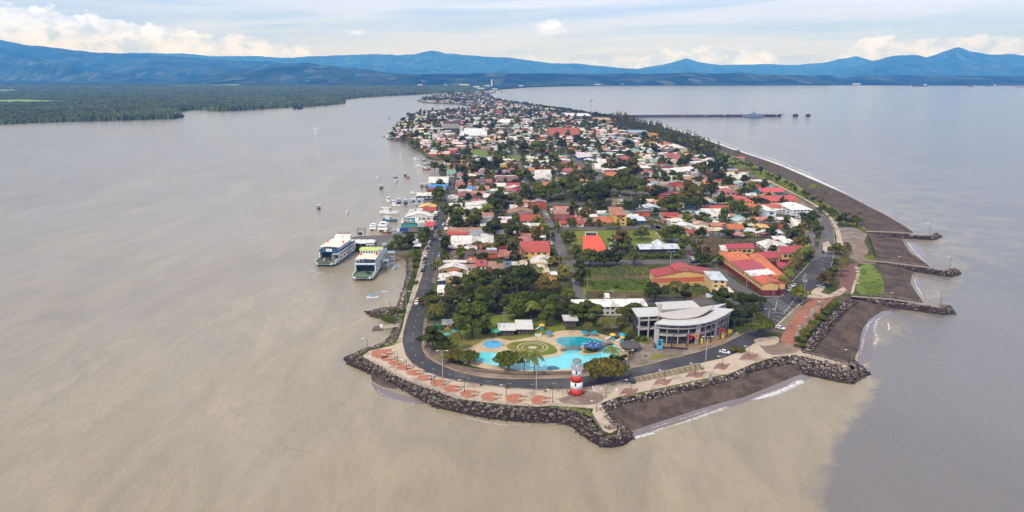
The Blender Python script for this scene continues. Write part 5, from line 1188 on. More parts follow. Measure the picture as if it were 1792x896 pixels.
def mast(px, py, ptop, label, r=0.9):
    c = G(px, py); h = zat(c, ptop) - ZL; root = thing('radio_mast', label, 'mast', c); g = MB(); n = 10
    for k in range(3):
        a = 2 * math.pi * k / 3; g.tube(c + Vector((math.cos(a) * r, math.sin(a) * r, 0)), c + Vector((math.cos(a) * r * .6, math.sin(a) * r * .6, h)), 0.3, n=4)
    for k in range(n):
        for j in range(3):
            a, b = 2 * math.pi * j / 3, 2 * math.pi * (j + 1) / 3; g.tube(c + Vector((math.cos(a) * r, math.sin(a) * r, h * k / n)), c + Vector((math.cos(b) * r * .9, math.sin(b) * r * .9, h * (k + 1) / n)), 0.16, n=3)
    W(g, 'lattice', STEEL, root); W(MB().lathe(c, [(r * 2.4, h * .95), (r * 2.4, h)], 8), 'head', DARKM, root)
mast(1034, 204, 175, 'tall lattice mast with drum head standing by the white-roofed hall', 1.3)
mast(878, 178, 160, 'thin mast on the narrow neck of the spit', 2.0)
# ------------------------------------------------------------------ houses read off the photograph one by one
# x0, x1, front base row, front eave row, back eave row, roof kind, roof colour, wall colour, storeys
HOUSES = '''
784 820 416 413 408 gx R r 1;789 826 432 426 415.6 m W t 1;826.5 841 432 424.5 414 gy W b 1;842 864 433.5 426 410 gy W t 1;821 846 417 414 407 m G g 1
783 810.5 439 434.5 428 gx W b 1;812 834 443 440 434.5 gy W w 1;788 828 455 451 442 gy K w 1;820 832 460 457.5 454 m R w 1;832 851 438 435.5 432 m R t 1
852.6 868.5 451 446 436 gx P w 1;871.5 892 456 451 441 n S k 1;893 911 452 448 443 m S k 1;776 815 469 460 457 f W g 2;767.5 818 479 474.5 467 gy W t 1
817 832.5 466 462 456 m U g 1;818 832.5 475.5 473 468 m U w 1;833.5 851 473 465.5 457 m R w 1;855 868 476 472.5 463 m U w 1;868.5 881 477 473.5 465 n U p 1;882 895 475 472 463 m N g 1
896 906 472 468 462 f W w 1;881 906 488.5 485 476.5 m T w 1;841 876 489 485.5 476 gx D w 1;818.5 839 487 479.5 475 m W e 1;781 808 500.5 485 478 gy W t 2;767 781 499 491 479 n W b 1
847 876 493.5 491 488 m W w 1;766 788 519 514 501 gx W w 1;789 811 514 508 501 n W w 1;790 818 527 523 513 gx W g 1;806 821 536 531 523 m W w 1;800 819 546 540 530 gx W w 1;826 843 560 553 546 m W g 1;774 793 576 570 563 m W t 1
912.5 962 455 440.5 424 gx R y 2;932 970 462 456.5 451 gy W y 1;930 958 470 462 455 gy W y 2;934 952 474.5 470 463.5 f W w 1;942 961 484 477.5 470 n C y 1;964 974.5 489 482 477 f W y 2;943 966 498 494 487 gx S t 1
908 925 482.5 480 470 m W w 1;911 923 471 468 460 gy C t 1;911 947 391.5 386.5 378 gx R w 1;914 950 400 395.5 392.5 gx W l 1;908 951 409 402 399 m R o 1;906 932 421 417 411 gx U w 1;933 955 421 417.5 412 m W w 1;898 911.5 437 433 424 n P k 1
889 935 379 376 369 gy U g 1;893 906 369 366.5 362 m W w 1;914 922 367 364 361.5 gx C e 1;964.5 977 374 368 366 f W w 2;970 1006 372 366 362 gx S l 1;971 1009 381 378 370.5 m U r 1;973 999 389 386.5 379 gx D r 1;999.5 1018 389 381.5 378.5 m R r 2;981 1022 397 391.5 386.5 gx R c 1
1023 1037 394 389 382 n U r 1;1037.5 1052 394 389 382.5 n U t 1;1052.5 1072 394 388.5 381 m O o 1;1032 1045 384.5 382 378 gx W g 1;1075 1096 395 376 366 m S y 3;1107 1130 391 386.5 381 m P b 1;1098 1118 385 381.5 377 gx W g 1
1072 1092 360 353 349.5 f C c 2;1122 1146 358.5 353 349.5 gx C r 2;1130 1155 369 364.5 359 gy P l 1;1147 1160 361 358 353 gx S p 1;1164.5 1177 350 339 332.5 n D k 2;1150 1160 348 345 340 n W w 1;1182 1197 348 341 337.5 m R e 1
1267 1290 347 337 330.5 h M p 2;1255 1277 337 333.5 329 gx W l 1;1235 1249 357 354.5 346 n C w 1;1234 1254 361 358.5 356 gy P b 1;1232 1290 371 367.5 362 gx R g 1;1234 1276 384 378.5 368 gx W w 1;1222 1245 386.5 380 372 gx P l 1;1208 1221 378 374.5 370 m N w 1
1196 1213 378 374.5 370.5 gx T e 1;1159 1188 382.5 380 375 gx R w 1;1162 1172 391 387.5 384 n S p 1;1173 1185 387 385 382.5 m O w 1;1173 1195 397 388 383 n W w 2;1183 1220 404 400.5 393 gy W w 1;1184 1203 411 406.5 401 m W l 1;1204 1241 413.5 409 403.5 gx R w 1;1220 1239 406 403.5 399 m W g 1
1240 1265 412 404 398.5 gx C g 2;1245 1271 401 397 392 gx S r 1;1276 1303 409 401 393.5 gx O g 1;1285 1303 417.5 413 408.5 m S k 1;1246 1258 395 391.5 387.5 f W w 1;1285 1303 386 380.5 375.5 h T w 1;1287 1312 392.5 388.5 383.5 gy P w 1;1274 1288 384 379 375 gx S w 1
1148 1167 361 358.5 354 gx S w 1;1168 1193 360 357 353.5 gx W g 1;1317 1339 333.5 328.5 324 h R g 1;1371 1398 395 389.5 382.5 m W w 1;1382 1412 401.5 396 386 gx W t 1;1395 1416 409 404.5 396 gy W g 1;1323 1349 413.5 408.5 403 gy W p 1
1348 1371 413.5 408.5 403.5 m W l 1;1354 1376 425 421 415.5 gx W k 1;1372 1391 431 427 421.5 m W w 1;1341 1386 441 436 425 gy W w 1;1330 1346 403.5 400 395.5 m Y y 1;1303 1319 410 405.5 401 gx P g 1;1297 1321 400 397 392 m C c 1;1300 1324 345 341 338 gx G k 1
750 784 326 320 313 gx W l 1;752 780 333 328.5 324.5 gx B w 1;747 763 337 334.5 331 m D r 1;729 757 348 342.5 338.5 m W g 1;717 741 357 349.5 348 f P l 1;732 762 368.5 365.5 360 gy Y e 1;715 738 378 372.5 366 n W p 1;739 762 374 370 364.5 gx R w 1;709 758 386 380 374 gy W w 1
731 757 398 391.5 387.5 m W k 1;786 808 366.5 363 358 gx W t 1;814.5 862 368 360 354 n W l 1;816 847 374.5 371 364 gx W c 1;784.5 814 379 372.5 365 gx C c 1;839 864 387 379.5 373.5 gx U y 1;842 854 391 386.5 380.5 m M r 1;784 818 390.5 386 382 m C c 1
782 791 398.5 395 388 m C w 1;784 852 410 407 401.5 gx U o 1;778 792 407 405 402 m W w 1;887 914 335 331.5 327.5 gy W g 1;902 924 366 361.5 357 m S w 1;893 907 370 367 363 m W g 1;885 911 329 325 321.5 gx R c 1;869 907 321 318.5 312.5 gx K k 1
782 797 309.5 305.5 300 gx T w 1;797 812 331 326 321.5 n R w 1;811 832 336.5 332.5 328 n B l 1;833 856 336 331 327 gx S w 1;826 850 343 338.5 335.5 gx S g 1;846 859 350 347 342 m W t 1;851 861 324 318.5 314 m M p 2;853 869 327 323 320 m D r 1
819 831 327 324 321 m O w 1;869 880 321.5 319 317 f W w 1;868 885 331 326 322 gx W c 1;783 801 352 349 344 gy W w 1;803 827 347 345 342 m R w 1;829 840 356 353 349 m R r 1;870 878 343 340 336.5 m O w 1
937 966 311 307 301 gx W w 1;934 965 319 316 310 gy W g 1;925 936 303 299 296 gx O w 1;952 962 328 324 320 m O c 1;924 937 292 290 287 h B w 1;980 1003 292 288 283 gy R r 1;978 1014 304 301 297 gx M r 1;1010 1033 312 308.5 303 gx U t 1;1012 1038 281 276 270 n W b 1
1028 1046 288 284 278.5 gy W w 1;1047 1062 290 286 281.5 gx W w 1;1043 1058 300 296 290 gx W w 1;1062 1080 312 308.5 304 gx O t 1;1030 1045 338 333 322 gy C w 1;1013 1042 338 333.5 330 m W r 1;1092 1111 284 280 274.5 h R b 1;1106 1121 271 268 264 gx T t 1
1121 1140 271 268 265.5 m W w 1;1138 1154 288 285.5 281.5 gx T r 1;1158 1173 276 271 267.5 n W l 1;1184 1202 276 271 267 f W g 1;1166 1184 278 274.5 271 gx M w 1;1182 1203 284 280.5 275 gx M p 1;1183 1201 263 259 253.5 h W w 1;1166 1182 257 254.5 250 h O r 1
1135 1158 312 308.5 304 gx G t 1;1149 1186 322 317 311 gx C c 1;1125 1152 305 302 299.5 m R w 1;1160 1178 300 296.5 293 gx D w 1;1228 1256 327 321.5 317 gx O g 1;1091 1112 289 286 282.5 gx R w 1;1114 1130 291 289 286.5 gx W w 1;1127 1142 282 280 276.5 gx C c 1
'''
HROWS = []
for ln in HOUSES.strip().splitlines():
    for it in ln.split(';'):
        t = it.split()
        if len(t) == 9: HROWS.append([float(v) for v in t[:5]] + t[5:8] + [int(t[8])])
IND = []         # every individually built house: root, px, py, roof name
rng = random.Random(11)
def placeholder_label(): return 'house'
for (x0, x1, yb, ye, yr, kind, rc, wc, st) in HROWS:
    P0, P1, A, z = pxbox(x0, x1, yb, ye, yr); w = (P1 - P0).length
    j = rng.randint(-8, 8); col = tuple(max(20, min(235, c + j)) for c in PAL[rc])
    near = yb > 345
    r = building(P0, P1, A, z, kind, roofing(col, 0.5 if rc == 'U' else 0.3), paint(PALW[wc]), '', 'house', 'house', win=(max(2, int(w / 4.5)) if near else 2), storeys=st, door=near, over=0.45, sidewin=2 if near and abs(x0 - 870) > 150 else 0)
    IND.append((r, (x0 + x1) / 2, yb, CN[rc], WN[wc], kind, st, w))
    # small lean-to extensions and roof furniture, so no roof is a bare rectangle
    if near and rng.random() < 0.55 and kind != 'f':
        d = (P1 - P0).normalized(); s = rng.uniform(0.1, 0.6); q0 = P0 + d * w * s; q1 = q0 + d * w * 0.35
        z2 = max(ZL + 2.3, z - rng.uniform(0.6, 1.2)); cc = PAL[rng.choice('UGSRWK')]
        o = W(roof_mesh(q0 - AX * 2.2, q1 - AX * 2.2, AX * 2.1, z2, 'm', 0.1, 0.3), 'porch_roof', roofing(cc), r)
    if near and rng.random() < 0.3:
        c = (P0 + P1) / 2 + A * 0.5; W(MB().lathe(Vector((c.x, c.y, z + 0.4)), [(0.6, 0), (0.6, 1.2), (0.3, 1.5)], 8), 'water_tank', paint(rng.choice(((40, 44, 50), (60, 90, 140), (200, 200, 196)))), r)

# ------------------------------------------------------------------ the rest of the town, filled lot by lot
KEEP = []        # ground polygons where nothing is filled in
for q in ([(984, 404), (1120, 400), (1150, 400), (1185, 436), (1195, 470), (1250, 456), (1262, 520), (1420, 500), (1440, 400), (1460, 450), (1450, 560), (1300, 700), (700, 760), (690, 600), (745, 540), (760, 505), (830, 488), (1000, 500), (985, 440)],
          [(1232, 415), (1300, 417), (1350, 424), (1350, 440), (1250, 448)], [(1290, 284), (1360, 312), (1470, 368), (1560, 420), (1560, 520), (1430, 500), (1440, 400), (1425, 362), (1330, 310), (1230, 268)],
          [(805, 261), (852, 261), (856, 269), (850, 278), (806, 272)], [(886, 271), (914, 271), (911, 282), (884, 282)], [(1240, 262), (1300, 290), (1240, 280), (1140, 246), (1085, 222), (1040, 208), (1000, 198), (1040, 196), (1150, 226)],
          [(590, 400), (742, 406), (752, 420), (730, 560), (600, 640)], [(940, 318), (1080, 318), (1085, 372), (948, 362)], [(1085, 310), (1128, 312), (1120, 352), (1084, 352)]):
    KEEP.append([tuple(G(*p)[:2]) for p in q])
LANDP = [(p.x, p.y) for p in land_pts]
def bbox(P): xs = [p[0] for p in P]; ys = [p[1] for p in P]; return min(xs), min(ys), max(xs), max(ys)
OBS = [(bbox(P), P) for P in ROADS + KEEP + FOOT]
def free(pts, obs=None):
    for (x, y) in pts:
        if not inpoly(x, y, LANDP): return False
        for bb, P in (obs or OBS):
            if bb[0] <= x <= bb[2] and bb[1] <= y <= bb[3] and inpoly(x, y, P): return False
    return True
def hull_pts(c, w, d, m=1.0):
    return [(c.x + RX.x * sx * (w / 2 + m) + AX.x * sy * (d / 2 + m), c.y + RX.y * sx * (w / 2 + m) + AX.y * sy * (d / 2 + m)) for sx in (-1, 0, 1) for sy in (-1, 0, 1)]
rng = random.Random(77)
FILL = []; TREESPOT = []
t = 380.0
NROW = 0
while t < 6200:
    far = t > 1300; dpt = rng.uniform(8, 11.5) * (1.25 if far else 1); ext = 0.06 * t + 620
    s = -ext
    while s < ext:
        w = rng.uniform(8.5, 15) * (1.3 if far else 1) * (1.8 if rng.random() < 0.05 else 1)
        c = RX * (s + w / 2) + AX * (t + dpt / 2) + RX * 0
        c = Vector((c.x, c.y, ZL)); px, py = proj(c)
        if 0 < px < 1792 and py > 158:
            if free(hull_pts(c, w, dpt, 0.6)):
                if rng.random() < (0.80 if t < 1500 else 0.62): FILL.append((c, w, dpt * rng.uniform(.8, 1), px, py))
                else: TREESPOT.append((c, w, px, py))
            elif free([(c.x, c.y)] + hull_pts(c, 4, 4, 0)[::4], [o for o in OBS]): TREESPOT.append((c, min(w, 7), px, py))
        s += w + rng.choice((0.6, 1.2, 2.5, 5.0))
    t += dpt + rng.choice((1.0, 2.5, 4.0)) * (1.2 if far else 1)
RC = 'WWWWWGGUURRDSSUKKNPTCCMGUWGWKUSWGPNU'; WC = 'wwwcctygrplwgko'
# colour-and-shape prototypes, copied with their parts
PROTO = []
pr = random.Random(4)
def proto(i):
    kind = pr.choice(('gx', 'gx', 'gy', 'm', 'n', 'f', 'h')); rc = RC[(i * 7) % len(RC)]; wc = pr.choice(WC); h = pr.choice((3.1, 3.4, 3.8, 6.2)); st = 2 if h > 5 else 1
    w, d = 12.0, 9.0; P0 = Vector((-w / 2, -d / 2, 0)); P1 = Vector((w / 2, -d / 2, 0)); A = Vector((0, d, 0))
    col = tuple(max(20, min(236, c + pr.randint(-14, 14))) for c in PAL[rc])
    mbw = MB().prism([(p.x, p.y) for p in (P0, P1, P1 + A, P0 + A)], -0.2, h - 0.15); gable_fill(mbw, P0, P1, A, h - 0.15, kind)
    mw = mbw.mesh('wall', paint(PALW[wc])); mr = roof_mesh(P0, P1, A, h, kind, 0.5).mesh('roof', roofing(col)); wins = []
    for q in range(3):
        x = -w / 2 + w * (q + 0.5) / 3; wins.append(MB().box((x, -d / 2 - 0.03, h * 0.3), 1.8, 0.12, 1.2).mesh('window', GLASS))
    return (mw, mr, wins, CN[rc], WN[wc], kind, st, h)
for i in range(42): PROTO.append(proto(i))
FILL.sort(key=lambda f: -f[4])
n_ind = max(0, 300 - len(IND))
print('houses by hand', len(IND), 'fill', len(FILL), 'individual fill', n_ind)
for k, (c, w, d, px, py) in enumerate(FILL[:n_ind]):
    P = PROTO[pr.randrange(len(PROTO))]; r = thing('house', '', 'house', c, math.atan2(RX.y, RX.x)); r.scale = (w / 12, d / 9, 1)
    for nm, me in (('wall', P[0]), ('roof', P[1])): o = bpy.data.objects.new(nm, me); COL.objects.link(o); o.parent = r
    if py > 300:
        for me in P[2][:2]: o = bpy.data.objects.new('window', me); COL.objects.link(o); o.parent = r
    IND.append((r, px, py, P[3], P[4], P[5], P[6], w))
def merge_fill(rows):
    V, F, C = [], [], []
    rg = np.random.default_rng(9)
    for (c, w, d, px, py) in rows:
        h = rg.choice([3.2, 3.6, 4.2, 6.5], p=[.4, .3, .2, .1]); rc = PAL['WWWWWGGUURSPCKWGWWUNGWTSWGDO'[rg.integers(28)]]; wc = PALW[WC[rg.integers(len(WC))]]; g = rg.integers(3); rh = rg.uniform(.8, 1.8)
        X, Y = RX * (w / 2), AX * (d / 2); q = [c - X - Y, c + X - Y, c + X + Y, c - X + Y]; o = len(V)
        for z in (0, h): V.extend([(p.x, p.y, c.z + z) for p in q])
        for i in range(4): F.append((o + i, o + (i + 1) % 4, o + 4 + (i + 1) % 4, o + 4 + i)); C.append(lin(wc))
        X, Y = X * 1.06, Y * 1.08; q = [c - X - Y, c + X - Y, c + X + Y, c - X + Y]; zt = c.z + h + .05; o = len(V); rl = lin(tuple(int(max(15, min(235, v + rg.integers(-18, 18)))) for v in rc))
        if g == 0:
            e, f = (q[0] + q[3]) / 2, (q[1] + q[2]) / 2; V.extend([(p.x, p.y, zt) for p in q] + [(e.x, e.y, zt + rh), (f.x, f.y, zt + rh)])
            F += [(o, o + 1, o + 5, o + 4), (o + 4, o + 5, o + 2, o + 3), (o, o + 4, o + 3, o), (o + 1, o + 2, o + 5, o + 1)]; C += [rl, rl, lin(wc), lin(wc)]
        elif g == 1:
            e, f = (q[0] + q[1]) / 2, (q[3] + q[2]) / 2; V.extend([(p.x, p.y, zt) for p in q] + [(e.x, e.y, zt + rh), (f.x, f.y, zt + rh)])
            F += [(o, o + 4, o + 5, o + 3), (o + 4, o + 1, o + 2, o + 5), (o, o + 1, o + 4, o), (o + 2, o + 3, o + 5, o + 2)]; C += [rl, rl, lin(wc), lin(wc)]
        else:
            V.extend([(q[0].x, q[0].y, zt), (q[1].x, q[1].y, zt), (q[2].x, q[2].y, zt + rh * .5), (q[3].x, q[3].y, zt + rh * .5)]); F.append((o, o + 1, o + 2, o + 3)); C.append(rl)
    me = bpy.data.meshes.new('far_houses'); me.from_pydata(V, [], [f if f[0] != f[3] else f[:3] for f in F]); a = me.attributes.new('tone', 'FLOAT_COLOR', 'FACE')
    a.data.foreach_set('color', np.concatenate([np.array(C), np.ones((len(C), 1))], 1).astype(np.float32).ravel())
    me.materials.append(material('far_town_surfaces', (0.5, 0.5, 0.5), 0.7, 0.12, 0.3, attr='tone', spec=0.2)); o = bpy.data.objects.new('far_houses', me); COL.objects.link(o)
    tag(o, 'crowded low houses of the old town running back along the spit', 'houses', None, 'stuff')
merge_fill(FILL[n_ind:])

# ------------------------------------------------------------------ harbour: dock, ferries, boats
patch('ferry_dock', [(601, 421), (624, 413.5), (668, 411.5), (700, 409.5), (745, 408.5), (764, 402), (772, 400), (766, 414), (745, 417), (716, 420), (690, 424), (668, 432), (648, 432), (614, 430)], M_asph2, 0.05)
stripe((655, 427.5), (700, 418), 0.6, M_conc); stripe((602, 421), (668, 411.8), 0.5, M_conc, 0.07)
def hull(mb, L_, Wd, z0, z1, bow=0.22, flare=1.0, stern=0.9, n=12, m=0, y0=0.0):
    """lofted hull, bow towards -y"""
    rs = []
    for k in range(n + 1):
        t = k / n; y = y0 + L_ * t
        f = min(1.0, (t / bow) ** 0.5 * (1 - .0) if t < bow else 1.0) if bow > 0 else 1.0
        f = max(f, 0.04); f *= 1 - (1 - stern) * max(0, (t - .7) / .3)
        w = Wd / 2 * f; lift = (1 - f) * (z1 - z0) * 0.35
        rs.append([(-w, y, z1 + lift), (-w * flare, y + 0 * t, z0 + (z1 - z0) * .35), (-w * .6, y, z0), (w * .6, y, z0), (w * flare, y, z0 + (z1 - z0) * .35), (w, y, z1 + lift)])
    mb.rings(rs, m); return mb
def ferry(px, py, L_, Wd, label, hullcol, trim, deckcol, roofcol, bridgecol, canopy_white=True, second=False, rz=0.0):
    c = G(px, py, 0); c.z = 0; root = thing('car_ferry', label, 'ferry', c, rz)
    w = Wd / 2; Wh = paint((222, 222, 218)); T = paint(trim); Dk = paint(deckcol)
    hull(MB(), L_, Wd, -0.8, 1.2, 0.10, 1.0, 0.95).build('waterline_hull', paint((36, 40, 50) if not second else (28, 78, 120)), root)
    h = MB(); h.prism([(-w, 1.2), (-w * .8, -.8), (w * .8, -.8), (w, 1.2), (w, L_ - 1), (w * .9, L_), (-w * .9, L_), (-w, L_ - 1)], 1.2, 2.2); h.build('hull', paint(hullcol), root)
    MB().prism([(-w + .3, 0.5), (w - .3, .5), (w - .3, 14), (-w + .3, 14)], 2.2, 2.26).build('car_deck', Dk, root)
    b = MB()
    for s in (-1, 1):
        b.prism([(s * w, 1.2), (s * w, 9), (s * (w - .35), 9), (s * (w - .35), 1.2)], 2.2, 3.6); b.prism([(s * w, 9), (s * w, L_ - 2), (s * (w - .5), L_ - 2), (s * (w - .5), 9)], 2.2, 7.0)
    b.build('side_wall', Wh, root)
    for k in range(9):      # side windows and openings
        for s in (-1, 1):
            y = 11 + k * (L_ - 16) / 9; MB().box((s * (w + .02), y + 1, 5.0), 0.14, 1.9, 1.0).build('side_window', GLASS, root)
            if k % 2 == 0: MB().box((s * (w + .02), y + 1.5, 2.9), 0.14, 3.0, 0.9).build('side_window', GLASS, root)
    rp = MB(); rp.prism([(-w * .62, -1.6), (w * .62, -1.6), (w * .62, 0.4), (-w * .62, 0.4)], 1.9, 2.2, bottom=True); rp.build('bow_ramp', paint((92, 110, 88)), root)
    for s in (-1, 1): MB().box((s * w * .78, -.72, 1.3), w * .3, .14, .7).build('mooring_port', DARKM, root)
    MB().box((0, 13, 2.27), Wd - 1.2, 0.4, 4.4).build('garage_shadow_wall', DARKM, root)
    d2 = MB(); d2.box((0, (9 + L_ - 3) / 2, 7.0), Wd, L_ - 12, 0.35); d2.build('upper_deck', paint((70, 140, 180) if not second else (60, 110, 140)), root)
    r = MB()
    for s in (-1, 1): r.box((s * (w - .1), (9 + L_ - 3) / 2, 7.36), 0.12, L_ - 12, 1.0)
    r.box((0, 9.1, 7.36), Wd, 0.12, 1.0); r.build('bulwark', T if second else Wh, root)
    sal = MB(); sal.box((0, L_ * .58, 7.36), Wd * .86, L_ * .5, 2.6); sal.build('saloon', Wh, root)
    for k in range(6): MB().box((-w * .66 + k * w * .265, L_ * .33 - .04, 7.9), 0.9, 0.14, 1.3).build('saloon_window', GLASS, root)
    cn = MB(); cy0, cy1 = (10.5, L_ * .46) if not second else (10.0, L_ * .8)
    cn.rings([[(-w * .98, y, 10.1), (-w * .98, y, 10.3), (0, y, 10.75), (w * .98, y, 10.3), (w * .98, y, 10.1), (0, y, 10.5)] for y in (cy0, cy1)]); cn.build('deck_awning', paint(roofcol), root)
    for s in (-1, 1):
        for y in (cy0 + .5, (cy0 + cy1) / 2): MB().tube((s * w * .9, y, 7.4), (s * w * .9, y, 10.2), .09, n=4).build('awning_post', Wh, root)
    if not second:
        br = MB(); br.box((0, L_ * .53, 9.97), Wd * .92, 6.5, 2.7); br.build('bridge', Wh, root)
        for k in range(7): MB().box((-w * .75 + k * w * .25, L_ * .53 - 3.32, 11.1), .95, .12, 1.0).build('bridge_window', GLASS, root)
        tp = MB(); tp.box((0, L_ * .53, 12.68), Wd * 1.0, 7.2, .5); tp.build('bridge_roof', paint(bridgecol), root)
        f = MB()
        for k in range(12): f.tube((-w * .95 + k * w * .172, L_ * .53 - 3.4, 13.2), (-w * .95 + k * w * .172, L_ * .53 - 3.4, 14.1), .08, n=4)
        f.build('bridge_railing', paint(bridgecol), root)
        mt = MB(); mt.tube((0, L_ * .54, 13.1), (0, L_ * .54, 18), .25, .12); mt.box((0, L_ * .54, 15.3), 5, .3, .3); mt.box((0, L_ * .54, 16.6), 3, .3, .3)
        for s in (-1, 1): mt.tube((s * 2.5, L_ * .54, 13.1), (s * 1.2, L_ * .54, 16.4), .12)
        mt.build('mast', Wh, root); MB().tube((-1.2, 9.5, 7.4), (-1.2, 9.5, 14.5), .1).build('flag_pole', Wh, root)
        fn = MB(); fn.box((w * .7, 12, 5.4), 1.6, 2.0, 4.2); fn.build('funnel', DARKM, root)
        for s in (-1, 1): MB().lathe((s * w * .8, L_ * .42, 10.3), [(0.1, 0), (.8, .4), (.8, 1.0), (.1, 1.4)], 8).build('life_raft', paint((210, 96, 50)), root)
    else:
        up = MB(); up.box((0, L_ * .86, 9.97), Wd * .8, 4.5, 2.4); up.build('bridge', Wh, root)
        mt = MB(); mt.tube((0, L_ * .8, 10.6), (0, L_ * .8, 17), .22, .1); mt.box((0, L_ * .8, 14), 3.4, .25, .25); mt.build('mast', STEEL, root)
        sg = MB(); sg.box((0, 9.0, 7.5), Wd * .3, .2, 1.8); sg.build('front_panel', Wh, root)
        for s in (-1, 1): MB().lathe((s * w * .8, L_ * .5, 10.75), [(.1, 0), (.75, .35), (.75, .9), (.1, 1.3)], 8).build('life_raft', paint((214, 92, 50)), root)
    return root
f1 = ferry(634.5, 491, 50, 12.6, 'large white car ferry with lime-green bridge roof moored at the dock with bow ramp open', (222, 222, 218), (220, 220, 216), (98, 124, 96), (226, 218, 200), (196, 212, 120))
f2 = ferry(568, 466, 42, 13.6, 'white and blue car ferry with cream awning easing off the end of the dock', (216, 220, 222), (40, 96, 136), (92, 104, 84), (228, 220, 206), (226, 220, 206), second=True, rz=-0.12)
def car_mesh(col):
    b = MB(); b.rings([[(-.85, y, .35), (-.9, y, .6), (-.88, y, z), (.88, y, z), (.9, y, .6), (.85, y, .35)] for y, z in ((-2.2, .75), (-2.0, .9), (-1.0, .98), (1.6, 1.0), (2.15, .9), (2.25, .6))])
    c = MB(); c.rings([[(-.8, -1.15, .98), (.8, -1.15, .98), (.8, 1.7, .98), (-.8, 1.7, .98)], [(-.62, -.45, 1.46), (.62, -.45, 1.46), (.62, 1.2, 1.46), (-.62, 1.2, 1.46)]], 0, False, False)
    r = MB().box((0, .38, 1.46), 1.26, 1.68, .05); w = [MB().rings([[(x + dx, y + .33 * math.cos(a), .33 + .33 * math.sin(a)) for a in np.linspace(0, 6.28, 11)[:-1]] for dx in (-.1, .1)]) for x in (-.85, .85) for y in (-1.35, 1.4)]
    return (b.mesh('body', paint(col, 0.25)), c.mesh('cabin_glass', GLASS), r.mesh('cabin_roof', paint(col, 0.25)), [x.mesh('wheel', DARKM) for x in w])
CARM = {k: car_mesh(v) for k, v in dict(white=(226, 228, 230), silver=(170, 174, 180), dark=(40, 44, 52), red=(170, 44, 54), grey=(110, 114, 120)).items()}
def car(px, py, heading, col, label, group=None, z=None, tiny=False, root_at=None):
    c = root_at or G(px, py, ZL + 0.06); r = thing('parked_car' if group else 'car', label, 'car', c, heading, group); M = CARM[col]
    for nm, me in (('body', M[0]), ('cabin_glass', M[1]), ('cabin_roof', M[2])): o = bpy.data.objects.new(nm, me); COL.objects.link(o); o.parent = r
    if not tiny:
        for me in M[3]: o = bpy.data.objects.new('wheel', me); COL.objects.link(o); o.parent = r
    return r
car(0, 0, 0.4, 'dark', 'dark car parked on the open bow deck of the lime-topped ferry', root_at=f1.location + Vector((2.0, 7.5, 2.27)))
car(0, 0, 0.1, 'silver', 'silver car on the bow deck of the cream-awning ferry', root_at=f2.location + Vector((-1.5, 6.5, 2.27)))
car(0, 0, -0.1, 'dark', 'dark car behind the silver one on the cream-awning ferry', root_at=f2.location + Vector((2.2, 9.0, 2.27)))
surf([(545, 478), (556, 481), (568, 483), (580, 481), (590, 475)], 5.5, 0.42); surf([(541, 470), (550, 476), (562, 478), (578, 476)], 3.5, 0.50); surf([(560, 487), (590, 481), (602, 468)], 0.8, 0.45)
def catamaran(px, py, s, label):
    c = G(px, py, 0); c.z = 0; r = thing('passenger_catamaran', label, 'boat', c, 0.05); r.scale = (s,) * 3; Wh = paint((228, 228, 226))
    for q in (-1, 1): h = MB(); hull(h, 20, 2.6, -.4, 2.0, .3); h.v = [(v[0] + q * 3.1, v[1], v[2]) for v in h.v]; h.build('hull', Wh, r)
    MB().prism([(-4.2, 2), (4.2, 2), (4.4, 19.5), (-4.4, 19.5)], 1.6, 2.3, bottom=True).build('deck', Wh, r)
    MB().rings([[(-3.9, 3.2, 2.3), (3.9, 3.2, 2.3), (4.1, 18, 2.3), (-4.1, 18, 2.3)], [(-3.4, 4.6, 4.6), (3.4, 4.6, 4.6), (3.8, 17.6, 4.6), (-3.8, 17.6, 4.6)]]).build('cabin', Wh, r)
    for k in range(5): MB().box((-2.7 + 1.35 * k, 3.85, 3.1), .9, .35, .9).build('cabin_window', GLASS, r)
    for q in (-1, 1): MB().box((q * 3.95, 11, 3.2), .2, 10, .8).build('side_window', GLASS, r)
    MB().box((0, 10, 4.6), 7.6, 12, .2).build('upper_deck', Wh, r); MB().box((0, 9, 4.8), 4.2, 4.5, 1.9).build('wheelhouse', Wh, r); MB().box((0, 6.72, 5.5), 3.4, .12, .8).build('wheelhouse_window', GLASS, r); MB().box((0, 9.4, 6.75), 5.0, 6, .2).build('sun_roof', Wh, r)
catamaran(668.5, 406.5, 0.92, 'broad white passenger catamaran moored behind the dock, nearest the trucks'); catamaran(651.5, 404, 0.66, 'smaller white passenger catamaran moored against the broad one')
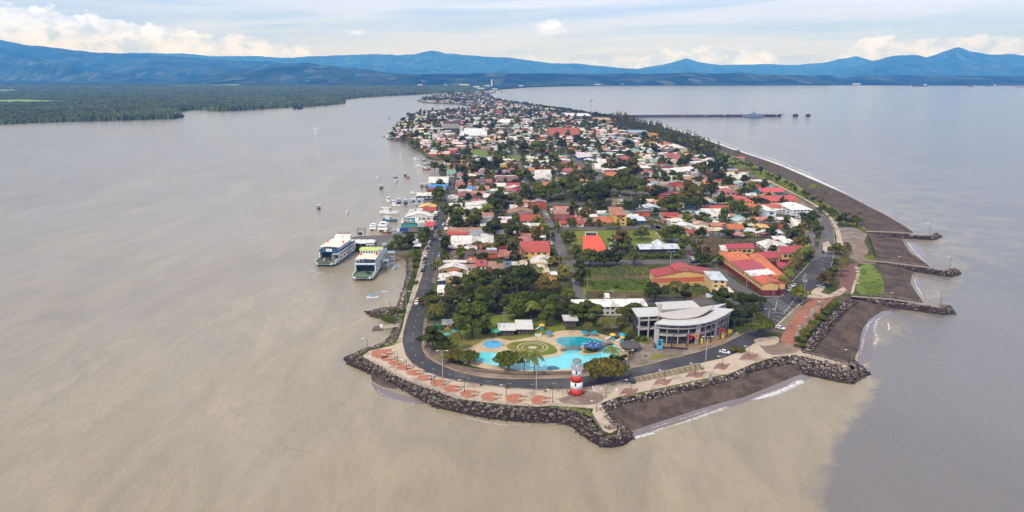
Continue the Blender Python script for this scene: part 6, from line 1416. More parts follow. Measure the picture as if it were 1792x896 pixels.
def boat_proto(kind):
    r = thing('fishing_boat' if kind != 'skiff' else 'skiff', '', 'boat', (0, 0, 0))
    if kind == 'skiff':
        hull(MB(), 7, 2.2, -.2, .8, .45).build('hull', paint((206, 214, 220)), r); MB().box((0, 4, 1.9), 1.9, 3.4, .12).build('canopy', paint((80, 150, 200)), r)
        for s in (-.8, .8):
            for y in (2.5, 5.5): MB().tube((s, y, .7), (s, y, 1.95), .05, n=4).build('canopy_post', WHITE, r)
        MB().box((0, 7.1, .3), .5, .5, .9).build('outboard_motor', DARKM, r)
    else:
        col = {'w': (210, 214, 216), 'b': (60, 96, 130), 'r': (150, 60, 56), 'k': (70, 74, 82)}[kind]
        hull(MB(), 12, 3.8, -.4, 1.5, .4).build('hull', paint(col), r); MB().box((0, 7.5, 1.4), 2.7, 3.8, 2.2).build('wheelhouse', paint((216, 214, 208)), r); MB().box((0, 5.56, 2.3), 2.1, .1, .8).build('window', GLASS, r)
        MB().box((0, 8.2, 3.62), 3.2, 5.8, .14).build('cabin_roof', paint((200, 204, 208)), r); m = MB(); m.tube((0, 5, 1.4), (0, 5, 8), .1, n=4); m.tube((0, 5, 2.4), (-3.4, 8, 6.5), .07, n=4); m.tube((0, 5, 2.4), (3.4, 8, 6.5), .07, n=4); m.build('mast', STEEL, r)
    return r
BP = {k: boat_proto(k) for k in ('skiff', 'w', 'b', 'r', 'k')}; BUSED = set()
def boat(kind, px, py, heading, label, s=1.0, group=None):
    c = G(px, py, 0); c.z = 0
    if kind not in BUSED:
        BUSED.add(kind); r = BP[kind]; r.location = c; r.rotation_euler = (0, 0, heading); r.scale = (s,) * 3; r['label'] = label
        if group: r['group'] = group
        KIDS[r.name] = [(ch, []) for ch in COL.objects if ch.parent == r]; return r
    return dup(BP[kind], c, heading, label, group or None, s)
boat('skiff', 663, 522, 1.45, 'blue and white motor skiff with blue canopy moored off the small rocky spur', 1.0); boat('skiff', 687, 472, -0.3, 'white skiff with blue canopy tied beside the grey gangway frames', .9)
boat('skiff', 682, 464, -0.2, 'pale skiff wedged between the gangway frames and the blue-topped skiff', .8); boat('skiff', 679, 511, 1.5, 'narrow blue canoe-like skiff near the revetment', .55); boat('skiff', 701, 465, 1.5, 'tiny blue skiff in the brown pool by the shore trees', .45)
BO = [('b', 558, 367, .3, .85, 'blue and white fishing boat anchored alone out in the estuary'), ('w', 607, 375, .1, .55, 'small white boat anchored in the estuary behind the ferries'), ('w', 702.6, 272, .4, .7, 'pale boat farthest from shore off the green park'), ('w', 734, 279.5, 1.2, .8, 'pale boat near the green park shore'), ('k', 745, 282, .6, .7, 'dark-hulled boat between the green park and the jetty'), ('w', 742, 291.5, 1.4, .9, 'long white boat beside the red one near the reeds'), ('b', 750, 289, 1.5, .7, 'blue-grey boat close under the umbrella tree'), ('r', 754, 297, 1.3, .9, 'red fishing boat nearest the umbrella tree shore'), ('b', 709, 309, .1, 1.0, 'tall blue fishing boat with raised booms mid-channel'), ('k', 695.5, 311.5, .8, .6, 'small dark boat beside the tall blue one'), ('r', 716, 312, .4, .7, 'small red boat in mid-channel'), ('w', 691, 320, 0., .8, 'white boat with mast riding outside the marina'), ('k', 665.6, 331, .05, .9, 'dark boat seen end-on, outside the marina'), ('w', 661, 314, .3, .7, 'white boat alone west of the channel boats'),
      ('k', 739, 328, .2, .9, 'dark boat moored by the bright blue roof'), ('b', 746, 328.5, .1, .9, 'blue boat moored tight against the bright blue roof'), ('w', 732, 339, 1.4, .7, 'low white boat at the end of the slanting white roof'), ('w', 682, 355, .3, 1.1, 'white motor boat at the outer corner of the marina'), ('w', 690, 359, .2, .9, 'second white motor boat in the marina row'), ('b', 697, 357, .1, 1.0, 'blue and white boat in the middle of the marina row'), ('k', 709, 358, .1, 1.0, 'dark boat next to the pale container'), ('w', 701, 361, 1.2, .8, 'white boat on the inner side of the marina row'), ('w', 699, 375, 1.35, 1.5, 'large grey and white boat lying alone below the marina'), ('b', 695, 388, 1.2, 1.1, 'blue boat at the small pontoon by the teal shop'), ('r', 685, 407.5, 1.5, 0.6, 'orange-red work boat hauled beside the dock trucks')]
for i in range(12): BO.append(('wbkw'[i % 4], 676 + (i % 6) * 4.2 + (i // 6) * 3, 243.5 - (i // 6) * 4.6 + (i % 3) * .5, .2 * i, .85, 'boat rafted up along the old town waterfront'))
BO += [('k', 681, 207, .2, .9, 'solitary dark boat off the old town'), ('w', 555, 226, 1.2, .8, 'lone pale boat far out in the estuary'), ('w', 702, 224, .9, .9, 'white boat at the fish pier of the old town')]
for k, x, y, h, s, lb in BO: boat(k, x, y, h, lb, s, 'boats rafted along the old town waterfront' if 'rafted' in lb else None)
def islet():
    c = G(522, 190.5, 0); mb = MB(); r_ = random.Random(2)
    for k in range(14): mb.lathe((c.x + r_.uniform(-11, 11), c.y + r_.uniform(-8, 8), -.5), [(3, 0), (4.2, 3), (3, 6), (.5, 7.5)], 6)
    single(mb, 'mangrove_islet', material('islet_leaves', (0.015, 0.025, 0.01)), 'tiny dark islet off the mangrove bank', 'islet')
islet()
def gangway(x0, x1, yb, yt, label):
    P0, P1 = G(x0, yb, 0), G(x1, yb, 0); z = zat(P0, yt); root = thing('gangway_frame', label, 'frame', P0); g = MB(); A = AX * 5
    for p in (P0, P1, P1 + A, P0 + A): W(MB().box((p.x, p.y, -1), .35, .35, z + 1), 'post', STEEL, root)
    for zz in (z, z * .62, z * .3):
        for a, b in ((P0, P1), (P1, P1 + A), (P1 + A, P0 + A), (P0 + A, P0)): g.tube(a + UP * zz, b + UP * zz, .16, n=4)
    for a, b in ((P0, P1), (P1, P1 + A)): g.tube(a + UP * z * .3, b + UP * z * .62, .12, n=4)
    W(g, 'bracing', STEEL, root); W(MB().prism([(p.x, p.y) for p in (P0, P1, P1 + A, P0 + A)], z + .15, z + .3, bottom=True), 'top_plate', paint((150, 166, 180)), root)
    W(MB().prism([(p.x, p.y) for p in (P0, P1, P1 + A, P0 + A)], 2.2, 2.45, bottom=True), 'landing', paint((130, 130, 130)), root)
gangway(599, 612, 449, 433, 'grey steel gangway frame on piles between the two ferries'); gangway(582, 594, 462, 446, 'pale gangway frame pressed against the side of the cream-awning ferry'); gangway(678, 691, 459, 443, 'tall grey gangway frame nearest the brown shore pool'); gangway(667, 680, 471, 457, 'low grey gangway frame by the stern of the lime-topped ferry'); gangway(669, 677, 444, 429, 'narrow grey gangway tower at the foot of the dock trees')
def canopy(x0, x1, yb, ye, yr, label, col=(226, 226, 226), peaks=3):
    P0, P1, A, z = pxbox(x0, x1, yb, ye, yr); root = thing('dock_canopy', label, 'canopy', (P0 + P1) / 2)
    mb = MB(); n = peaks
    for k in range(n):
        a, b = P0.lerp(P1, k / n), P0.lerp(P1, (k + 1) / n); q = [a, b, b + A, a + A]; q = [Vector((p.x, p.y, z)) for p in q]; c = sum(q, Vector()) / 4 + UP * 1.6
        for i in range(4): mb.add([q[i], q[(i + 1) % 4], c], [(0, 1, 2)])
    W(mb, 'fabric', paint(col), root)
    for k in range(n + 1):
        for o in (Vector(), A): p = P0.lerp(P1, k / n) + o; W(MB().tube((p.x, p.y, ZL), (p.x, p.y, z), .12, n=5), 'post', STEEL, root)
canopy(611, 641, 432, 427, 420, 'white tented canopy over the ferry waiting area on the dock', peaks=3); canopy(641, 655, 431, 428, 422.5, 'small white tented canopy next to the ferry mast', peaks=1)
canopy(717, 730, 432, 429, 421, 'small white roof among the dock trees nearest the water', peaks=1); canopy(723, 737, 437, 434, 425, 'small white roof among the dock trees nearest the road', peaks=1)
for x0, x1, yb, yt, lb in ((625, 638, 412, 402, 'dark steel portal frame at the back edge of the dock'), (592, 610, 420, 409, 'rusty portal frame with red boxes at the tip of the dock')):
    P0, P1 = G(x0, yb), G(x1, yb); z = zat(P0, yt); g = MB()
    for o in (Vector(), AX * 5):
        for p in (P0 + o, P1 + o): g.tube(p, Vector((p.x, p.y, z)), .2, n=4)
        g.tube(P0 + o + UP * (z - ZL), P1 + o + UP * (z - ZL), .18, n=4)
    g.box((P0.x + 2, P0.y + 2, ZL), 2.4, 2.4, 1.8); single(g, 'portal_frame', DARKM if x0 > 600 else paint((130, 84, 70)), lb, 'frame')
def truck(px, py, rz, cab, box, label, L_=7.0):
    r = thing('truck', label, 'truck', G(px, py, ZL + .06), rz)
    MB().box((0, -L_ / 2 - 0.6, .6), 2.3, 2.0, 2.1).build('cab', paint(cab), r); MB().box((0, -L_ / 2 - 1.62, 1.7), 1.9, .08, .8).build('windscreen', GLASS, r); MB().box((0, 0.6, .9), 2.5, L_, 2.6).build('cargo_box', paint(box), r)
    for x in (-1, 1):
        for y in (-L_ / 2 - .6, L_ / 2 - 1): MB().rings([[(x + dx, y + .5 * math.cos(a), .5 + .5 * math.sin(a)) for a in np.linspace(0, 6.28, 11)[:-1]] for dx in (-.15, .15)]).build('wheel', DARKM, r)
truck(706, 406.5, -1.45, (214, 216, 218), (44, 84, 140), 'truck with white cab and blue cargo box parked on the dock', 6.5)
truck(1062, 526, 0.0, (216, 216, 214), (224, 224, 222), 'small white box truck parked on the edge of the overgrown lot', 3.4)
truck(763, 377.5, 0.05, (220, 220, 220), (226, 226, 226), 'white delivery truck on the harbour road by the market roofs', 4.5)
def van(px, py, rz, col, band_, label, L_=5.6):
    r = thing('van', label, 'van', G(px, py, ZL + .06), rz)
    MB().rings([[(-.95, y, .4), (-1.0, y, .9), (-.92, y, z), (.92, y, z), (1.0, y, .9), (.95, y, .4)] for y, z in ((-L_ / 2, 1.1), (-L_ / 2 + .6, 1.4), (-L_ / 2 + 1.2, 2.2), (L_ / 2 - .1, 2.25), (L_ / 2, 2.1))]).build('body', paint(col, .3), r)
    MB().box((0, -L_ / 2 + .75, 1.45), 1.7, .5, .55).build('windscreen', GLASS, r); MB().box((0, 0.4, 2.26), 1.6, L_ * .5, .06).build('roof_stripe', paint(band_), r)
    for x in (-.9, .9):
        for y in (-1.6, 1.7): MB().rings([[(x + dx, y + .36 * math.cos(a), .36 + .36 * math.sin(a)) for a in np.linspace(0, 6.28, 11)[:-1]] for dx in (-.12, .12)]).build('wheel', DARKM, r)
van(730.5, 531, -0.12, (232, 232, 232), (196, 60, 56), 'white minibus with red front stripe driving on the harbour road'); van(1246, 521.5, 1.5, (200, 210, 216), (40, 140, 200), 'minibus with bright blue roof parked behind the curved hall', 6.5)
sx = [('white', 1268, 618, 1.15, 'white hatchback driving past the curved hall on the loop road'), ('dark', 1105.5, 668, 0.25, 'dark blue car parked at the first bay beside the round tree'), ('white', 1365, 575.5, 0.75, 'white car in the marked bays at the start of the red promenade'), ('white', 1389, 501, -.75, 'white car parked at the complex corner, the one further up the boulevard'), ('white', 1382, 508.5, -.75, 'white car parked at the complex corner, the one closer to the junction'), ('dark', 1420, 449, -.2, 'dark car on the boulevard side of the palm row'), ('white', 1461, 391, 1.0, 'white car at the edge of the seaside square'), ('red', 1210, 446, .5, 'red car waiting on the side street by the hedged pavilion'), ('white', 1212, 453.5, .0, 'white car turning out of the side street behind the red car'), ('white', 1131, 399, 1.5, 'white car parked at the corner of the football field street'), ('silver', 1436, 503, .6, 'silver car half hidden under the boulevard tree'), ('dark', 968, 437, .1, 'dark car parked outside the big red-roofed house on the avenue'), ('white', 965, 427, .1, 'white car parked on the avenue under the street trees'), ('white', 956.5, 376, .3, 'white car parked at the avenue bend'), ('silver', 959, 381.5, .3, 'silver car parked just below the avenue bend'), ('grey', 1441, 474, -.3, 'grey car driving along the wide boulevard')]
for c_, x, y, h, lb in sx: car(x, y, h, c_, lb)
pc = ['white', 'silver', 'dark', 'silver', 'white', 'dark', 'grey', 'silver', 'dark']
PR = [(751.5, 425), (749.5, 430.5), (748, 436.5), (746.5, 442), (745.2, 448), (743.6, 454.5), (742.6, 461), (740.8, 468), (739.5, 475)]
ordn = ['first', 'second', 'third', 'fourth', 'fifth', 'sixth', 'seventh', 'eighth', 'ninth', 'tenth', 'eleventh', 'twelfth']
for i, (x, y) in enumerate(PR): car(x, y, -0.12, pc[i], '%s car, %s from the dock trees in the row beside the revetment hedge' % (pc[i], ordn[i]), 'cars parked along the harbour road hedge')
PR = [(770.5, 420), (768.5, 448.5), (763, 384), (762, 389), (761, 395), (777, 387), (776, 393.5), (775.5, 399), (779, 372), (781, 362), (768, 371), (780.5, 352)]
for i, (x, y) in enumerate(PR): car(x, y, -0.08, pc[(i * 2 + 1) % 9], '%s car, %s of the scattered cars parked against the house fronts on the harbour road' % (pc[(i * 2 + 1) % 9], ordn[i]), 'cars parked by the house fronts', tiny=True)
# market front with its shop sign
def market():
    P0, P1 = G(703, 399.5, 0), G(730, 399, 0); z = zat(P0, 390); root = thing('market_hall', 'teal waterfront market shop with white-lettered sign above its open front', 'shop', (P0 + P1) / 2)
    q = [(p.x, p.y) for p in (P0, P1, P1 + AX * 14, P0 + AX * 14)]
    W(MB().prism(q, 0.5, z), 'wall', paint((52, 128, 132)), root); W(roof_mesh(P0, P1, AX * 14, z, 'm', .6, 1.0), 'roof', paint((210, 208, 206)), root)
    zs = z + .3; a, b = P0 + RX * 1.5, P1 - RX * 1.5
    W(MB().prism([(p.x, p.y) for p in (a - AX * .4, b - AX * .4, b, a)], zs, zs + 3.4, bottom=True), 'sign_board', paint((40, 124, 140)), root)
    g = MB(); L_ = (b - a).length
    for k in range(7):
        if k in (0,): continue
        c = a.lerp(b, .16 + .115 * k) - AX * .5; h = 1.8 if k in (1, 4) else 1.15; g.box((c.x, c.y, zs + .9), L_ * .075, .1, h)
    W(g, 'lettering', WHITE, root); W(MB().lathe(a.lerp(b, .12) - AX * .52 + UP * (zs + 1.6), [(1.0, -.9), (1.2, 0), (.2, .9)], 8), 'emblem', paint((220, 160, 60)), root)
    wall_panes(root, P0, P1, 1.2, z - 1.5, 4, .7, 'shop_opening', paint((90, 190, 180)), .08)
    FOOT.append(q)
market()
B_(731, 746, 402.5, 397, 392, 'm', (150, 150, 150), (60, 120, 80), 'green market stall hall beside the teal shop', name='market_hall', cat='shop', win=2)
B_(746, 758, 402, 395, 389, 'gx', (200, 70, 66), (200, 190, 180), 'small red-roofed snack bar at the corner of the dock road', name='snack_bar', cat='shop', win=2)
patch('pontoon', [(668, 406), (705, 403), (705, 388), (735, 360), (745, 340), (752, 330), (760, 345), (750, 380), (746, 406)], material('wharf_planks', lin((104, 96, 90)), .9, .3, .5), -1.1)
# floating jetty on the west shore
def jetty():
    a, b = G(667, 574.5, 0.6), G(700, 570.5, 2.6); r = thing('jetty', 'pale gangplank reaching a small grey pontoon below the rocky spur', 'jetty', a)
    d = (b - a).normalized(); q = Vector((-d.y, d.x, 0)) * .7; W(MB().add([a - q, b - q, b + q, a + q, a - q + UP * .2, b - q + UP * .2, b + q + UP * .2, a + q + UP * .2], [(3, 2, 1, 0), (4, 5, 6, 7), (0, 1, 5, 4), (2, 3, 7, 6)]), 'gangplank', M_conc, r)
    rl = MB()
    for s in (-1, 1):
        rl.tube(a + q * s + UP, b + q * s + UP, .05, n=4)
        for k in range(7): p = a.lerp(b, k / 6) + q * s; rl.tube(p, p + UP, .04, n=4)
    W(rl, 'handrail', WHITE, r); c = G(661, 575.5, 0); W(MB().box((c.x, c.y, -.2), 4.4, 5, .8), 'pontoon', paint((96, 84, 82)), r); W(MB().box((c.x + 1.6, c.y + 1.2, .6), 1.2, 1.6, 1.0), 'locker', WHITE, r)
jetty()
# long pier with the patrol ship
def pier():
    a, b = G(1088, 205, 0), G(1372, 203.5, 0); L_ = (b - a).length; d = (b - a).normalized(); q = Vector((-d.y, d.x, 0))
    r = thing('long_pier', 'long dark concrete pier on piles reaching far out over the sea', 'pier', a)
    W(MB().prism([((a + q * s * 6 + d * e).x, (a + q * s * 6 + d * e).y) for s, e in ((-1, 0), (-1, L_), (1, L_), (1, 0))], 4.6, 5.8, bottom=True), 'deck', material('pier_concrete', (0.12, 0.12, 0.13)), r)
    pl = MB(); n = 44
    for k in range(n):
        t = .36 + .63 * k / n; p = a + d * L_ * t; pl.box((p.x, p.y, -2), 3.4, 9, 6.6)
    o = W(pl, 'pile_row', material('pier_piles', (0.05, 0.045, 0.045)), r); W(MB().prism([((a + q * s * 5.4 + d * e).x, (a + q * s * 5.4 + d * e).y) for s, e in ((-1, 0), (-1, L_ * .36), (1, L_ * .36), (1, 0))], -1, 4.59), 'causeway', material('pier_causeway', (0.08, 0.08, 0.085)), r)
    f = random.Random(3); nb = MB()
    for k in range(26):
        p = a + d * L_ * (.37 + .6 * k / 26) - q * 5.5; W(MB().box((p.x, p.y, 2.6), 4.2, 1.6, 2.4), 'fender', paint(f.choice(((50, 80, 120), (150, 60, 56), (60, 56, 58), (190, 190, 190), (60, 120, 130)))), r)
    for x, w in ((1392, 7), (1414, 6)):
        c = G(x, 203.5, 0); m = MB(); m.box((c.x, c.y, -2), w * 1.7, 9, 8); single(m, 'mooring_dolphin', material('pier_piles', (0.05, 0.045, 0.045)), 'mooring dolphin beyond the pier head, the ' + ('one next to the pier' if x < 1400 else 'outermost one'), 'dolphin')
    g = MB(); g.tube(b + UP * 6.5, G(1418, 203.5, 0) + UP * 6.5, .5, n=4); single(g, 'catwalk', STEEL, 'thin catwalk joining the pier head and its dolphins', 'catwalk')
    for x in (1274, 1369):
        c = G(x, 203.5, 0); m = MB(); m.tube(c, c + UP * (34 if x < 1300 else 30), .35, .2, n=4); single(m, 'light_mast', STEEL, 'thin light mast standing on the pier ' + ('west of the grey ship' if x < 1300 else 'near its head'), 'mast')
    c = G(1301, 205.2, 0); s = thing('patrol_ship', 'grey naval patrol ship berthed alongside the long pier', 'ship', c, math.pi / 2 + math.pi * 0); gm = paint((104, 120, 140))
    s.rotation_euler = (0, 0, -math.pi / 2 * -1)
    s.location = G(1336, 205.3, 0); s.rotation_euler = (0, 0, math.pi / 2)
    Ls = 58
    h = MB(); hull(h, Ls, 10, -1, 5.0, .35); h.build('hull', gm, s); s.location = G(1300.5, 205.3, 0); s.rotation_euler = (0, 0, -math.pi / 2)
    MB().box((0, 32, 5), 8, 26, 3.6).build('superstructure', gm, s); MB().box((0, 28, 8.6), 6.5, 14, 3.2).build('bridge', paint((120, 134, 150)), s); MB().box((0, 29, 11.8), 3, 5, 2.6).build('funnel', gm, s)
    m = MB(); m.tube((0, 27, 11.8), (0, 27, 21), .7, .2, n=6); m.box((0, 27, 16), 5, .5, .5); m.build('mast', gm, s); MB().lathe((0, 14, 5.2), [(1.6, 0), (1.4, 1.6), (.2, 1.9)], 8).build('gun_turret', gm, s)
pier()
def cargo(px, py, wpx, hc, label, k=0):
    c = G(px - wpx / 2, py, 0); b = G(px + wpx / 2, py, 0); L_ = (b - c).length; r = thing('cargo_ship', label, 'ship', c, -math.pi / 2)
    hull(MB(), L_, L_ * .16, -1, L_ * .06, .15).build('hull', paint(hc), r); MB().box((0, L_ * .88, L_ * .06), L_ * .14, L_ * .1, L_ * .1).build('bridge_tower', paint((210, 206, 196)), r)
    for q in range(4): MB().box((0, L_ * (.2 + q * .15), L_ * .06), L_ * .11, L_ * .1, L_ * .02).build('hatch', paint((140, 110, 90)), r)
cargo(1609, 151.2, 25, (40, 60, 90), 'dark blue bulk carrier anchored off the far bluff'); cargo(1590, 150.8, 12, (150, 110, 96), 'small rust-brown ship just behind the dark blue carrier'); cargo(1700, 151.8, 15, (130, 60, 60), 'red-hulled ship anchored east of the dark blue carrier'); cargo(1733, 151.3, 19, (120, 130, 146), 'long pale grey ship between the two red hulls'); cargo(1786, 153, 18, (150, 84, 78), 'red-brown ship cut by the edge of the picture'); cargo(1636, 152.2, 5, (90, 80, 80), 'tiny coaster close to the dark blue carrier')
# distant white sheds on the mainland
r_ = random.Random(8)
for i, (x, y, w, h, lb) in enumerate([(780, 150.3, 5, 12, 'small white shed of the distant plant'), (812, 150, 17, 14, 'long white factory hall on the far plain, the larger one'), (735, 149.5, 8, 10, 'low white shed west of the distant factory'), (852, 151.5, 10, 12, 'pale plant building at the foot of the far tower'), (860.5, 150.8, 2.4, 60, 'slim pinkish tower block on the far plain'), (842, 157.6, 12, 14, 'white building at the neck of the spit'), (834, 155.2, 10, 18, 'pale blue silo building at the neck of the spit'), (866, 157.2, 9, 8, 'white shed behind the far beach'), (912, 150.8, 7, 8, 'white shed by the long far beach'), (1046, 148.6, 10, 8, 'white sheds by the far shore road'), (1500, 148, 12, 12, 'white harbour sheds below the far bluff'), (1090, 148.2, 5, 8, 'tiny white house below the far bluff')]):
    a, b = G(x - w / 2, y, 1), G(x + w / 2, y, 1); L_ = (b - a).length
    q = [(p.x, p.y) for p in (a, b, b + AX * max(12, L_ * .4), a + AX * max(12, L_ * .4))]; root = thing('distant_building', lb, 'building', a); W(MB().prism(q, 0, h), 'wall', paint((206, 196, 190)), root); W(MB().prism(q, h + .01, h + 2), 'roof', paint((226, 226, 224)), root)
# ------------------------------------------------------------------ trees
def leaf_mat(key, a, b):
    m = material(key, a, 0.75, 0.0, 1, attr='tone', spec=0.12); return m
BARK = material('bark', (0.11, 0.085, 0.065), 0.9, 0.2, 2.0, coords='object')
LEAF = material('foliage', (0.04, 0.06, 0.02), 0.75, 0.0, 1, attr='tone', spec=0.12)
def crown_arrays(seed, kind, n, size, base):
    """leaf clumps spread through several lobes; crown 10 m wide before scaling"""
    g = np.random.default_rng(seed); lobes = []
    if kind == 'broad':
        k = 13
        for i in range(k):
            a = g.uniform(0, 6.28); r = g.uniform(0.4, 3.7) if i else 0; lobes.append((r * math.cos(a), r * math.sin(a), 4.6 + g.uniform(-1.0, 1.0) + (1.1 if r < 1.6 else -0.5), g.uniform(1.3, 2.1), 0.78))
    elif kind == 'round':
        for i in range(22):
            a = i * 2.4; r = 4.2 * math.sqrt(i / 22); lobes.append((r * math.cos(a), r * math.sin(a), 1.2 + 3.6 * math.sqrt(max(0, 1 - (r / 4.9) ** 2)), 1.25, 0.75))
    elif kind == 'tall':
        for i in range(14):
            a = g.uniform(0, 6.28); z = g.uniform(3, 10.5); r = g.uniform(0, 2.9) * (1 - abs(z - 6) / 8); lobes.append((r * math.cos(a), r * math.sin(a), z, g.uniform(1.2, 1.9), 0.95))
    elif kind == 'flat':
        for i in range(15):
            a = g.uniform(0, 6.28); r = g.uniform(0.5, 4.1); lobes.append((r * math.cos(a), r * math.sin(a), 4.8 + g.uniform(-.35, .5) - r * .08, g.uniform(1.0, 1.5), 0.5))
    elif kind == 'open':
        for i in range(12):
            a = g.uniform(0, 6.28); r = g.uniform(0.6, 4.0); lobes.append((r * math.cos(a), r * math.sin(a), g.uniform(3.2, 7.0) - r * .2, g.uniform(0.9, 1.5), 0.7))
    elif kind == 'bush':
        for i in range(9):
            a = g.uniform(0, 6.28); r = g.uniform(0, 3.4); lobes.append((r * math.cos(a), r * math.sin(a), 1.5 + g.uniform(-.4, 1.4), g.uniform(1.3, 2.0), 0.8))
    elif kind == 'needle':
        for i in range(14):
            z = 2.5 + i * 0.95; r = 2.3 * (1 - i / 15) ** 0.7; a = i * 2.1; lobes.append((r * .45 * math.cos(a), r * .45 * math.sin(a), z, max(.5, r * .85), 0.9))
    L_ = np.array(lobes); w = L_[:, 3] ** 2; idx = g.choice(len(L_), n, p=w / w.sum())
    d = g.normal(0, 1, (n, 3)); d /= np.linalg.norm(d, axis=1)[:, None]; d[:, 2] = np.where(d[:, 2] < -0.35, -d[:, 2] * .5, d[:, 2])
    rad = L_[idx, 3] * g.uniform(0.62, 1.10, n) ** 0.8
    P = L_[idx, :3] + d * rad[:, None] * np.stack([np.ones(n), np.ones(n), L_[idx, 4]], -1)
    nn = d + g.normal(0, .55, (n, 3)); nn /= np.linalg.norm(nn, axis=1)[:, None]
    u = np.cross(nn, g.normal(0, 1, (n, 3))); u /= np.linalg.norm(u, axis=1)[:, None]; v = np.cross(nn, u); s = size * g.uniform(.6, 1.35, n)[:, None]
    V = np.stack([P - u * s * .5 - v * s * .35, P + u * s * .55 - v * s * .2, P + u * s * .35 + v * s * .5, P - u * s * .4 + v * s * .42], 1).reshape(-1, 3)
    F = np.arange(n * 4).reshape(n, 4)
    lob = g.uniform(.72, 1.38, len(L_))[idx]; tone = (lob * g.uniform(.65, 1.4, n))[:, None] * np.array(base)[None, :]
    hue = g.uniform(0, 1, n)[:, None]; tone = tone * (1 + hue * np.array([.35, .12, -.1])[None, :])
    return V, F, tone, L_
BASES = dict(green=(0.076, 0.100, 0.016), dark=(0.044, 0.060, 0.013), olive=(0.104, 0.096, 0.020), bright=(0.135, 0.160, 0.024), brown=(0.104, 0.072, 0.026), grey=(0.086, 0.094, 0.034), yellow=(0.18, 0.16, 0.03))
TP = {}
def tree_proto(kind, tone, var=0, lod=0):
    key = (kind, tone, var, lod)
    if key in TP: return TP[key]
    n, sz = {0: (4600, .50), 1: (1700, .78), 2: (300, 1.45)}[lod]
    if kind == 'needle': n, sz = int(n * .6), sz * .8
    if kind == 'bush': n, sz = int(n * .6), sz * 1.0
    V, F, T, L_ = crown_arrays(hash((kind, var)) % 9973 if False else sum(map(ord, kind)) * 31 + var * 7 + 1, kind, n, sz, BASES[tone])
    o = npmesh('crown', V, F, LEAF, attr={'tone': ('FACE', T)}); me = o.data; bpy.data.objects.remove(o)
    tb = MB()
    if kind != 'bush':
        top = float(L_[:, 2].max()); h = top * (0.55 if kind != 'needle' else .95); tb.tube((0, 0, -.3), (0.15, .1, h), .34 if kind != 'needle' else .22, .18 if kind != 'needle' else .05, 7)
        if kind != 'needle':
            for i in range(0, len(L_), 2): tb.tube((0.1, .05, h * .6), tuple(L_[i, :3] * np.array([.85, .85, .92])), .15, .05, 5)
    else: tb.tube((0, 0, -.2), (0, 0, 1.2), .2, .1, 6)
    TP[key] = (me, tb.mesh('trunk', BARK), V, F, T); return TP[key]
def palm_proto(var, tone='bright'):
    key = ('palm', tone, var, 0)
    if key in TP: return TP[key]
    g = random.Random(var * 13 + 5); tb = MB(); lean = g.uniform(-.7, .7); H = 8.0; pts = [Vector((lean * (k / 6) ** 2, .3 * lean * (k / 6) ** 2, H * k / 6)) for k in range(7)]; pts[0].z = -.3
    for a, b in zip(pts, pts[1:]): tb.tube(a, b, .22 if a.z < 1 else .16, .15, 6)
    top = pts[-1]; V, F, T = [], [], []
    for i in range(17):
        a = i * 2.4 + g.uniform(-.2, .2); el = g.uniform(-.2, 1.0); L_ = g.uniform(2.9, 3.7); P = []; d = Vector((math.cos(a), math.sin(a), 0))
        for k in range(8):
            t = k / 7; P.append(top + d * L_ * (t * math.cos(el * .6) ) + UP * (L_ * (math.sin(el) * t - (0.55 + .4 * el) * t * t * 1.15)))
        sd = Vector((-d.y, d.x, 0)); c = BASES[tone]; f_ = g.uniform(.6, 1.3)
        for k in range(7):
            for s in (-1, 1):
                w = 0.62 * math.sin(math.pi * (k + .8) / 8.2) + .1; a0, a1 = P[k], P[k + 1]; q = sd * s * w - UP * w * .55 + (a1 - a0) * .5; o = len(V)
                V += [tuple(a0), tuple(a1), tuple(a1 + q), tuple(a0.lerp(a1, .35) + q)]; F.append((o, o + 1, o + 2, o + 3)); m = f_ * g.uniform(.7, 1.25); T.append([x * m for x in c])
    o = npmesh('crown', V, F, LEAF, attr={'tone': ('FACE', T)}); me = o.data; bpy.data.objects.remove(o)
    TP[key] = (me, tb.mesh('trunk', BARK), np.array(V), np.array(F), np.array(T)); return TP[key]
TREES = []       # px, py, width px, kind, tone, height factor
def T_(s, kind, tone, hf=1.0):
    for it in s.split(';'):
        t = it.split()
        if len(t) >= 3: TREES.append((float(t[0]), float(t[1]), float(t[2]), kind, t[3] if len(t) > 3 else tone, float(t[4]) if len(t) > 4 else hf))
T_('826 600 74 green;757 619 50;776 616 30;762 562 50 green;788 550 46 grey;842 556 42 green;870 553 46;831 516 46 green;870 518 34 green;905 565 48 green;935 560 44;981 563 34;1027 575 54 green;1106 569 44 green;1270 542 38;1321 550 40;1290 574 40;1312 570 38;1334 598 48 green;1150 534 42;1202 534 36;866 420 38;893 424 38;882 442 38 green;905 434 22;800 404 30;833 404 38 green;876 366 34;771 354 30 green;918 352 30 green;990 349 44 green;965 353 36 green;1012 356 42 green;1030 350 36;1000 332 32;1025 327 38 grey;1070 344 40 green;945 342 26 bright;950 355 26 green', 'broad', 'dark')
T_('1065 682 68 olive 0.95;891 656 50 green;793 641 36 olive;820 643 36 green;1084 639 20 dark', 'round', 'green')
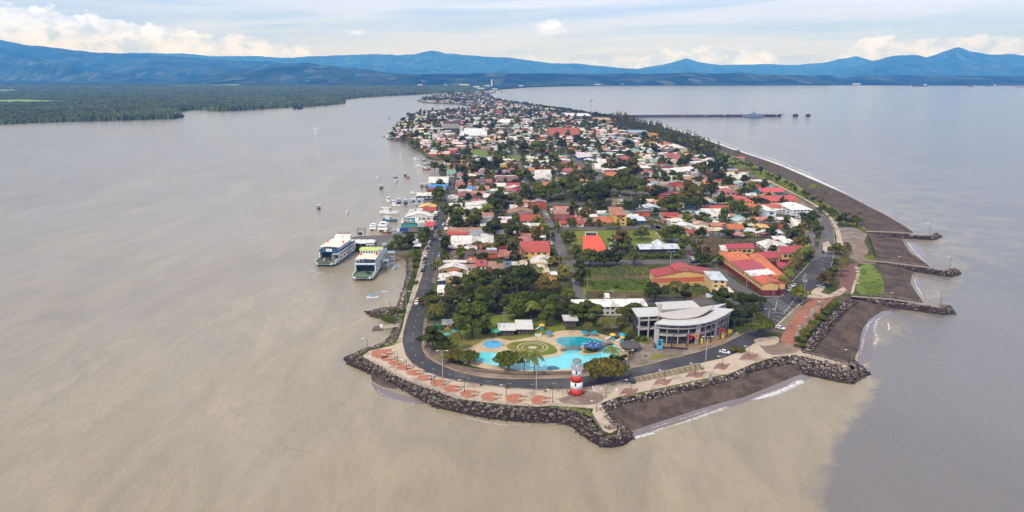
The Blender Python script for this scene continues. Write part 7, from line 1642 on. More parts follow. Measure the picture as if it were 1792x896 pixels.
T_('908 527 66 dark;958 532 46 olive;958 577 46 green;996 530 28 bright;810 546 30 green;1092 443 44 brown;1098 445 24 green;1180 430 42 green;1035 470 36 green;1060 470 38 dark;1082 468 30 dark;1112 468 32 green;1018 484 30 dark;1020 504 34 dark;1008 454 24 green;1078 450 26 dark;1125 424 28 green;1231 471 30 dark;1222 444 28 olive;1236 452 22 brown;1224 460 22 dark;1274 420 24;864 314 34 dark;905 314 22 green;1216 356 44 olive;1247 348 28 dark;1204 373 36 dark;1222 373 34;1175 377 40 green;1112 376 30 dark;1098 376 24;1144 404 26 olive;1148 352 28;1160 347 22;1108 322 42 olive;1095 333 38 green;1116 347 38 green;1086 343 32 green;1035 366 46 dark;1060 362 42 dark;1048 370 32 dark', 'broad', 'dark')
T_('700 440 32;718 438 28 dark;684 441 18;738 433 24;748 425 26 dark;1466 449 24;1483 448 22 olive;1464 464 16;1450 504 30 brown;1461 488 22;1406 533 34 bright;1472 390 22;1487 398 30 dark;1504 400 26;1426 394 26 dark;1430 414 28;1395 423 28;1402 437 24 olive;1411 433 20;1440 374 18;1455 380 18;778 442 18;777 457 20 dark;765 474 22 bright;770 414 12;766 498 12 bright;960 410 16;962 419 16;976 409 16;990 427 24;1000 422 18;1004 455 22 olive;975 464 18 olive;982 480 19 yellow;985 495 20 bright;1000 399 20;1033 398 16;1048 399 14;1064 402 16 bright;1080 402 16 bright;1105 396 14 bright;1205 393 22 bright;1232 399 30;1278 419 16 dark;897 352 18;930 348 20;872 374 20;830 302 22 dark;845 298 24 dark;870 294 22 dark;790 297 32 grey;815 280 24 dark;800 284 16;760 300 18;757 295 14', 'broad', 'green')
T_('1258 312 26 dark;1272 306 24 dark;1250 302 22 dark;1236 310 22;1262 324 28 dark;1276 330 22 dark;1246 320 20;1290 318 18 olive;1230 300 20 dark;1218 276 18 dark;1205 290 16 dark;1195 296 20 dark;1180 312 16;1284 296 16 dark;1268 292 18 dark;1256 284 16;1240 276 18;1306 345 18 dark;1352 398 22;1358 410 18;1320 396 16;1330 412 14;1408 408 20 olive;1418 400 16;938 276 28 bright;950 272 22 green;918 270 22 dark;985 262 20 dark;1010 256 22 dark;1024 256 18;1052 272 16;1000 276 16;1100 262 20 dark;1128 252 20 dark;1148 270 18 dark;1160 290 16;1090 300 22 dark;1060 300 16;960 300 14;976 292 18 dark;940 296 18', 'broad', 'green')
T_('1457 543 20;1463 537 18;1448 553 22;1440 563 24;1428 574 24;1423 580 22 olive;1412 592 24;1406 602 24;1402 610 18;1416 584 18;842 676 8;888 681 10 olive;804 668 10 brown;965 681 10;955 686 7;982 680 7;1287 619 22 olive;1300 617 14;1258 628 10 olive;1296 618 12;1125 453 22;1145 453 20;1165 453 20;1185 453 18;1198 447 14;1108 454 14;730 449 20;728 459 18;726 470 16;722 486 12;728 498 12;694 550 18;684 551 12;712 530 10;1130 624 6;1114 596 16;1128 598 14;1104 622 14 dark;1096 628 14 dark;1046 642 22 dark;1076 636 26 dark;1022 645 12 dark;880 580 30 dark;850 585 22 dark;784 602 18 dark;1172 509 20;1200 506 20;1220 504 16;1120 500 14;1080 506 18;1060 500 12;1050 520 14;1286 545 14;1300 556 16', 'bush', 'green')
_bl = [(1298, 288), (1307, 292), (1315, 296), (1323, 300), (1333, 304), (1345, 309), (1353, 313), (1363, 318), (1375, 324), (1387, 329), (1393, 336), (1407, 341), (1416, 347), (1425, 352), (1436, 359), (1447, 368), (1456, 373), (1288, 284), (1276, 279), (1262, 274)]
for i, (x, y) in enumerate(_bl): TREES.append((x + (i % 3) - 1, y + 1 + (i % 2), 10 + (i * 7) % 5, 'broad', ('green', 'dark', 'olive')[i % 3], .95))
PALMS = '760 578 26;802 617 20;917 652 22;935 657 24;1070 643 22;929 566 22;1180 530 22;776 640 12;1376 500 16;1380 492 16;1386 484 16;1390 476 16;1396 468 16;1400 461 16;1406 455 14;1370 508 14;1366 512 14;1339 304 12;1421 347 14;1288 281 10;1234 272 9;1226 268 9;1250 276 9;1262 281 9;1440 352 10;934 486 14;941 492 14;906 484 10;992 488 14;990 470 12;996 500 14;820 302 12;826 300 12;812 304 10;1306 405 12;1318 384 12;1326 380 12;1098 596 14;1054 584 16;1064 584 16;1030 588 14;1474 478 14;1480 458 14;1476 466 12;1470 486 14;1500 388 10;1190 255 8;838 446 14;826 455 12;1242 330 10;1402 420 12'
for it in PALMS.split(';'):
    a, b, c = map(float, it.split()); TREES.append((a, b, c, 'palm', 'olive' if (a * 7) % 3 < 1.5 else 'bright', 1.0))
SEEN = 0; ALLT = []
def place_tree(c, wm, kind, tone, hf, px, py, i):
    d = (c - Vector((0, 0, CAM_H))).length
    lod = 0 if d < 420 or wm > 17 else 1
    P = palm_proto(i % 4, tone if tone in ('olive', 'bright') else 'olive') if kind == 'palm' else tree_proto(kind, tone, i % 3, lod)
    nm = {'palm': 'palm_tree', 'bush': 'shrub', 'needle': 'casuarina_tree'}.get(kind, 'tree')
    cat = {'palm': 'palm', 'bush': 'shrub'}.get(kind, 'tree')
    r = thing(nm, '', cat, c, (i * 2.39) % 6.28); s = wm / (10 if kind not in ('palm', 'needle') else (6.4 if kind == 'palm' else 4.6)); r.scale = (s, s, s * hf)
    for n_, me in (('crown', P[0]), ('trunk', P[1])): o = bpy.data.objects.new(n_, me); COL.objects.link(o); o.parent = r
    return r
TIND = []
rng = random.Random(21)
KCHO = ['broad', 'broad', 'open', 'tall', 'flat']
T_('846 540 40 green;862 536 38 olive;884 548 42 green;916 548 44 green;945 548 40 dark;966 548 34 green;800 528 34 olive;800 505 22 dark;820 532 30;1000 556 30 dark;1012 562 34 green;1040 560 30 dark;896 500 40 dark;875 505 36 dark;925 512 44 dark;845 500 30 green;745 540 24 green;752 530 24 dark;970 515 26 green;1128 566 24 dark;1140 580 18 bright;1090 580 26 green;1280 560 34 dark;1300 545 34;1340 578 30 green', 'broad', 'dark')
TREES.sort(key=lambda t: -t[1])
for i, (px, py, w, kind, tone, hf) in enumerate(TREES):
    c = G(px, py); zc = c.y * CT - (c.z - CAM_H) * ST; wm = w * zc / FOC * (1.16 if w > 8 else 1)
    if kind == 'broad' and w < 60: kind = KCHO[(i * 5 + int(px)) % 5] if w > 9 else 'broad'
    if kind == 'palm': wm *= 1.25
    if kind == 'tall': hf *= .82
    # the drawn base row is where the foliage meets what is in front of it; the stem stands half a crown further back
    if kind not in ('palm', 'bush', 'round'): c = c + AX * wm * .34
    elif kind == 'bush': c = c + AX * wm * .3
    else: c = c + AX * wm * (.42 if kind == 'round' else 0)
    hf *= .95
    TIND.append((place_tree(c, wm, kind, tone, hf, px, py, i), px, py, kind, tone, wm))
print('trees by hand', len(TIND))
# casuarinas along the seaside beach, and the small trees of gardens and empty lots
CAS = []
A_ = [(1085, 209), (1115, 220), (1150, 231), (1180, 242), (1214, 255), (1250, 270), (1262, 276)]
for row in range(3):
    P = resample([G(x - 4 - row * 7, y + .6 + row * 1.5) for x, y in A_], 46)
    for p in P: CAS.append((p + Vector((rng.uniform(-3, 3), rng.uniform(-4, 4), 0)), rng.uniform(6.5, 9), 'needle', rng.choice(('grey', 'green', 'olive')), rng.uniform(.7, .95)))
REST = list(CAS)
def veils_road(c):
    px, py = proj(c); xl = np.interp(py, [262, 290, 317, 332, 347, 367, 389, 424], [1200, 1270, 1333, 1366, 1390, 1421, 1436, 1434]); return 262 < py < 424 and px > xl - 22
for (c, w, px, py) in TREESPOT:
    if py < 163 or veils_road(c): continue
    n = 1 if w < 9 else 2
    for k in range(n):
        q = c + Vector((rng.uniform(-w, w) * .25, rng.uniform(-2.5, 2.5), 0)); REST.append((q, rng.uniform(6, 12) if rng.random() < .75 else rng.uniform(11, 16), rng.choice(('broad', 'broad', 'open', 'tall', 'flat', 'bush')), rng.choice(('green', 'dark', 'dark', 'grey', 'olive', 'green', 'bright')), rng.uniform(.8, 1.05)))
for (c, w, d, px, py) in FILL:     # a tree in many a back yard
    if rng.random() < (0.62 if py > 250 else .55): q = c + AX * (d / 2 + 1.2) + RX * rng.uniform(-w / 2, w / 2); REST.append((q, rng.uniform(4.5, 9.5), rng.choice(('broad', 'open', 'tall', 'broad')), rng.choice(('green', 'dark', 'dark', 'olive', 'grey')), rng.uniform(.85, 1.15)))
# old town and neck: woods between the houses, shore trees
for _ in range(420):
    y = 166 + 60 * rng.random() ** 1.3; x = rng.uniform(700, 1100); c = G(x, y)
    if free([(c.x, c.y)], OBS): REST.append((c, rng.uniform(9, 19), rng.choice(('broad', 'flat', 'tall')), rng.choice(('dark', 'green', 'grey')), rng.uniform(.6, .8)))
for k in range(150):                # the neck's seaward edge
    t = k / 150; x = 868 + 215 * t; y = 175 + 33 * t ** 1.05; c = G(x - 3 + rng.uniform(-6, 3), y + rng.uniform(-.3, 2.2)); REST.append((c, rng.uniform(11, 18), 'broad', 'dark', .75))
for k in range(90):
    t = k / 90; x = 742 + 82 * t; y = 176.2 + 2.2 * t; c = G(x + rng.uniform(-2, 2), y - rng.uniform(-.8, 2.6)); REST.append((c, rng.uniform(14, 22), 'broad', 'dark', .7))
def ap(r): return r[1] / (r[0].y + 1)
n_more = max(0, 300 - len(TIND)); REST.sort(key=lambda r: r[0].y)
for i, (c, wm, kind, tone, hf) in enumerate(REST[:n_more]):
    px, py = proj(c); TIND.append((place_tree(c, wm, kind, tone, hf, px, py, i + 3), px, py, kind, tone, wm))
def merge_trees(rows):
    Vs, Fs, Ts = [], [], []; o = 0
    for i, (c, wm, kind, tone, hf) in enumerate(rows):
        V, F, T = tree_proto(kind, tone, i % 3, 2)[2:]; s = wm / (4.6 if kind == 'needle' else 10); a = i * 2.39; cs, sn = math.cos(a), math.sin(a)
        if c.y > 2200: k = 110; V, F, T = V[:k * 4], F[:k], T[:k]; s_ = s * 1.1
        W_ = np.stack([(V[:, 0] * cs - V[:, 1] * sn) * s + c.x, (V[:, 0] * sn + V[:, 1] * cs) * s + c.y, V[:, 2] * s * hf + c.z], -1); Vs.append(W_); Fs.append(F + o); o += len(V); Ts.append(T)
    ob = npmesh('garden_trees', np.concatenate(Vs), np.concatenate(Fs), LEAF, attr={'tone': ('FACE', np.concatenate(Ts))}); tag(ob, 'small dark trees scattered among the roofs of the old town and along the seaside', 'trees', None, 'stuff')
print('rest trees', len(REST) - n_more)
merge_trees(REST[n_more:])
def tufts():
    """weeds and long grass on the overgrown lot and shore banks"""
    g = np.random.default_rng(5); V = []; T = []
    for q, n, hh, base in (([(1022, 470), (1100, 467), (1190, 467), (1248, 465), (1140, 482), (1040, 484)], 3800, .9, (0.085, 0.10, 0.03)), ([(1036, 493), (1142, 489), (1143, 507), (1040, 508)], 3600, .9, (0.08, 0.12, 0.02)), ([(1140, 502), (1244, 503), (1240, 516), (1140, 516)], 2200, .9, (0.07, 0.09, 0.025)), ([(704, 560), (712, 530), (722, 500), (730, 470), (732, 450), (724, 450), (722, 480), (712, 505), (703, 548)], 1500, .7, (0.06, 0.08, 0.02)), ([(1498, 472), (1536, 470), (1546, 500), (1540, 516), (1500, 514)], 1200, .3, (0.09, 0.13, 0.03)), ([(1236, 420), (1300, 420), (1340, 424), (1350, 438), (1250, 446)], 1300, .5, (0.10, 0.08, 0.045))):
        P = [tuple(G(*p)[:2]) for p in q]; bb = bbox(P); k = 0
        while k < n:
            x, y = g.uniform(bb[0], bb[2]), g.uniform(bb[1], bb[3])
            if not inpoly(x, y, P): continue
            k += 1
            if noise.noise(Vector((x * .07, y * .07, 2))) < -.12 and g.random() < .8: continue
            a = g.uniform(0, 3.14); s = g.uniform(.4, 1.1); dx, dy = math.cos(a) * s, math.sin(a) * s; h = hh * g.uniform(.3, 1.2)
            V += [(x - dx, y - dy, ZL + .02), (x + dx, y + dy, ZL + .02), (x + dx * .7 + g.uniform(-.3, .3), y + dy * .7 + h * .7, ZL + h), (x - dx * .7, y - dy * .7 + h * .7, ZL + h * .9)]; T.append(np.array(base) * g.uniform(.55, 1.4))
    F = np.arange(len(V)).reshape(-1, 4); o = npmesh('long_grass', np.array(V), F, LEAF, attr={'tone': ('FACE', np.array(T))}); tag(o, 'tangled long grass and weeds on the open lots', 'grass', None, 'stuff')
tufts()

# ------------------------------------------------------------------ promenade furniture, lamps, poles, people
def tall_lamp(px, py, ptop, label, arms=2, r=.13):
    c = G(px, py); h = zat(c, ptop) - ZL; root = thing('street_lamp', label, 'street lamp', c); MB().tube((0, 0, 0), (0, 0, h), r * 1.2, r * .8, 6).build('pole', STEEL if arms == 2 else DARKM, root)
    for k in range(arms):
        s = (-1, 1)[k]; MB().tube((0, 0, h - .1), (s * 1.6, 0, h + .15), r * .5, n=4).build('arm', STEEL, root); MB().box((s * 1.9, 0, h), .9, .35, .16).build('lamp_head', WHITE, root)
    MB().box((0, 0, 0), .5, .5, .25).build('footing', M_conc2, root)
for x, y, t, lb in ((775, 663, 614, 'tall twin-arm street lamp by the promenade, in front of the park shrubs'), (938.5, 682, 640, 'tall twin-arm street lamp between the palms and the lighthouse'), (1096.5, 658, 613, 'tall twin-arm street lamp behind the dark blue car'), (1235, 632, 589, 'tall twin-arm street lamp in front of the curved hall pergola'), (1344, 565, 541, 'tall street lamp in the junction parking near the round tree'), (711.5, 547, 510, 'tall lamp on the harbour walkway above the rocky spur'), (1173, 466, 440, 'tall street lamp in the hedge of the long pavilion'), (1218, 442, 414, 'tall street lamp beside the olive tree at the side street')): tall_lamp(x, y, t, lb)
SL = [(644, 620, 593, 'promenade lamp post at the westernmost tip of the plaza'), (696, 631, 614, 'promenade lamp post between the second and third terracotta beds'), (712, 648, 629, 'promenade lamp post behind the fourth terracotta bed'), (813, 685, 665, 'promenade lamp post beside the eighth terracotta bed'), (760, 672, 654, 'promenade lamp post behind the sixth terracotta bed'), (886, 693, 674, 'promenade lamp post in the gap before the eleventh terracotta bed'), (967, 704, 682, 'promenade lamp post between the last terracotta bed and the lighthouse plaza'), (1044, 720, 702, 'promenade lamp post at the top of the short viewing walk'), (1060, 696, 680, 'promenade lamp post at the inland edge of the lighthouse plaza'), (1104, 681, 665, 'promenade lamp post on the first wavy inlay'), (1162, 667, 648, 'promenade lamp post on the second wavy inlay'), (1216, 655, 636, 'promenade lamp post on the third wavy inlay'), (1264, 642, 624, 'promenade lamp post on the fourth wavy inlay'), (1310, 623, 606, 'promenade lamp post on the fifth wavy inlay'), (1420, 628, 612, 'lamp post at the root of the long rocky point'), (1484.5, 640, 612, 'dark lamp post at the head of the long rocky point'), (1626, 411, 391, 'lamp post on the head of the northernmost groin'), (1661, 473, 449, 'lamp post on the head of the middle groin'), (1645, 537, 513, 'lamp post on the head of the groin nearest the red promenade'), (1565, 525, 512, 'short lamp post halfway along the groin nearest the red promenade'), (1577, 460, 449, 'short lamp post halfway along the middle groin'), (1438, 544, 528, 'lamp post on the red promenade, uppermost of the four'), (1425, 557, 541, 'lamp post on the red promenade, second from the square'), (1415, 569, 555, 'lamp post on the red promenade, third from the square'), (1404, 583, 571, 'lamp post on the red promenade closest to the round terrace'), (1477, 523, 508, 'lamp post by the lawn at the root of the groin walkway'), (683, 540, 527, 'lamp post on the green rocky spur'), (1466, 600, 598, '')]
for x, y, t, lb in SL:
    if lb: tall_lamp(x, y, t, lb, 1, .1)
def util_pole(px, py, ptop, label, gear=False):
    c = G(px, py); h = zat(c, ptop) - ZL; root = thing('utility_pole', label, 'utility pole', c); MB().tube((0, 0, 0), (0, 0, h), .2, .14, 6).build('pole', paint((150, 142, 132)), root)
    for k, z in enumerate((h - .6, h - 1.8)): MB().box((0, 0, z), 3.0 - k * .8, .15, .15).build('crossarm', paint((140, 132, 122)), root)
    if gear: 
        for s in (-.7, .7): MB().lathe((s, .3, h - 4.2), [(.35, 0), (.35, 1.1)], 8).build('transformer', STEEL, root)
for x, y, t, lb, gg in ((1405, 532, 480, 'tall utility pole crowded with transformers beside the boulevard tree', True), (1028, 506, 484, 'utility pole at the avenue edge of the overgrown lot', False), (1353, 517, 488, 'utility pole at the near corner of the red complex', False), (1306, 506, 476, 'utility pole beside the long maroon wall', False), (765, 486, 452, 'utility pole on the harbour road among the street trees', False), (882, 585, 545, 'thin pole standing on the park lawn behind the toddler pool', False), (1072, 528, 505, 'utility pole behind the long white hall', False), (1418, 424, 400, 'utility pole by the boulevard trees', False), (974, 424, 398, 'utility pole on the avenue facing the field', False), (1001, 470, 446, 'leaning-looking utility pole at the avenue crossing', False)): util_pole(x, y, t, lb, gg)
def street_poles(line, n, where):
    P = resample([G(*p) for p in line], n)
    for i, p in enumerate(P):
        x, y = proj(p); util_pole(x, y, y - 9.5 * FOC / (p.y * CT - (p.z - CAM_H) * ST) * .95, '%s utility pole inland, %s' % (ordn[i], where))
nth_ = lambda i: ordn[i] + ' from the lighthouse'
ordn += ['thirteenth', 'fourteenth', 'fifteenth', 'sixteenth']
street_poles([(1003, 515), (983, 475), (969, 440), (955, 402), (946, 376), (940, 360), (918, 330), (908, 300), (898, 272)], 12, 'along the central avenue')
street_poles([(762, 515), (768, 478), (774, 440), (779, 400), (785, 370), (792, 335), (796, 305)], 9, 'along the house side of the harbour road')
street_poles([(1228, 452), (1200, 428), (1172, 402), (1150, 384), (1124, 366), (1096, 344), (1062, 318), (1038, 298)], 9, 'along the diagonal side street')
street_poles([(1436, 432), (1436, 404), (1424, 376), (1388, 350), (1330, 320), (1294, 304)], 7, 'on the inland side of the boulevard')
rc_ = random.Random(12)
for nm_, ln_, n_ in (('central avenue', [(1000, 500), (978, 455), (965, 425), (950, 383), (936, 350), (920, 322), (904, 280)], 11), ('harbour road', [(744, 560), (758, 455), (770, 400), (784, 345), (791, 308)], 7), ('diagonal side street', [(1190, 427), (1150, 392), (1100, 352), (1050, 314), (1012, 286)], 8), ('seaside boulevard', [(1448, 460), (1446, 400), (1420, 365), (1360, 330), (1290, 298)], 6)):
    P_ = resample([G(*p) for p in ln_], n_ * 3)
    for i in range(n_):
        k_ = i * 3 + rc_.randrange(2); p = P_[k_]; d_ = P_[min(len(P_) - 1, k_ + 1)] - P_[max(0, k_ - 1)]; q_ = Vector((d_.y, -d_.x, 0)).normalized(); p = p + q_ * rc_.choice((-2.6, 2.4)); p.z = ZL + .06
        cc = rc_.choice(('white', 'white', 'silver', 'dark', 'grey', 'red')); car(0, 0, math.atan2(-d_.x, d_.y), cc, '%s car on the %s, %s of its scattered cars inland from the lighthouse' % (cc, nm_, ordn[i]), root_at=p, tiny=True)
def bench_proto():
    r = thing('promenade_bench', '', 'bench', (0, 0, 0)); MB().box((0, 0, .4), 2.6, .75, .14).build('seat', M_conc, r)
    for s in (-1.0, 1.0): MB().box((s, 0, 0), .3, .6, .4).build('leg', M_conc2, r)
    MB().box((0, .34, .54), 2.6, .08, .3).build('backrest', M_conc, r); return r
bp = bench_proto(); first = True
for i, (x, y, rx, ry) in enumerate(FANS):
    for k, (dx, dy, a) in enumerate(((rx * .72, -ry * .42, -.55), (rx * .55, ry * .35, .15))):
        if i == 0: dx, dy = (16, -1) if k else (4, 3)
        c = G(x + dx, y + dy, ZL + .1); lb = 'pale concrete bench %s the %s terracotta bed from the plaza tip' % (('behind', 'in front of')[k], ordn[i])
        if first: bp.location = c; bp.rotation_euler = (0, 0, a); bp['label'] = lb; bp['group'] = 'concrete benches along the promenade'; first = False
        else: dup(bp, c, a, lb)
def railing(line, label, h=1.0, step=3.0, mat=None):
    P0 = [G(*p, ZL + .05) for p in line]; L_ = sum((b - a).length for a, b in zip(P0, P0[1:])); n = max(2, int(L_ / step)); P = resample(P0, n); root = thing('railing', label, 'railing', P[0]); post = MB(); rail = MB()
    for p in P: post.box((p.x, p.y, p.z), .14, .14, h)
    for a, b in zip(P, P[1:]):
        for z in (h, h * .55): rail.tube(a + UP * z, b + UP * z, .045, n=4)
    W(post, 'post_row', mat or material('railing_paint', lin((150, 138, 128))), root)['kind'] = 'stuff'; W(rail, 'rail', mat or MATS['railing_paint'], root)
railing([(655, 635.5), (686, 653), (720, 669), (755, 681), (799, 697), (846, 703), (892, 708), (939, 711), (964, 709.5), (1007, 712), (1026, 716), (1038, 732), (1050, 750)], 'low pale railing along the sea edge of the curved promenade')
railing([(1392, 620), (1408, 622), (1440, 631), (1482, 641)], 'low railing beside the walkway on the long rocky point'); railing([(1404, 616), (1440, 626), (1480, 636)], 'beach-side railing of the walkway on the long rocky point')
railing([(704, 600), (708, 572), (716, 540), (726, 505), (736, 470), (742, 446)], 'pale railing along the estuary walkway', step=4); railing([(711, 624), (722, 638), (752, 657), (799, 668), (846, 675), (892, 680.5), (939, 683.5), (995, 682.5)], 'row of short bollards and rail between the loop road and the terracotta beds', h=.7, step=4)
railing([(1492, 516.5), (1560, 521.5), (1644, 533)], 'low railing on the groin walkway nearest the red promenade', step=4); railing([(1508, 453.5), (1560, 457.5), (1658, 470)], 'low railing on the middle groin walkway', step=4)
for i, (x, y, w) in enumerate(((1498, 470, 1), (1500, 476, 1), (1501, 482, 1), (1499, 490, 1), (1500, 497, 1))):
    c = G(x + 1, y); m = MB(); m.box((c.x, c.y, ZL), 2.0, 2.2, .5); m.box((c.x, c.y + .8, ZL + .5), 2.0, .4, .5); single(m, 'concrete_seat', M_conc, 'white block seat, %s from the middle groin in the row by the plum paving' % ordn[i], 'seat', 'block seats beside the lawn')
def viewing_post(px, py, label):
    c = G(px, py); m = MB(); m.lathe(c, [(.9, 0), (.8, .5), (.3, .6)], 10); m.box((c.x + 1.2, c.y, c.z), 1.2, .6, .9); m.box((c.x - 1.3, c.y + .4, c.z), .9, .9, .6); single(m, 'viewpoint_seats', M_conc2, label, 'seat')
viewing_post(1067, 750, 'cluster of stone seats at the round end of the short viewing walk'); viewing_post(1484, 638.5, 'cluster of pale seats at the head of the long rocky point'); viewing_post(1645, 536, 'stone seats at the head of the groin nearest the red promenade')
m = MB(); c = G(1243, 665, ZL); m.box((c.x, c.y, c.z), 1.4, .5, 3.0); single(m, 'stone_stele', paint((160, 156, 152)), 'grey upright stone slab at the seaward edge of the promenade', 'slab')
def people():
    def body(cols, sit=False):
        me = bpy.data.meshes.new('body'); J = [(0, 0, .95), (0, 0, 1.2), (0, 0, 1.45), (0, 0, 1.55), (0, 0, 1.68), (.1, 0, .9), (.12, -.05, .5), (.12, 0, .06), (.13, -.14, .03), (-.1, 0, .9), (-.12, .08, .5), (-.12, .1, .06), (-.13, -.04, .03), (.2, 0, 1.42), (.27, .02, 1.15), (.27, -.1, .92), (-.2, 0, 1.42), (-.27, .02, 1.15), (-.25, -.12, .92)]
        E = [(0, 1), (1, 2), (2, 3), (3, 4), (0, 5), (5, 6), (6, 7), (7, 8), (0, 9), (9, 10), (10, 11), (11, 12), (2, 13), (13, 14), (14, 15), (2, 16), (16, 17), (17, 18)]
        me.from_pydata(J, E, []); o = bpy.data.objects.new('tmp', me); COL.objects.link(o); md = o.modifiers.new('s', 'SKIN'); rad = [.15, .14, .17, .06, .11, .09, .065, .045, .04, .09, .065, .045, .04, .06, .045, .035, .06, .045, .035]
        for v, r in zip(me.skin_vertices[0].data, rad): v.radius = (r, r * .8)
        me.skin_vertices[0].data[0].use_root = True; o.modifiers.new('b', 'SUBSURF').render_levels = 1; o.modifiers['b'].levels = 1
        dg = bpy.context.evaluated_depsgraph_get(); nm = bpy.data.meshes.new_from_object(o.evaluated_get(dg)); bpy.data.objects.remove(o)
        for c in cols: nm.materials.append(c)
        for p in nm.polygons: z = p.center.z; x = abs(p.center.x); p.material_index = 2 if z > 1.5 or (x > .22 and z < 1.2 and z > .85) else (0 if z > .95 else 1); p.use_smooth = True
        return nm
    skin = paint((150, 104, 80)); H = [body([paint(a), paint(b), skin]) for a, b in (((40, 44, 60), (40, 40, 44)), ((196, 196, 200), (50, 56, 80)), ((150, 50, 50), (60, 60, 60)), ((80, 130, 160), (190, 180, 160)))]
    hair = MB().lathe((0, 0, 1.69), [(.02, -.07), (.125, -.02), (.12, .06), (.03, .12)], 10).mesh('hair', DARKM)
    def person(px, py, k, rz, label, z=ZL + .1):
        r = thing('person', label, 'person', G(px, py, z), rz)
        for n_, me in (('body', H[k]), ('hair', hair)): o = bpy.data.objects.new(n_, me); COL.objects.link(o); o.parent = r
    for x, y, k, rz, lb in ((985, 691, 3, .4, 'person in a light blue top standing apart beside the lighthouse'), (992, 690, 0, 1.0, 'person in dark clothes just beside the foot of the lighthouse'), (994.5, 691.5, 0, -2, 'second person in dark clothes facing the first beside the lighthouse'), (998, 692, 2, .3, 'person in a red top by the lighthouse steps'), (1009, 694, 1, 3, 'person in white in front of the lighthouse door'), (1013, 693.5, 1, -.6, 'person in white next to the one at the lighthouse door'), (1022, 690, 0, 2, 'dark-dressed person on the inland side of the lighthouse plaza'), (1035, 683, 0, 1, 'dark-dressed person under the edge of the round tree'), (756, 668, 0, .2, 'dark-dressed person between the sixth and seventh terracotta beds'), (754.5, 667, 2, 1.4, 'person in a red top walking beside the terracotta beds'), (1229, 650, 0, .5, 'dark-dressed person near the third wavy inlay'), (1231, 646, 1, 2.2, 'person in white crossing the promenade near the bay parking'), (1066, 752, 2, .2, 'person in red seated area at the end of the viewing walk'), (880, 606, 1, .2, 'person in white beside the toddler pool'), (938, 592, 1, 2.2, 'person in white by the sun loungers')): person(x, y, k, rz, lb)
people()
for i, (x, y, s) in enumerate(((1037, 680, 1), (1040, 684, 1), (1079, 684, 1.3))): c = G(x, y); single(MB().lathe(c, [(.3 * s, 0), (.5 * s, .35), (.3 * s, .8), (.1, .9)], 10), 'painted_stone', paint((216, 216, 220)), 'pale painted stone under the round tree, %s' % ('closest to the lighthouse', 'just in front of the first', 'on the car side')[i], 'stone')
# ------------------------------------------------------------------ descriptions that single out each house and tree
def zone(px, py):
    """where on the spit a thing stands, named by things one can find"""
    if py > 505 and px < 1140: return 'the pool park'
    if py > 500: return 'the corner by the curved hall'
    if px < 752 or (px < 786 and 310 < py < 400): return 'the harbour waterfront'
    d = lambda L_: np.interp(py, [q[1] for q in L_], [q[0] for q in L_])
    ave = d([(868, 192), (893, 250), (914, 300), (938, 345), (955, 377), (975, 425), (1008, 500)]); st3 = d([(887, 178), (947, 228), (988, 268), (1055, 318), (1141, 385), (1210, 455), (1300, 505)])
    if px < ave: side = 'harbour road block'
    elif px < st3: side = 'central avenue block'
    else: side = 'seaside block'
    if side == 'central avenue block' and py > 400: return 'the football field surroundings'
    if side == 'seaside block' and py > 412: return 'the red complex surroundings'
    lv = 'front' if py > 430 else 'second' if py > 385 else 'third' if py > 350 else 'fourth' if py > 320 else 'fifth' if py > 295 else 'sixth' if py > 270 else 'last'
    return '%s %s' % (lv, side)
def nth(n):
    o = ['first', 'second', 'third', 'fourth', 'fifth', 'sixth', 'seventh', 'eighth', 'ninth', 'tenth', 'eleventh', 'twelfth', 'thirteenth', 'fourteenth', 'fifteenth', 'sixteenth', 'seventeenth', 'eighteenth', 'nineteenth', 'twentieth']
    if n < 20: return o[n]
    t = n + 1; tens = {2: 'twenty', 3: 'thirty', 4: 'forty', 5: 'fifty', 6: 'sixty', 7: 'seventy'}[t // 10]
    return (tens + '-' + o[t % 10 - 1]) if t % 10 else tens[:-1] + 'ieth'
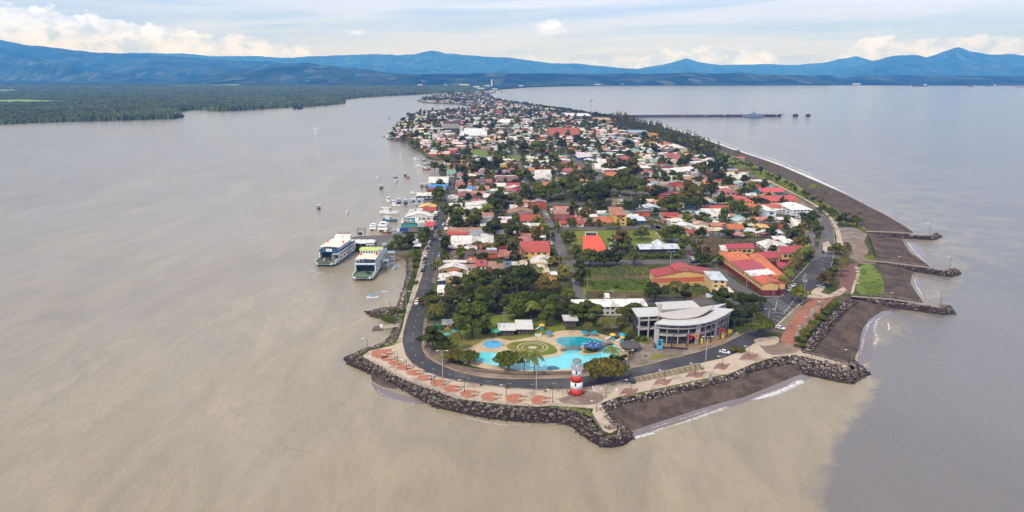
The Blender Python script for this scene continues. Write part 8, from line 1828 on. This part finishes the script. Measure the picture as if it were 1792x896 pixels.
KN = dict(gx='gabled', gy='front-gabled', m='lean-to', n='slanting', f='flat', h='hipped')
bins = {}
for it in IND:
    r, px, py, rc, wc, kind, st, w = it; bins.setdefault((rc, KN[kind], wc, st, zone(px, py)), []).append(it)
for (rc, kn, wc, st, zn), L_ in bins.items():
    L_.sort(key=lambda t: (-t[2], t[1]))
    for i, t in enumerate(L_):
        s = '%s-walled %shouse with %s %s roof in %s' % (wc, 'two-storey ' if st > 1 else '', rc, kn, zn if zn.startswith('the ') else 'the ' + zn)
        if len(L_) > 1: s += ', ' + nth(i) + ' from the lighthouse'
        if len(s.split()) > 16: s = s.replace(' from the lighthouse', ' back')
        if len(s.split()) > 16: s = s.replace(' surroundings', '')
        t[0]['label'] = s; t[0]['group'] = 'houses of the town on the spit'
SP = dict(broad='spreading', open='loose', tall='tall', flat='flat-topped', round='dome-shaped', bush='low', palm='feathery', needle='narrow')
TN = dict(green='green', dark='dark green', olive='olive', bright='bright green', brown='brownish', grey='grey-green', yellow='yellowish')
bins = {}
for it in TIND:
    r, px, py, kind, tone, w = it; nm = {'palm': 'palm', 'bush': 'shrub', 'needle': 'casuarina'}.get(kind, 'tree'); bins.setdefault(('big ' if w > 13 else 'small ' if w < 5.5 else '', TN[tone], SP[kind], nm, ('the seaside row' if px > 1262 and py < 385 and py < 130 + (px - 845) * 0.4 else 'the boulevard and square' if px > 1355 else 'the promenade' if py > 660 else zone(px, py))), []).append(it)
for (sz, tn, sp, nm, zn), L_ in bins.items():
    L_.sort(key=lambda t: (-t[2], t[1]))
    for i, t in enumerate(L_):
        s = '%s%s %s %s in %s' % (sz, tn, sp, nm, zn if zn.startswith('the ') else 'the ' + zn)
        if len(L_) > 1: s += ', ' + nth(i) + ' from the lighthouse'
        if len(s.split()) > 16: s = s.replace(' from the lighthouse', ' back')
        if len(s.split()) > 16: s = s.replace(' surroundings', '')
        t[0]['label'] = s; t[0]['group'] = {'palm': 'palms on the spit', 'shrub': 'shrubs on the spit', 'casuarina': 'casuarinas along the beach'}.get(nm, 'trees on the spit')
